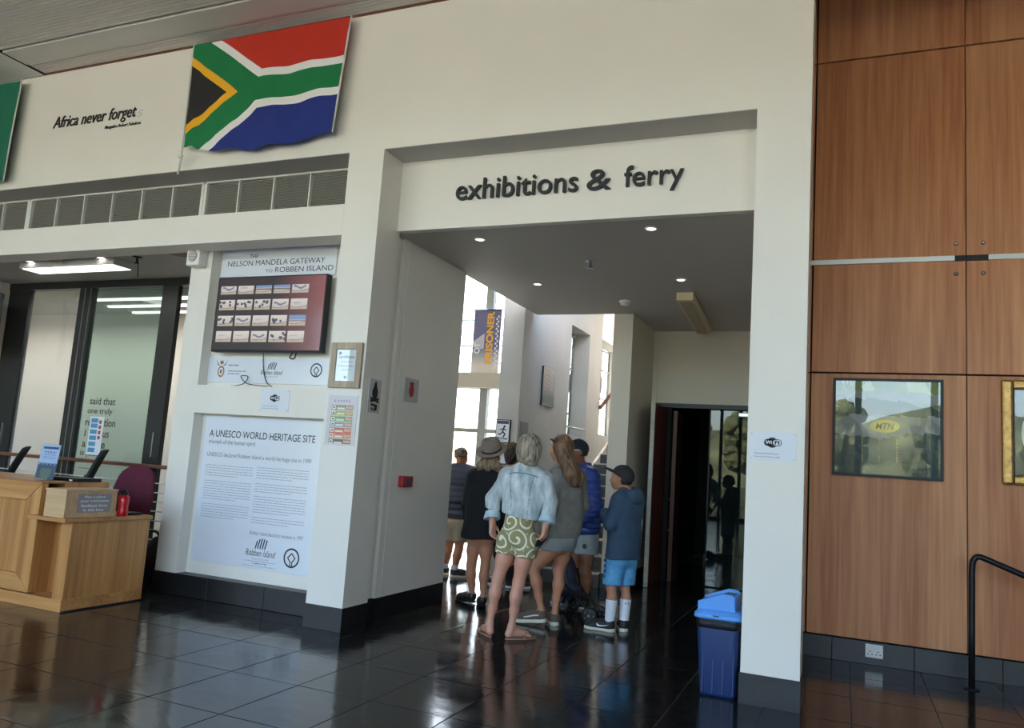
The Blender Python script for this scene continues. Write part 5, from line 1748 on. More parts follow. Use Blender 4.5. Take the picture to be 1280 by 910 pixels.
def body(J, skin, label, group, s=1.0, hs=None, hand_L=None, hand_R=None, feet='shoe', fem=True, h=0.0072, legs=1.0):
    """the whole figure as one continuous skin surface; returns the top-level object"""
    lo, hi = bbox(J, 0.22)
    lo[2] = -0.02
    F = Fld(lo, hi, h)
    f = unit(J['f']); side = np.cross(f, UP)
    j = {k: np.array(v, float) for k, v in J.items()}
    hs = hs or s
    nb = j['neck']
    chest = nb * 0.62 + j['waist'] * 0.38
    F.cone(j['pelvis'], j['waist'], 0.12 * s, 0.105 * s, 0.05, (f, 0.78))
    F.cone(j['waist'], chest, 0.105 * s, 0.125 * s, 0.05, (f, 0.75))
    F.cone(chest, nb - UP * 0.05, 0.12 * s, 0.07 * s, 0.05, (f, 0.75))
    for q in 'LR':
        F.cone(nb - UP * 0.02, j['sh' + q], 0.05 * s, 0.052 * s, 0.05)
        F.chain([j['sh' + q], (j['sh' + q] + j['el' + q]) / 2, j['el' + q]], [0.052 * s, 0.045 * s, 0.036 * s], 0.03)
        F.chain([j['el' + q], j['el' + q] * 0.65 + j['wr' + q] * 0.35, j['wr' + q]], [0.036 * s, 0.037 * s, 0.024 * s], 0.02)
        hip, kn, an = j['hip' + q], j['kn' + q], j['an' + q]
        F.cone(j['pelvis'], hip, 0.10 * s, 0.085 * s, 0.05)
        F.chain([hip, hip * 0.5 + kn * 0.5, kn], [0.084 * s * legs, 0.070 * s * legs, 0.050 * s * legs], 0.03)
        dn = unit(an - kn)
        back = -f - dn * np.dot(-f, dn)
        back = unit(back)
        F.chain([kn, kn * 0.68 + an * 0.32 + back * 0.012, kn * 0.35 + an * 0.65, an], [0.047 * s * legs, 0.050 * s * legs, 0.036 * s * legs, 0.029 * s * legs], 0.03)
        F.ell(kn * 0.72 + an * 0.28 + back * 0.022, (0.040 * s * legs, 0.036 * s * legs, 0.10 * s * legs), (back, np.cross(back, dn), dn), 0.03)
        F.ell(kn - back * 0.02, (0.034 * s * legs, 0.036 * s * legs, 0.04 * s * legs), (back, np.cross(back, dn), dn), 0.02)
        toe = j['toe' + q]
        td = unit((toe - an) * np.array((1, 1, 0)))
        tl = np.linalg.norm((toe - an)[:2])
        z0 = an[2]
        heel = np.array((an[0], an[1], max(0.045, z0 - 0.055))) - td * 0.022
        ball = np.array((an[0], an[1], 0)) + td * tl * 0.70 + UP * (toe[2] + 0.030)
        if feet == 'bare':
            F.cone(an, heel, 0.029 * s, 0.026 * s, 0.02)
            F.cone(heel, ball, 0.025 * s, 0.021 * s, 0.02)
            F.cone(an - UP * 0.01, ball, 0.027 * s, 0.017 * s, 0.02)
            sd = np.cross(td, UP)
            for i in range(5):
                o = (-0.024 + 0.012 * i)
                big = 1 if (i == 0) == (q == 'R') and i in (0, 4) else 0
                if q == 'L' and i == 4: big = 1
                L = tl * (0.30 - 0.035 * (i if q == 'R' else 4 - i))
                F.cone(ball + sd * o - UP * 0.010, ball + sd * o * 1.15 + td * L - UP * 0.016, 0.011 * s, (0.0105 if big else 0.0082) * s, 0.008)
        else:
            F.cone(an, heel + td * 0.03 + UP * 0.012, 0.028 * s, 0.022 * s, 0.02)
            F.cone(an - UP * 0.01, ball, 0.026 * s, 0.014 * s, 0.02)
        for side_, spec in (('L', hand_L), ('R', hand_R)):
            if side_ == q and spec:
                hand(F, j['wr' + q], *spec, s=s * 1.02)
    F.cone(nb - UP * 0.03, j['head'] - UP * 0.05 * hs - unit(J['hf']) * 0.012, 0.056 * s, 0.050 * s, 0.03)
    make_head(F, J, hs)
    o = F.build('person', skin, None)
    ORG[o.name] = (0, 0, 0)
    tag(o, label, 'person', group)
    return o


def wr_noise(amp, seed, st=(1, 1, 0.35), sc=22):
    r = np.random.RandomState(seed)
    W = r.uniform(-1, 1, (6, 3)) * sc * np.array(st)
    ph = r.uniform(0, 6.28, 6)

    def fn(X, Y, Z):
        o = 0
        for w, p in zip(W, ph):
            o = o + np.sin(w[0] * X + w[1] * Y + w[2] * Z + p + 0.9 * np.sin(0.6 * w[1] * X - 0.5 * w[0] * Z + 0.4 * w[2] * Y + p))
        return amp * o / 2.6
    return fn


def torso(F, J, o, hem, wide=1.0, r=(0.125, 0.115, 0.13), fl=0.78):
    j = {k: np.array(v, float) for k, v in J.items()}
    f = unit(J['f'])
    sq = (f, fl)
    nb = j['neck']
    chest = nb * 0.60 + j['waist'] * 0.40
    hemc = np.array((j['pelvis'][0], j['pelvis'][1], hem - 0.03))
    F.cone(chest, j['waist'], r[0] + o, r[1] + o, 0.05, sq)
    F.cone(j['waist'], hemc, r[1] + o, r[2] + o, 0.05, sq)
    F.cone(nb - UP * 0.07, chest, 0.085 + o, r[0] + o, 0.05, sq)
    for q in 'LR':
        F.cone(nb - UP * 0.035, j['sh' + q], 0.050 + o, 0.056 + o, 0.05)
        t = j['sh' + q] * 0.72 + nb * 0.28
        a = t - UP * 0.09
        F.cone(a, j['waist'] * 0.5 + j['hip' + q] * 0.5, 0.075 * wide + o, 0.085 * wide + o, 0.06, sq)
        F.cone(j['waist'] * 0.5 + j['hip' + q] * 0.5, np.array((j['hip' + q][0], j['hip' + q][1], hem - 0.03)), 0.085 * wide + o, 0.09 * wide + o, 0.06, sq)
    return F


def sleeve(F, J, q, o, t, r=(0.060, 0.052, 0.044, 0.040), k=0.014):
    j = {k: np.array(v, float) for k, v in J.items()}
    a, b, c = j['sh' + q], j['el' + q], j['wr' + q]
    e = b + (c - b) * t
    F.cone(a, a * .5 + b * .5, r[0] + o, r[1] + o, 0.03)
    F.chain([a * .5 + b * .5, b, e], [x + o for x in r[1:]], k)
    return F


def shorts(F, J, o, lens, r=0.115, fl=0.85, thigh=0.085, topz=None):
    j = {k: np.array(v, float) for k, v in J.items()}
    f = unit(J['f'])
    top = j['pelvis'] * 0.35 + j['waist'] * 0.65
    F.cone(top, j['pelvis'], r * 0.95 + o, r + o, 0.04, (f, fl))
    F.cut((0, 0, topz if topz is not None else 9), (0, 0, 1))
    for q in 'LR':
        e = j['hip' + q] + (j['kn' + q] - j['hip' + q]) * lens
        F.cone(j['pelvis'], j['hip' + q], r * 0.9 + o, thigh + o + 0.01, 0.04, (f, fl + 0.05))
        F.cone(j['hip' + q], e, thigh + o + 0.006, thigh + o, 0.010)
    F.cut((0, 0, topz if topz is not None else 9), (0, 0, 1))
    return F


def newfld(J, pad=0.24, h=0.008, zlo=None, zhi=None):
    lo, hi = bbox(J, pad)
    if zlo is not None: lo[2] = zlo
    if zhi is not None: hi[2] = zhi
    return Fld(lo, hi, h)


def shoe(J, q, L, W, up_m, sole_m, parent, zlift=0.0, pitch=0.0, high=0.0, sole_h=0.028, stripe=None, laces=None):
    """trainer: shaped upper with a padded collar, and its sole as a sub-part; the toe follows the figure's toe joint"""
    an, toe = np.array(J['an' + q], float), np.array(J['toe' + q], float)
    td = unit((toe - an) * np.array((1, 1, 0)))
    sd = np.cross(UP, td)
    F = Fld((-0.10, -0.09, -0.01), (L + 0.06, 0.09, 0.20), 0.0055)
    F.chain([(0.035, 0, 0.050), (L * 0.42, 0, 0.050), (L * 0.72, 0.004, 0.034), (L - 0.035, 0.004, 0.030)], [0.040 * W, 0.040 * W, 0.043 * W, 0.030 * W], 0.03)
    F.cone((0.040, 0, 0.05), (0.036, 0, 0.088 + high), 0.038 * W, 0.041 * W, 0.02)
    F.cone((0.045, 0, 0.06), (L * 0.50, 0, 0.055), 0.040 * W, 0.034 * W, 0.02)
    F.cut((0, 0, 0.092 + high), (-0.18, 0, 1))
    F.cut((0, 0, sole_h * 0.8), (0, 0, -1))
    S = Fld((-0.10, -0.09, -0.015), (L + 0.06, 0.09, 0.09), 0.0055)
    for a, b, ra, rb in (((0.030, 0, 0.014), (L * 0.45, 0, 0.014), 0.040, 0.036), ((L * 0.45, 0, 0.014), (L * 0.74, 0.004, 0.014), 0.036, 0.047), ((L * 0.74, 0.004, 0.014), (L - 0.038, 0.004, 0.016), 0.047, 0.036)):
        S.cone((a[0], a[1], 0.014), (b[0], b[1], 0.014), ra * W, rb * W, 0.01)
    S.cut((0, 0, sole_h), (0, 0, 1))
    S.cut((0, 0, 0.0), (0, 0, -1))
    base = np.array((an[0], an[1], zlift)) - td * 0.040
    cp_, sp_ = math.cos(pitch), math.sin(pitch)

    def tr(V):
        x, y, z = V[:, 0], V[:, 1], V[:, 2]
        xr = L - (L - x) * cp_ - z * sp_ * -1 * 0
        zz = z + (L - x) * sp_
        return base + np.outer(xr, td) + np.outer(y, sd) + np.outer(zz, UP)
    for nm, fld, m_, par in (('shoe', F, up_m, parent), ('sole', S, sole_m, None)):
        V, Q = fld.mesh()
        V = tr(V)
        me = bpy.data.meshes.new(nm)
        me.from_pydata(V.tolist(), [], Q.tolist())
        me.polygons.foreach_set('use_smooth', [True] * len(Q))
        if nm == 'shoe':
            up = link(nm, me, m_, parent)
        else:
            link(nm, me, m_, up)

    def T(p):
        return tuple(tr(np.array([p], float))[0])
    if stripe:
        m_, pts, side_ = stripe
        mb = MB()
        n = len(pts)
        for x, z in pts:
            yy = (0.0395 if 0.05 < x < L * 0.6 else 0.041) * W * math.sqrt(max(0.15, 1 - ((z - 0.045) / 0.070) ** 2)) + 0.0115
            mb.v.append(T((x, side_ * yy, z)))
        h = n // 2
        for i in range(h - 1):
            mb.f.append((i, i + 1, n - 2 - i, n - 1 - i)); mb.sm.append(True)
        mb.build('side_mark', m_, up)
    if laces:
        for k in range(4):
            x = L * (0.44 + 0.075 * k)
            z = 0.096 - 0.012 * k - (0.004 * k)
            MB().tube([T((x, -0.022, z - 0.006)), T((x + .004, 0, z)), T((x, 0.022, z - 0.006))], 0.0035, 6).build('lace', laces, up)
    return up


def sock(J, q, z1, m, parent, r0=0.036, r1=0.041):
    an, kn = np.array(J['an' + q], float), np.array(J['kn' + q], float)
    t = (z1 - an[2]) / (kn[2] - an[2])
    dn = unit(kn - an)
    b_ = -unit(J['f']); b_ = unit(b_ - dn * np.dot(b_, dn))
    top = an + (kn - an) * t + b_ * 0.012
    F = Fld(np.minimum(an, top) - 0.08, np.maximum(an, top) + 0.08, 0.005)
    F.chain([an - UP * 0.05, an, top], [0.036, r0, r1], 0.01)
    F.cut(top, (0, 0, 1))
    return F.build('sock', m, parent)


def cap(J, hs, m, parent, lift=0.0, tilt=0.12, brim=True, r=(0.108, 0.088, 0.098), bm=None):
    f, s, u = head_frame(J)
    c = np.array(J['head'])
    fb = unit(f + u * tilt); ub = unit(u - f * tilt)
    P = lambda a, b, z: c + (fb * a + s * b + ub * z) * hs
    F = Fld(c - 0.26, c + 0.26, 0.006)
    F.ell(P(-0.008, 0, 0.022), tuple(x * hs for x in r), (fb, s, ub), 0.01)
    F.cut(P(0, 0, 0.012 + lift), (-ub) + f * 0.10)
    o = F.build('cap', m, parent)
    if brim:
        B = Fld(c - 0.30, c + 0.30, 0.005)
        B.ell(P(0.075, 0, 0.026 + lift), (0.115 * hs, 0.078 * hs, 0.011 * hs), (unit(fb + ub * 0.05), s, ub), 0.0)
        B.cut(P(0.065, 0, 0), -fb)
        B.build('brim', bm or m, o)
    MB().lathe([(0.008, -0.003), (0.008, 0.003), (0.002, 0.006)], P(-0.008, 0, 0.022 + r[2]), 'z', 10).build('button', m, o)
    return o


def strands(F, amp, axis, freq, seed):
    """combed ridges running along an axis"""
    r = np.random.RandomState(seed)
    a = unit(axis)
    b = unit(np.cross(a, (0.3, 0.9, 0.1))); c = np.cross(a, b)
    ph = r.uniform(0, 6, 4)

    def fn(X, Y, Z):
        t = X * a[0] + Y * a[1] + Z * a[2]
        p = X * b[0] + Y * b[1] + Z * b[2]
        q = X * c[0] + Y * c[1] + Z * c[2]
        w = 0.25 * np.sin(22 * t + ph[0]) + 0.15 * np.sin(45 * t + ph[3])
        return amp * (np.sin(freq * p + 6 * w + ph[1]) + np.sin(freq * 1.2 * q + 5 * w + ph[2]) + 0.5 * np.sin(freq * 2.3 * (p + q) + 9 * w)) / 2
    return F.warp(fn)


def skin_mat(name, col, red):
    m = mat(name, col, 0.5, noise=(7, 0.10, tuple(min(1, a * b) for a, b in zip(col, red))))
    b = m.node_tree.nodes['Principled BSDF']
    b.inputs['Subsurface Weight'].default_value = 0.08
    b.inputs['Subsurface Radius'].default_value = (0.01, 0.004, 0.002)
    return m


M['eyewhite'] = mat('eye_white', rgb(214, 208, 200), 0.3)
M['iris'] = mat('dark_iris', (0.02, 0.014, 0.01), 0.2)
SK1 = skin_mat('skin_light', rgb(206, 156, 134), (1.1, 0.95, 0.9))
SK2 = skin_mat('skin_tanned', rgb(190, 136, 106), (1.1, 0.95, 0.9))
SK3 = skin_mat('skin_brown', rgb(140, 94, 70), (1.1, 0.95, 0.9))
SK4 = skin_mat('skin_boy', rgb(182, 130, 102), (1.1, 0.96, 0.92))
LIP = mat('lip_tone', rgb(160, 92, 84), 0.4)
BROW = mat('dark_brow', rgb(52, 38, 30), 0.7)
DENIM = mat('pale_denim', rgb(164, 180, 188), 0.8, noise=(20, 0.26, rgb(218, 224, 224)), bump=(160, 0.25, 0.004), stretch=(1, 1, 0.3))
DENIMD = mat('denim_seam', rgb(104, 128, 146), 0.8)
BLACKC = mat('black_knit', (0.010, 0.010, 0.012), 0.9, bump=(180, 0.3, 0.004))
GREYK = mat('grey_knit', rgb(136, 133, 128), 0.9, noise=(18, 0.14), bump=(150, 0.35, 0.005))
GREYS = mat('grey_shorts', rgb(140, 142, 142), 0.85, noise=(12, 0.1))
BLUEP = mat('blue_puffer', rgb(44, 68, 144), 0.42, noise=(8, 0.15), bump=(30, 0.2, 0.006))
NAVYP = mat('navy_puffer', rgb(34, 42, 62), 0.45, noise=(8, 0.15), bump=(30, 0.2, 0.006))
HOOD = mat('navy_fleece', rgb(54, 76, 98), 0.9, noise=(14, 0.12), bump=(170, 0.3, 0.004))
SWIM = mat('blue_swim_shorts', rgb(78, 148, 200), 0.65, noise=(14, 0.18, rgb(96, 172, 222)))
KHAKI = mat('khaki_cotton', rgb(156, 146, 126), 0.85, noise=(12, 0.1))
CAPM = mat('charcoal_cap_cloth', rgb(44, 42, 44), 0.85, bump=(200, 0.2, 0.003))
CAPN = mat('navy_cap_cloth', rgb(32, 36, 48), 0.85)
SOLE = mat('off_white_sole', rgb(214, 208, 190), 0.6)
TAUPE = mat('taupe_suede', rgb(98, 84, 76), 0.85, noise=(30, 0.12))
BLACKS = mat('black_mesh_shoe', (0.014, 0.015, 0.017), 0.6, bump=(200, 0.3, 0.003))
SOCKW = mat('white_sock', rgb(226, 228, 236), 0.9, bump=(160, 0.3, 0.003))
HAIRG = mat('ash_grey_hair', rgb(82, 70, 60), 0.5, noise=(60, 0.4, rgb(190, 174, 152)), stretch=(1, 1, 0.14))
HAIRB = mat('brown_wavy_hair', rgb(84, 56, 40), 0.45, noise=(30, 0.4, rgb(150, 114, 86)), stretch=(1, 1, 0.18))
HAIRD = mat('dark_hair', rgb(42, 32, 26), 0.5, noise=(40, 0.3), stretch=(1, 1, 0.2))
HAIRL = mat('blond_hair', rgb(104, 82, 62), 0.5, noise=(40, 0.4, rgb(176, 148, 116)), stretch=(1, 1, 0.2))
FELT = mat('taupe_felt', rgb(146, 132, 120), 0.95, noise=(30, 0.08))
LEATH = mat('dark_leather', (0.02, 0.016, 0.014), 0.4)
TAN = mat('tan_sandal', rgb(150, 116, 90), 0.6)


def swirl_mat():
    m = bpy.data.materials.new('olive_swirl_print')
    m.use_nodes = True
    nt = m.node_tree
    L = nt.links.new
    b = nt.nodes['Principled BSDF']
    b.inputs['Roughness'].default_value = 0.8
    tc = nt.nodes.new('ShaderNodeTexCoord')
    v = nt.nodes.new('ShaderNodeTexVoronoi')
    v.inputs['Scale'].default_value = 6.0
    v.inputs['Randomness'].default_value = 0.8
    L(tc.outputs['Object'], v.inputs['Vector'])
    sub = nt.nodes.new('ShaderNodeVectorMath'); sub.operation = 'SUBTRACT'
    L(tc.outputs['Object'], sub.inputs[0]); L(v.outputs['Position'], sub.inputs[1])
    sx = nt.nodes.new('ShaderNodeSeparateXYZ'); L(sub.outputs[0], sx.inputs[0])
    at = nt.nodes.new('ShaderNodeMath'); at.operation = 'ARCTAN2'
    L(sx.outputs[2], at.inputs[0]); L(sx.outputs[0], at.inputs[1])
    ml = nt.nodes.new('ShaderNodeMath'); ml.operation = 'MULTIPLY_ADD'
    L(v.outputs['Distance'], ml.inputs[0]); ml.inputs[1].default_value = 24.0
    dv = nt.nodes.new('ShaderNodeMath'); dv.operation = 'MULTIPLY'
    L(at.outputs[0], dv.inputs[0]); dv.inputs[1].default_value = 1.0
    L(dv.outputs[0], ml.inputs[2])
    sn = nt.nodes.new('ShaderNodeMath'); sn.operation = 'SINE'
    L(ml.outputs[0], sn.inputs[0])
    r = nt.nodes.new('ShaderNodeValToRGB')
    r.color_ramp.interpolation = 'CONSTANT'
    r.color_ramp.elements[0].color = (*rgb(150, 142, 100), 1)
    r.color_ramp.elements[1].position = 0.80
    r.color_ramp.elements[1].color = (*rgb(234, 226, 202), 1)
    mp = nt.nodes.new('ShaderNodeMapRange')
    mp.inputs[1].default_value = -1
    L(sn.outputs[0], mp.inputs[0]); L(mp.outputs[0], r.inputs[0])
    L(r.outputs[0], b.inputs['Base Color'])
    return m


SWIRL = swirl_mat()

# ---- woman in the denim jacket (seen from behind, nearest)
A = dict(f=(-0.1, 1, 0), hf=(0.12, 1, 0.05), head=(-2.274, 5.800, 1.473), neck=(-2.296, 5.840, 1.316), waist=(-2.333, 5.840, 0.976), pelvis=(-2.337, 5.830, 0.803),
         shL=(-2.453, 5.850, 1.249), shR=(-2.146, 5.850, 1.239), elL=(-2.591, 5.880, 1.055), elR=(-2.083, 5.860, 1.077), wrL=(-2.561, 5.820, 0.876), wrR=(-2.104, 5.800, 0.888),
         hipL=(-2.407, 5.830, 0.747), hipR=(-2.258, 5.830, 0.744), knL=(-2.481, 5.830, 0.457), knR=(-2.315, 5.850, 0.438), anL=(-2.529, 5.830, 0.103), anR=(-2.351, 5.850, 0.101),
         toeL=(0, 0, 0), toeR=(0, 0, 0))
A['toeL'] = (A['anL'][0] - 0.13, A['anL'][1] + 0.13, 0.012)
A['toeR'] = (A['anR'][0] + 0.12, A['anR'][1] + 0.14, 0.012)
p = body(A, SK1, 'grey-haired woman from behind in a pale denim jacket and olive patterned shorts', 'visitors in the passage', 0.98, 0.98,
         hand_L=((0.12, -0.10, -1), (0.9, 0.2, 0), (0.2, 1, 0), 0.55), hand_R=((-0.12, 0.0, -1), (-0.9, 0.1, 0), (0.1, 1, 0), 0.75), feet='bare', h=0.0065, legs=0.91)
F = newfld(A, 0.24, 0.0075, 0.70, 1.55)
torso(F, A, 0.021, 0.90, 0.60, (0.118, 0.102, 0.112))
for q, t in (('L', 0.72), ('R', 0.72)):
    sleeve(F, A, q, 0.012, t, (0.055, 0.051, 0.046, 0.045), 0.006)
nb = np.array(A['neck'])
F.cone(nb - UP * 0.03, nb + UP * 0.025, 0.070, 0.066, 0.02)
hz = A['waist'][2] - 0.03
F.cut((A['waist'][0] - 0.0, A['waist'][1], hz), (-0.16, 0, -1))
F.cut(nb + UP * 0.035, (0, 0.25, 1))
DW = wr_noise(0.0095, 3, (1.2, 1, 0.30), 40)
F.warp(DW)
for q in 'LR':
    el, wr = np.array(A['el' + q]), np.array(A['wr' + q])
jk = F.build('denim_jacket', DENIM, p)
for q in 'LR':
    el, wr = np.array(A['el' + q]), np.array(A['wr' + q])
    e = el + (wr - el) * 0.62
    Fc = Fld(np.minimum(e, wr) - 0.12, np.maximum(e, wr) + 0.12, 0.006)
    Fc.cone(e - (wr - el) * 0.10, e + (wr - el) * 0.30, 0.056, 0.070, 0.0)
    Fc.cut(e + (wr - el) * 0.24, wr - el)
    Fc.cut(e - (wr - el) * 0.06, el - wr)
    Fc.cone(e + (wr - el) * 0.12, e + (wr - el) * 0.5, 0.044, 0.062, 0.0, sub=True)
    Fc.warp(wr_noise(0.004, 8, (1, 1, 1), 36))
    Fc.build('cuff', mat('denim_turn_up', rgb(176, 198, 210), 0.8, noise=(30, 0.15)), jk)
yk = [np.array(v) for v in ((-2.470, 5.740, 1.271), (-2.366, 5.700, 1.290), (-2.268, 5.690, 1.284), (-2.184, 5.700, 1.266), (-2.112, 5.740, 1.228))]
band = Fld(np.array(A['waist']) - (0.30, 0.25, 0.12), np.array(A['waist']) + (0.30, 0.25, 0.10), 0.007)
torso(band, A, 0.025, 0.86, 0.60, (0.118, 0.102, 0.112))
band.cut((A['waist'][0], A['waist'][1], hz - 0.004), (-0.16, 0, -1))
band.cut((A['waist'][0], A['waist'][1], hz + 0.038), (0.16, 0, 1))
band.build('waistband', DENIM, jk)
sy = newfld(A, 0.24, 0.006, 0.94, 1.55)
torso(sy, A, 0.0225, 0.90, 0.60, (0.118, 0.102, 0.112))
sy.warp(lambda X, Y, Z: DW(X, Y, Z) - 0.001)
X, Y, Z = sy.grid()
zc = (-2.271, 5.700, 1.278)[2] - 0.13 * (X - (-2.271, 5.700, 1.278)[0]) - 1.2 * (X - (-2.271, 5.700, 1.278)[0]) ** 2
wx = A['waist'][0]
lines = np.minimum(np.abs(Z - zc) - 0.006, np.maximum(np.minimum(np.abs(X - wx + 0.055 + 0.10 * (Z - 1.1)), np.abs(X - wx - 0.10 - 0.12 * (Z - 1.1))) - 0.0045, Z - zc))
sy.d = np.maximum(sy.d, lines).astype(np.float32)
sy.d = np.maximum(sy.d, Y - A['neck'][1] + 0.02).astype(np.float32)
sy.build('yoke_seam', DENIMD, jk)
col_ = Fld(nb - 0.18, nb + 0.18, 0.006)
col_.cone(nb - UP * 0.02, nb + UP * 0.045, 0.082, 0.070, 0.0)
col_.cone(nb - UP * 0.05, nb + UP * 0.10, 0.062, 0.060, 0.0, sub=True)
col_.cut(nb + UP * 0.045, (0, 0.45, 1)); col_.cut(nb - UP * 0.02, (0, -0.3, -1))
col_.build('collar', DENIM, jk)
F = newfld(A, 0.24, 0.0075, 0.55, 1.10)
shorts(F, A, 0.012, 0.30, 0.108, 0.9, 0.080)
F.warp(wr_noise(0.004, 5, (1, 1, 0.6), 28))
for q, v in (('L', 0.30), ('R', 0.30)):
    pass
X, Y, Z = F.grid()
hemz = np.where(X < A['pelvis'][0] - 0.0, (-2.434, 5.830, 0.646)[2], (-2.258, 5.830, 0.640)[2]) + 0.06 * (A['pelvis'][0] - X)
F.d = np.maximum(F.d, hemz - Z).astype(np.float32)
F.build('patterned_shorts', SWIRL, p)
c = np.array(A['head'])
F = Fld(c - 0.22, c + 0.22, 0.006)
F.ell(c + (0, -0.012, 0.016), (0.096, 0.108, 0.108), None, 0.02)
F.ell(c + (0.012, -0.055, -0.045), (0.080, 0.060, 0.085), None, 0.04)
F.cone(c + (-0.05, -0.055, -0.03), c + (-0.055, -0.06, -0.085), 0.036, 0.018, 0.03)
F.cone(c + (0.065, -0.035, -0.02), c + (0.060, -0.045, -0.115), 0.040, 0.020, 0.03)
F.ell(c + (0.0, 0.10, -0.04), (0.075, 0.075, 0.09), None, 0.015, sub=True)
strands(F, 0.0042, (0.15, 0.2, 1), 190, 4)
F.build('short_hair', HAIRG, p)
for q in 'LR':
    an, toe = np.array(A['an' + q]), np.array(A['toe' + q])
    td = unit((toe - an) * np.array((1, 1, 0))); sd = np.cross(UP, td)
    mb = MB()
    out = []
    for k in range(20):
        a = 2 * math.pi * k / 20
        x = 0.085 + 0.135 * math.cos(a)
        w = (0.032 + 0.008 * math.cos(a)) * math.sin(a)
        out.append(np.array((an[0], an[1], 0)) + td * x + sd * w)
    mb.add([o + UP * 0.002 for o in out] + [o + UP * 0.016 for o in out], [tuple(reversed(range(20))), tuple(range(20, 40))] + [(i, (i + 1) % 20, (i + 1) % 20 + 20, i + 20) for i in range(20)])
    so = mb.build('sandal', TAN, p)
    b0 = np.array((an[0], an[1], 0.05)) + td * 0.10
    MB().tube([b0 + sd * 0.040 - UP * 0.035, b0 + sd * 0.020 + td * 0.02 + UP * 0.006, b0 + td * 0.055 - UP * 0.005, b0 - sd * 0.020 + td * 0.02 + UP * 0.006, b0 - sd * 0.040 - UP * 0.035], 0.006, 6).build('strap', TAN, so)
ph_ = thing('mobile_phone', 'dark mobile phone held low in the right hand of the denim jacket woman', 'phone', tuple(np.array(A['wrR']) + (-0.02, 0.02, -0.13)))
MB().obox(np.array(A['wrR']) + (-0.045, 0.0, -0.13), (0.3, 0, 0.95), (0, 1, 0), (-0.95, 0, 0.3), 0.03, 0.066, 0.004).build('casing', M['black'], ph_, 0.003)

# ---- woman in the grey jumper, turned to the left, mid-step
B = dict(f=(-0.80, 0.60, 0), hf=(-0.97, 0.25, 0), head=(-2.298, 6.600, 1.513), neck=(-2.257, 6.620, 1.348), waist=(-2.218, 6.620, 0.963), pelvis=(-2.234, 6.620, 0.749),
         shL=(-2.305, 6.520, 1.253), shR=(-2.188, 6.740, 1.270), elL=(-2.297, 6.440, 1.002), elR=(-2.133, 6.800, 1.021), wrL=(-2.371, 6.420, 0.815), wrR=(-2.259, 6.850, 0.847),
         hipL=(-2.261, 6.560, 0.689), hipR=(-2.229, 6.660, 0.679), knL=(-2.451, 6.500, 0.465), knR=(-2.269, 6.660, 0.450), anL=(-2.356, 6.520, 0.133), anR=(-2.270, 6.620, 0.104),
         toeL=(0, 0, 0), toeR=(0, 0, 0))
B['toeL'] = (B['anL'][0] - 0.20, B['anL'][1] - 0.02, 0.03)
B['toeR'] = (B['anR'][0] - 0.10, B['anR'][1] + 0.17, 0.03)
p = body(B, SK2, 'woman with long wavy brown hair in a grey jumper, stepping to the left', 'visitors in the passage', 0.97, 0.98,
         hand_L=((-0.35, 0.1, -1), (0.3, 0.9, 0), (-0.9, 0.2, 0.3), 0.45), hand_R=((-0.6, 0, -0.8), (0, -1, 0), (-0.5, 0, 0.8), 0.5), h=0.0072, legs=0.92)
face_parts(B, 0.98, p, LIP, BROW)
F = newfld(B, 0.24, 0.008, 0.65, 1.55)
torso(F, B, 0.022, 0.86, 1.05, (0.120, 0.120, 0.132), 0.85)
for q in 'LR':
    sleeve(F, B, q, 0.014, 0.95, (0.062, 0.056, 0.050, 0.040))
nb = np.array(B['neck'])
F.cone(nb - UP * 0.03, nb + UP * 0.012, 0.068, 0.062, 0.02)
F.cut((0, 0, (-2.233, 6.620, 0.729)[2]), (0, 0, -1))
F.cut(nb + UP * 0.02, (0, 0, 1))
F.warp(wr_noise(0.007, 12, (1, 1, 0.4), 20))
F.build('grey_jumper', GREYK, p)
F = newfld(B, 0.24, 0.008, 0.55, 1.0)
shorts(F, B, 0.014, 0.28, 0.104, 0.9, 0.074)
F.cut((0, 0, (-2.227, 6.620, 0.641)[2]), (0.12, 0, -1)) if False else None
X, Y, Z = F.grid()
F.d = np.maximum(F.d, (-2.227, 6.620, 0.634)[2] + 0.10 * (B['pelvis'][0] - X) * 0 - Z).astype(np.float32)
F.warp(wr_noise(0.004, 15, (1, 1, 0.6), 26))
F.build('grey_shorts', GREYS, p)
c = np.array(B['head'])
f_, s_, u_ = head_frame(B)
F = Fld(c - (0.32, 0.32, 0.50), c + (0.34, 0.34, 0.20), 0.0065)
F.ell(c - f_ * 0.016 + u_ * 0.022, (0.100, 0.086, 0.100), (f_, s_, u_), 0.02)
F.ell(c - f_ * 0.055 - u_ * 0.03, (0.060, 0.085, 0.10), (f_, s_, u_), 0.03)
lk = [np.array(v) for v in ((-2.248, 6.520, 1.512), (-2.197, 6.500, 1.390), (-2.137, 6.490, 1.298), (-2.115, 6.500, 1.225))]
F.chain(lk, [0.055, 0.060, 0.055, 0.034], 0.03)
F.chain([c - f_ * 0.06 - u_ * 0.02 - s_ * 0.02, (-2.193, 6.620, 1.380), (-2.114, 6.580, 1.267), (-2.089, 6.560, 1.200)], [0.06, 0.055, 0.048, 0.022], 0.03)
F.chain([c - s_ * 0.07 - f_ * 0.0, (-2.250, 6.500, 1.415), (-2.174, 6.470, 1.296), (-2.135, 6.480, 1.203)], [0.03, 0.032, 0.034, 0.018], 0.03)
F.ell(c + f_ * 0.105 - u_ * 0.03, (0.085, 0.10, 0.085), (f_, s_, u_), 0.02, sub=True)
strands(F, 0.0050, (0.35, 0.1, -1), 150, 9)
F.build('long_hair', HAIRB, p)
sg = MB()
fr = c + f_ * 0.066 + u_ * 0.066
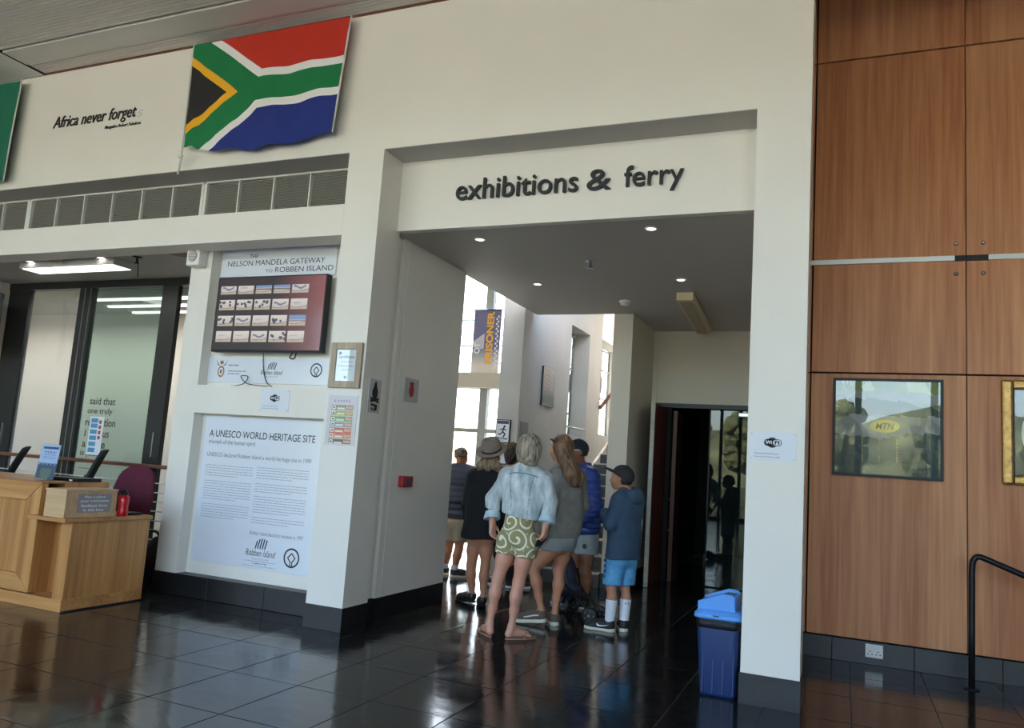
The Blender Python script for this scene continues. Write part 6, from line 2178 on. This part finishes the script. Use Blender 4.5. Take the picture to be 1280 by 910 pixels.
sg.tube([fr - s_ * 0.085 - u_ * 0.03 - f_ * 0.07, fr - s_ * 0.076 - f_ * 0.02, fr + f_ * 0.012, fr + s_ * 0.076 - f_ * 0.02, fr + s_ * 0.085 - u_ * 0.03 - f_ * 0.07], 0.006, 6)
for q in (-1, 1):
    sg.obox(fr + s_ * 0.030 * q + f_ * 0.006, s_, unit(f_ * 0.7 + u_ * 0.5), unit(np.cross(s_, unit(f_ * 0.7 + u_ * 0.5))), 0.022, 0.015, 0.003)
tag(sg.build('sunglasses', M['black'], None), 'black sunglasses pushed up on the head of the long-haired woman', 'sunglasses')
shoe(B, 'L', 0.275, 1.02, TAUPE, SOLE, p, 0.004, 0.10, 0.0, 0.036, (SOLE, [(0.05, 0.062), (0.09, 0.060), (0.13, 0.052), (0.18, 0.046), (0.18, 0.054), (0.13, 0.064), (0.09, 0.071), (0.05, 0.070)], 1), SOLE)
shoe(B, 'R', 0.27, 1.0, TAUPE, SOLE, p, 0.0, 0.0, 0.0, 0.036)

# ---- man in the blue puffer jacket and cap
Cc = dict(f=(-0.92, -0.38, 0), hf=(-0.78, -0.62, -0.05), head=(-2.434, 7.500, 1.513), neck=(-2.392, 7.580, 1.360), waist=(-2.341, 7.600, 0.955), pelvis=(-2.343, 7.600, 0.705),
          shL=(-2.269, 7.440, 1.264), shR=(-2.462, 7.740, 1.262), elL=(-2.200, 7.400, 0.987), elR=(-2.532, 7.800, 0.966), wrL=(-2.310, 7.340, 0.858), wrR=(-2.549, 7.620, 0.842),
          hipL=(-2.298, 7.520, 0.645), hipR=(-2.396, 7.680, 0.625), knL=(-2.283, 7.500, 0.352), knR=(-2.414, 7.660, 0.337), anL=(-2.296, 7.560, 0.117), anR=(-2.445, 7.720, 0.110),
          toeL=(0, 0, 0), toeR=(0, 0, 0))
for q, y in (('L', 7.56), ('R', 7.70)):
    a = Cc['an' + q]
    Cc['an' + q] = (a[0], a[1], 0.085)
    Cc['toe' + q] = (a[0] - 0.19, a[1] - 0.07, 0.03)
p = body(Cc, SK3, 'man in a bright blue quilted jacket and navy cap behind the grey jumper', 'visitors in the passage', 1.0, 1.0,
         hand_L=((-1, -0.1, 0.1), (0, 0.3, -1), (0, 1, 0.4), 0.6), hand_R=((-1, -0.3, 0.1), (0, -0.3, -1), (0, -1, 0.4), 0.6), fem=False)
face_parts(Cc, 1.0, p, mat('lip_tone_dark', rgb(122, 70, 62), 0.4), BROW)
F = newfld(Cc, 0.26, 0.008, 0.65, 1.60)
torso(F, Cc, 0.036, 0.84, 1.05, (0.135, 0.135, 0.135), 0.85)
for q in 'LR':
    sleeve(F, Cc, q, 0.020, 0.92, (0.068, 0.064, 0.058, 0.046))
nb = np.array(Cc['neck'])
F.cone(nb - UP * 0.03, nb + UP * 0.045, 0.080, 0.074, 0.02)
F.warp(lambda X, Y, Z: -0.011 * np.abs(np.sin(math.pi * (Z + 0.10 * X) / 0.055)) + 0.006)
F.cut((0, 0, (-2.341, 7.600, 0.675)[2]), (0, 0, -1)); F.cut(nb + UP * 0.05, (0, 0, 1))
F.build('quilted_jacket', BLUEP, p)
F = newfld(Cc, 0.24, 0.008, 0.40, 1.0)
shorts(F, Cc, 0.022, 0.62, 0.12, 0.92, 0.088)
X, Y, Z = F.grid()
F.d = np.maximum(F.d, (-2.317, 7.550, 0.526)[2] - Z).astype(np.float32)
F.warp(wr_noise(0.004, 25, (1, 1, 0.6), 26))
sh_ = F.build('grey_blue_shorts', mat('faded_blue_cotton', rgb(132, 148, 156), 0.8, noise=(3, 0.2, rgb(170, 178, 178))), p)
flat('round_patch', [disc((-2.275, 7.400, 0.610)[0], (-2.275, 7.400, 0.610)[2], 0.024)], ('y', (-2.275, 7.400, 0.610)[1] - 0.005), 0.0, M['print'], sh_)
cp_ = cap(Cc, 1.02, CAPN, p, 0.0, 0.05)
f_, s_, u_ = head_frame(Cc)
c = np.array(Cc['head'])
MB().obox(c + f_ * 0.092 + u_ * 0.070 - s_ * 0.012, s_, unit(f_ * 0.5 - u_ * 0.0 + u_ * 0.9), unit(f_ * 0.9 - u_ * 0.4), 0.024, 0.010, 0.004).build('emblem', mat('cap_emblem', rgb(186, 176, 140), 0.6), cp_)
MB().obox(c + f_ * 0.05 + u_ * 0.012 - s_ * 0.085, f_, u_, s_, 0.04, 0.004, 0.004).build('white_piping', M['paper'], cp_)
F = Fld(c - 0.2, c + 0.2, 0.006)
F.ell(c - f_ * 0.02 + u_ * 0.0, (0.090, 0.083, 0.085), (f_, s_, u_), 0.02)
F.cut(c + u_ * 0.03, u_); F.cut(c - u_ * 0.045, -u_); F.cut(c - f_ * 0.0, f_)
F.build('cropped_hair', HAIRD, p)
for q in 'LR':
    shoe(Cc, q, 0.285, 1.0, BLACKS, SOLE if q == 'L' else M['paper'], p, 0, 0, 0, 0.024)
    sock(Cc, q, 0.15, mat('black_sock', (0.012, 0.012, 0.012), 0.9), p, 0.040, 0.042)

# ---- boy with cap, hooded top and blue shorts, in profile to the left
D = dict(f=(-0.93, 0.36, 0), hf=(-1, 0.10, 0.02), head=(-1.777, 6.750, 1.292), neck=(-1.717, 6.760, 1.173), waist=(-1.735, 6.760, 0.831), pelvis=(-1.746, 6.760, 0.634),
         shL=(-1.750, 6.660, 1.103), shR=(-1.675, 6.860, 1.113), elL=(-1.814, 6.600, 0.898), elR=(-1.693, 6.920, 0.895), wrL=(-1.883, 6.680, 0.970), wrR=(-1.861, 6.950, 0.900),
         hipL=(-1.776, 6.700, 0.582), hipR=(-1.714, 6.810, 0.579), knL=(-1.801, 6.680, 0.362), knR=(-1.719, 6.820, 0.356), anL=(-1.806, 6.700, 0.102), anR=(-1.708, 6.800, 0.107),
         toeL=(0, 0, 0), toeR=(0, 0, 0))
for q in 'LR':
    a = D['an' + q]
    D['an' + q] = (a[0], a[1], 0.085)
D['toeL'] = (D['anL'][0] - 0.20, D['anL'][1] + 0.01, 0.03)
D['toeR'] = (D['anR'][0] - 0.06, D['anR'][1] + 0.19, 0.03)
p = body(D, SK4, 'boy in a dark cap, navy hooded top and bright blue shorts, looking left', 'visitors in the passage', 0.80, 0.93,
         hand_L=((-0.6, 0.6, 0.2), (0.3, 0.4, 0), (0, 0.3, 1), 0.7), hand_R=((-0.9, -0.3, 0.1), (0.3, 0, 0), (0, 0, 1), 0.7), fem=False, h=0.006, legs=0.90)
face_parts(D, 0.93, p, LIP, BROW)
F = newfld(D, 0.24, 0.007, 0.50, 1.40)
torso(F, D, 0.018, 0.62, 1.0, (0.108, 0.116, 0.128), 0.9)
for q in 'LR':
    sleeve(F, D, q, 0.010, 1.0, (0.056, 0.052, 0.050, 0.042))
nb = np.array(D['neck'])
F.cone(nb - UP * 0.03, nb + UP * 0.015, 0.066, 0.062, 0.02)
F.cut((0, 0, (-1.744, 6.760, 0.607)[2]), (0, 0, -1)); F.cut(nb + UP * 0.03, (0.25, 0, 1))
F.warp(wr_noise(0.005, 31, (1, 1, 0.5), 24))
hd = F.build('hooded_top', HOOD, p)
F = Fld(nb - 0.24, nb + 0.24, 0.006)
bk = -unit(D['f'])
F.ell(nb + bk * 0.075 - UP * 0.035, (0.062, 0.105, 0.085), (bk, np.cross(bk, UP), UP), 0.03)
F.chain([nb + bk * 0.10 + UP * 0.015, nb + np.cross(bk, UP) * 0.082 + UP * 0.008, nb - bk * 0.055 - UP * 0.01], [0.026, 0.028, 0.020], 0.02)
F.chain([nb + bk * 0.10 + UP * 0.015, nb - np.cross(bk, UP) * 0.082 + UP * 0.008, nb - bk * 0.055 - UP * 0.01], [0.026, 0.028, 0.020], 0.02)
F.ell(nb + bk * 0.065 + UP * 0.035, (0.040, 0.065, 0.045), (bk, np.cross(bk, UP), UP), 0.02, sub=True)
F.warp(wr_noise(0.004, 33, (1, 1, 1), 30))
F.build('hood', HOOD, hd)
F = newfld(D, 0.22, 0.007, 0.20, 0.85)
shorts(F, D, 0.012, 0.85, 0.098, 0.95, 0.072, (-1.745, 6.760, 0.614)[2])
X, Y, Z = F.grid()
F.d = np.maximum(F.d, (-1.735, 6.740, 0.390)[2] - Z).astype(np.float32)
F.warp(wr_noise(0.005, 35, (1, 1, 0.4), 30))
sh_ = F.build('blue_shorts', SWIM, p)
for k in range(4):
    q = (-1.836, 6.620, 0.556)
    MB().obox((q[0] - 0.016 + 0.002 * k, q[1] + 0.01, q[2] + 0.035 - 0.045 * k), (1, 0, 0), (0, 1, 0), (0, 0, 1), 0.008, 0.012, 0.010).build('side_letter', TEAL, sh_)
cap(D, 0.95, CAPM, p, -0.004, 0.34)
f_, s_, u_ = head_frame(D)
c = np.array(D['head'])
F = Fld(c - 0.2, c + 0.2, 0.006)
F.ell(c - f_ * 0.022 - u_ * 0.008, (0.080, 0.076, 0.080), (f_, s_, u_), 0.02)
F.cut(c + u_ * 0.03, u_); F.cut(c - u_ * 0.058, -u_); F.cut(c - f_ * 0.022, f_)
F.build('cropped_hair', HAIRD, p)
SW = [(0.100, 0.058), (0.112, 0.048), (0.130, 0.043), (0.090, 0.044), (0.060, 0.052), (0.030, 0.060)]
swoosh = [(0.030, 0.060), (0.075, 0.046), (0.115, 0.040), (0.135, 0.046), (0.138, 0.060), (0.128, 0.066), (0.126, 0.056), (0.112, 0.052), (0.075, 0.054), (0.030, 0.0605)]
for q in 'LR':
    shoe(D, q, 0.265, 1.0, BLACKS, SOLE, p, 0, 0, 0.004, 0.030, (M['paper'], swoosh, 1 if q == 'L' else -1) if q == 'L' else None)
    so = sock(D, q, 0.27, SOCKW, p, 0.040, 0.050)
    an, kn = np.array(D['an' + q]), np.array(D['kn' + q])
    t_ = an + (kn - an) * ((0.225 - an[2]) / (kn[2] - an[2]))
    v_, ff = text_mesh('JOJO', 0.03, 0.0, 0.0)
    lo_, hi_ = v_.min(0), v_.max(0)
    a_ = -1.15 + 2.0 * (v_[:, 0] - lo_[0]) / (hi_[0] - lo_[0])
    mb = MB()
    mb.add([(t_[0] + 0.010 + 0.0505 * math.sin(w), t_[1] - 0.0505 * math.cos(w), t_[2] + 0.022 * (z - lo_[1]) / (hi_[1] - lo_[1])) for w, z in zip(a_, v_[:, 1])], ff)
    mb.build('sock_lettering', M['print'], so)

# ---- woman in the felt hat and black dress
E_ = dict(f=(0.05, 1, 0), hf=(-0.05, 1, -0.1), head=(-3.112, 6.950, 1.422), neck=(-3.126, 6.970, 1.269), waist=(-3.156, 6.970, 0.902), pelvis=(-3.173, 6.970, 0.690),
          shL=(-3.277, 6.980, 1.190), shR=(-2.975, 6.980, 1.203), elL=(-3.335, 7.000, 0.932), elR=(-2.939, 7.000, 0.950), wrL=(-3.342, 7.100, 0.760), wrR=(-3.027, 7.120, 0.765),
          hipL=(-3.236, 6.970, 0.639), hipR=(-3.119, 6.970, 0.643), knL=(-3.266, 6.990, 0.364), knR=(-3.110, 6.970, 0.369), anL=(-3.259, 7.040, 0.091), anR=(-3.096, 6.930, 0.066),
          toeL=(0, 0, 0), toeR=(0, 0, 0))
for q in 'LR':
    a = E_['an' + q]
    E_['an' + q] = (a[0], a[1], 0.085)
E_['toeL'] = (E_['anL'][0] - 0.18, E_['anL'][1] + 0.06, 0.03)
E_['toeR'] = (E_['anR'][0] - 0.08, E_['anR'][1] + 0.16, 0.03)
p = body(E_, SK2, 'woman in a wide taupe felt hat and short black dress, seen from behind', 'visitors in the passage', 0.98, 0.97,
         hand_L=((0.2, 0.8, -0.4), (1, 0, 0), (0, 0.3, 1), 0.5), hand_R=((-0.2, 0.8, -0.4), (-1, 0, 0), (0, 0.3, 1), 0.5), legs=0.86)
F = newfld(E_, 0.24, 0.008, 0.50, 1.50)
torso(F, E_, 0.030, 0.68, 1.1, (0.120, 0.130, 0.150), 0.88)
for q in 'LR':
    sleeve(F, E_, q, 0.022, 0.95, (0.062, 0.062, 0.060, 0.050))
nb = np.array(E_['neck'])
F.cone(nb - UP * 0.03, nb + UP * 0.02, 0.075, 0.068, 0.02)
F.cut((0, 0, (-3.168, 6.970, 0.623)[2]), (0, 0, -1)); F.cut(nb + UP * 0.03, (0, 0, 1))
F.warp(wr_noise(0.006, 41, (1, 1, 0.4), 22))
F.build('black_dress', BLACKC, p)
c = np.array(E_['head'])
F = Fld(c - (0.24, 0.24, 0.30), c + (0.24, 0.24, 0.14), 0.0065)
F.ell(c + (0, -0.005, -0.035), (0.080, 0.084, 0.062), None, 0.02)
for sx in (-1, 1):
    F.chain([c + (0.060 * sx, -0.035, -0.06), c + (0.082 * sx, -0.05, -0.11), c + (0.100 * sx, -0.045, -0.155)], [0.034, 0.040, 0.020], 0.02)
F.chain([c + (0, -0.055, -0.06), c + (0, -0.07, -0.13)], [0.045, 0.036], 0.03)
F.ell(c + (0, 0.11, -0.05), (0.075, 0.08, 0.09), None, 0.01, sub=True)
strands(F, 0.0045, (0.2, 0.1, 1), 170, 6)
F.build('wavy_hair', HAIRL, p)
ht = thing('felt_hat', 'taupe felt hat with a dark band on the head of the woman in black', 'hat', tuple(c))


def hat_v(mb):
    ty = 0.50
    out = []
    for x, y, z in mb.v:
        q = np.array((x, y, z)) - c
        q[0] *= 0.93
        y2, z2 = q[1] * math.cos(ty) + q[2] * math.sin(ty), -q[1] * math.sin(ty) * -1 + q[2] * math.cos(ty)
        z2 = q[2] * math.cos(ty) + q[1] * math.sin(ty)
        out.append(tuple(c + (q[0], q[1] * math.cos(ty) - q[2] * math.sin(ty) - 0.01, z2 + 0.022)))
    mb.v = out
    return mb


hat_v(MB().lathe([(0.098, 0.010), (0.125, 0.008), (0.155, 0.014), (0.162, 0.026), (0.158, 0.030), (0.125, 0.020), (0.104, 0.026), (0.103, 0.05), (0.098, 0.10), (0.088, 0.125), (0.060, 0.138), (0.030, 0.128), (0.002, 0.124)], c, 'z', 36)).build('felt_body', FELT, ht)
hat_v(MB().lathe([(0.104, 0.024), (0.1075, 0.026), (0.106, 0.042), (0.102, 0.043)], c, 'z', 36)).build('hat_band', LEATH, ht)
for q in 'LR':
    shoe(E_, q, 0.25, 0.95, LEATH, M['black'], p, 0, 0.05, -0.012, 0.016)

# ---- man in the dark quilted jacket at the passage wall
G_ = dict(f=(-0.15, 1, 0), hf=(-0.1, 1, -0.25), head=(-4.151, 8.400, 1.396), neck=(-4.152, 8.400, 1.274), waist=(-4.152, 8.400, 0.911), pelvis=(-4.162, 8.400, 0.651),
          shL=(-4.293, 8.400, 1.199), shR=(-3.999, 8.400, 1.200), elL=(-4.351, 8.440, 0.894), elR=(-4.004, 8.460, 0.903), wrL=(-4.382, 8.620, 0.928), wrR=(-4.206, 8.660, 0.903),
          hipL=(-4.220, 8.400, 0.600), hipR=(-4.085, 8.400, 0.603), knL=(-4.235, 8.400, 0.295), knR=(-4.106, 8.420, 0.316), anL=(-4.309, 8.500, 0.059), anR=(-4.145, 8.420, 0.094),
          toeL=(0, 0, 0), toeR=(0, 0, 0))
for q in 'LR':
    a = G_['an' + q]
    G_['an' + q] = (a[0], a[1], 0.085)
    G_['toe' + q] = (a[0] + (0.16 if q == 'R' else -0.05), a[1] + 0.12, 0.03)
p = body(G_, SK2, 'man in a dark navy quilted jacket and khaki shorts, farthest left of the group', 'visitors in the passage', 0.93, 0.93,
         hand_L=((0.5, 0.3, 0.7), (0, -1, 0), (0.9, 0, 0.2), 0.6), hand_R=((-0.5, 0.3, 0.7), (0, -1, 0), (-0.9, 0, 0.2), 0.6), fem=False)
F = newfld(G_, 0.26, 0.009, 0.60, 1.50)
torso(F, G_, 0.030, 0.74, 1.0, (0.128, 0.130, 0.130), 0.85)
for q in 'LR':
    sleeve(F, G_, q, 0.018, 0.92, (0.062, 0.060, 0.055, 0.044))
nb = np.array(G_['neck'])
F.cone(nb - UP * 0.03, nb + UP * 0.03, 0.072, 0.066, 0.02)
F.warp(lambda X, Y, Z: -0.009 * np.abs(np.sin(math.pi * Z / 0.07)) + 0.005)
F.cut((0, 0, (-4.164, 8.400, 0.679)[2]), (0, 0, -1)); F.cut(nb + UP * 0.035, (0, 0, 1))
F.build('quilted_jacket', NAVYP, p)
F = newfld(G_, 0.24, 0.009, 0.30, 0.95)
shorts(F, G_, 0.018, 0.70, 0.105, 0.95, 0.082, (-4.163, 8.400, 0.669)[2])
X, Y, Z = F.grid()
F.d = np.maximum(F.d, (-4.141, 8.400, 0.415)[2] - Z).astype(np.float32)
F.warp(wr_noise(0.005, 51, (1, 1, 0.6), 24))
F.build('khaki_shorts', KHAKI, p)
c = np.array(G_['head'])
f_, s_, u_ = head_frame(G_)
F = Fld(c - 0.2, c + 0.2, 0.0065)
F.ell(c - f_ * 0.02 + u_ * 0.01, (0.096, 0.080, 0.090), (f_, s_, u_), 0.02)
F.cut(c - f_ * 0.015, f_); F.cut(c - u_ * 0.03, -u_); F.cut(c + u_ * 0.06 , u_ * 1.0 + f_ * 0.3)
F.build('cropped_hair', mat('grey_brown_hair', rgb(112, 96, 82), 0.6, noise=(60, 0.3)), p)
gl = MB().tube([c + f_ * 0.05 - s_ * 0.070 + u_ * 0.04, c - f_ * 0.07 - s_ * 0.07 + u_ * 0.035, c - f_ * 0.112 + u_ * 0.03, c - f_ * 0.07 + s_ * 0.07 + u_ * 0.035, c + f_ * 0.05 + s_ * 0.070 + u_ * 0.04], 0.005, 6)
for q in (-1, 1):
    gl.obox(c - f_ * 0.100 + s_ * 0.032 * q + u_ * 0.03, s_, u_, f_, 0.026, 0.018, 0.003)
tag(gl.build('sunglasses', M['black'], None), 'dark sunglasses worn on the back of the head of the navy jacket man', 'sunglasses')
for q in 'LR':
    shoe(G_, q, 0.28, 1.0, BLACKS, SOLE, p, 0, 0, 0, 0.028, None, SOCKW)
    sock(G_, q, 0.14, SOCKW, p, 0.040, 0.042)

# ---- person in dark clothes and brown cap, mostly hidden
H_ = dict(f=(0, 1, 0), hf=(0.2, 1, -0.05), head=(-3.419, 8.200, 1.468), neck=(-3.415, 8.200, 1.290), waist=(-3.425, 8.200, 0.900), pelvis=(-3.428, 8.200, 0.672),
          shL=(-3.556, 8.200, 1.209), shR=(-3.274, 8.200, 1.211), elL=(-3.582, 8.220, 0.931), elR=(-3.244, 8.220, 0.932), wrL=(-3.601, 8.400, 0.791), wrR=(-3.391, 8.420, 0.791),
          hipL=(-3.483, 8.200, 0.632), hipR=(-3.367, 8.200, 0.634), knL=(-3.480, 8.220, 0.352), knR=(-3.364, 8.220, 0.356), anL=(-3.474, 8.200, 0.138), anR=(-3.349, 8.200, 0.136), toeL=(0, 0, 0), toeR=(0, 0, 0))
for q in 'LR':
    a = H_['an' + q]
    H_['an' + q] = (a[0], a[1], 0.085)
    H_['toe' + q] = (a[0] + (0.14 if q == 'R' else -0.16), a[1] + 0.10, 0.03)
p = body(H_, SK2, 'dark-haired person in a brown cap and black clothes, mostly hidden between hat and denim jacket', 'visitors in the passage', 0.98, 0.98,
         hand_L=((0.3, 0.9, 0), (1, 0, 0), (0, 0, 1), 0.5), hand_R=((-0.3, 0.9, 0), (-1, 0, 0), (0, 0, 1), 0.5), fem=False, h=0.008)
F = newfld(H_, 0.24, 0.009, 0.60, 1.60)
torso(F, H_, 0.024, 0.82, 1.0)
for q in 'LR':
    sleeve(F, H_, q, 0.014, 0.95)
nb = np.array(H_['neck'])
F.cone(nb - UP * 0.03, nb + UP * 0.015, 0.068, 0.062, 0.02)
F.cut((0, 0, 0.82), (0, 0, -1)); F.cut(nb + UP * 0.02, (0, 0, 1))
F.build('black_sweater', BLACKC, p)
F = newfld(H_, 0.24, 0.009, 0.04, 1.05)
shorts(F, H_, 0.012, 1.0, 0.115, 0.9, 0.085)
for q in 'LR':
    F.cone(H_['kn' + q], (H_['an' + q][0], H_['an' + q][1], 0.07), 0.068, 0.054, 0.02)
F.cut((0, 0, 0.075), (0, 0, -1))
F.build('black_trousers', BLACKC, p)
c = np.array(H_['head'])
F = Fld(c - 0.22, c + 0.22, 0.007)
F.ell(c + (0, -0.02, 0.005), (0.090, 0.098, 0.092), None, 0.02)
F.ell(c + (0, -0.055, -0.06), (0.070, 0.05, 0.075), None, 0.03)
F.ell(c + (0, 0.11, -0.03), (0.08, 0.08, 0.09), None, 0.01, sub=True)
strands(F, 0.004, (0.1, 0.1, 1), 180, 2)
F.build('dark_hair', HAIRD, p)
cap(H_, 0.98, mat('brown_cap_cloth', rgb(96, 78, 54), 0.85), p, 0.012, 0.0)
for q in 'LR':
    shoe(H_, q, 0.28, 1.0, BLACKS, M['paper'], p, 0, 0, 0, 0.026)

# ---------------------------------------------------------------- buggy between the visitors
t = thing('pushchair', 'folded black pushchair with small twin wheels and a navy bag on its seat', 'pushchair', (-2.15, 7.0, 0))
SP = mat('grey_hub', rgb(130, 130, 132), 0.4, 0.4)
for (x, y) in ((-2.035, 6.86), (-1.985, 7.02), (-2.42, 7.25), (-2.36, 7.40)):
    wv = MB()
    wv.lathe([(0.030, -0.014), (0.058, -0.016), (0.072, -0.010), (0.074, 0), (0.072, 0.010), (0.058, 0.016), (0.030, 0.014)], (x, y, 0.075), 'y', 24)
    w = wv.build('wheel', M['black'], t)
    MB().lathe([(0.002, -0.020), (0.012, -0.019), (0.012, 0.019), (0.002, 0.020)], (x, y, 0.075), 'y', 14).build('hub', SP, w)
    for k in range(5):
        a = 2 * math.pi * k / 5
        MB().lathe([(0.002, -0.018), (0.006, -0.017), (0.006, -0.012), (0.002, -0.012)], (x + 0.042 * math.cos(a), y, 0.075 + 0.042 * math.sin(a)), 'y', 8).build('wheel_hole', SP, w)
MB().tube([(-2.035, 6.90, 0.08), (-1.985, 6.98, 0.08)], 0.012, 8).build('axle', M['black'], t)
MB().tube([(-2.42, 7.28, 0.08), (-2.36, 7.38, 0.08)], 0.012, 8).build('axle', M['black'], t)
for dx, dy in ((0, 0), (0.05, 0.16)):
    MB().tube([(-2.03 + dx, 6.89 + dy, 0.09), (-2.22 + dx, 7.02 + dy, 0.20), (-2.40 + dx, 7.15 + dy, 0.30), (-2.46 + dx, 7.20 + dy, 0.42)], 0.013, 8).build('frame_tube', M['black'], t)
    MB().tube([(-2.41 + dx, 7.23 + dy, 0.09), (-2.32 + dx, 7.13 + dy, 0.26), (-2.36 + dx, 7.15 + dy, 0.40)], 0.012, 8).build('frame_tube', M['black'], t)
MB().tube([(-2.36, 7.15, 0.40), (-2.31, 7.31, 0.40)], 0.016, 8).build('push_bar', M['black'], t)
F = Fld((-2.75, 6.9, 0.05), (-2.1, 7.6, 0.75), 0.009)
F.ell((-2.40, 7.22, 0.36), (0.11, 0.10, 0.20), None, 0.03)
F.ell((-2.36, 7.22, 0.24), (0.14, 0.11, 0.08), None, 0.04)
F.warp(wr_noise(0.010, 61, (1, 1, 1), 26))
F.build('seat_cover', mat('navy_nylon', rgb(30, 34, 54), 0.5, bump=(26, 0.5, 0.01)), t)
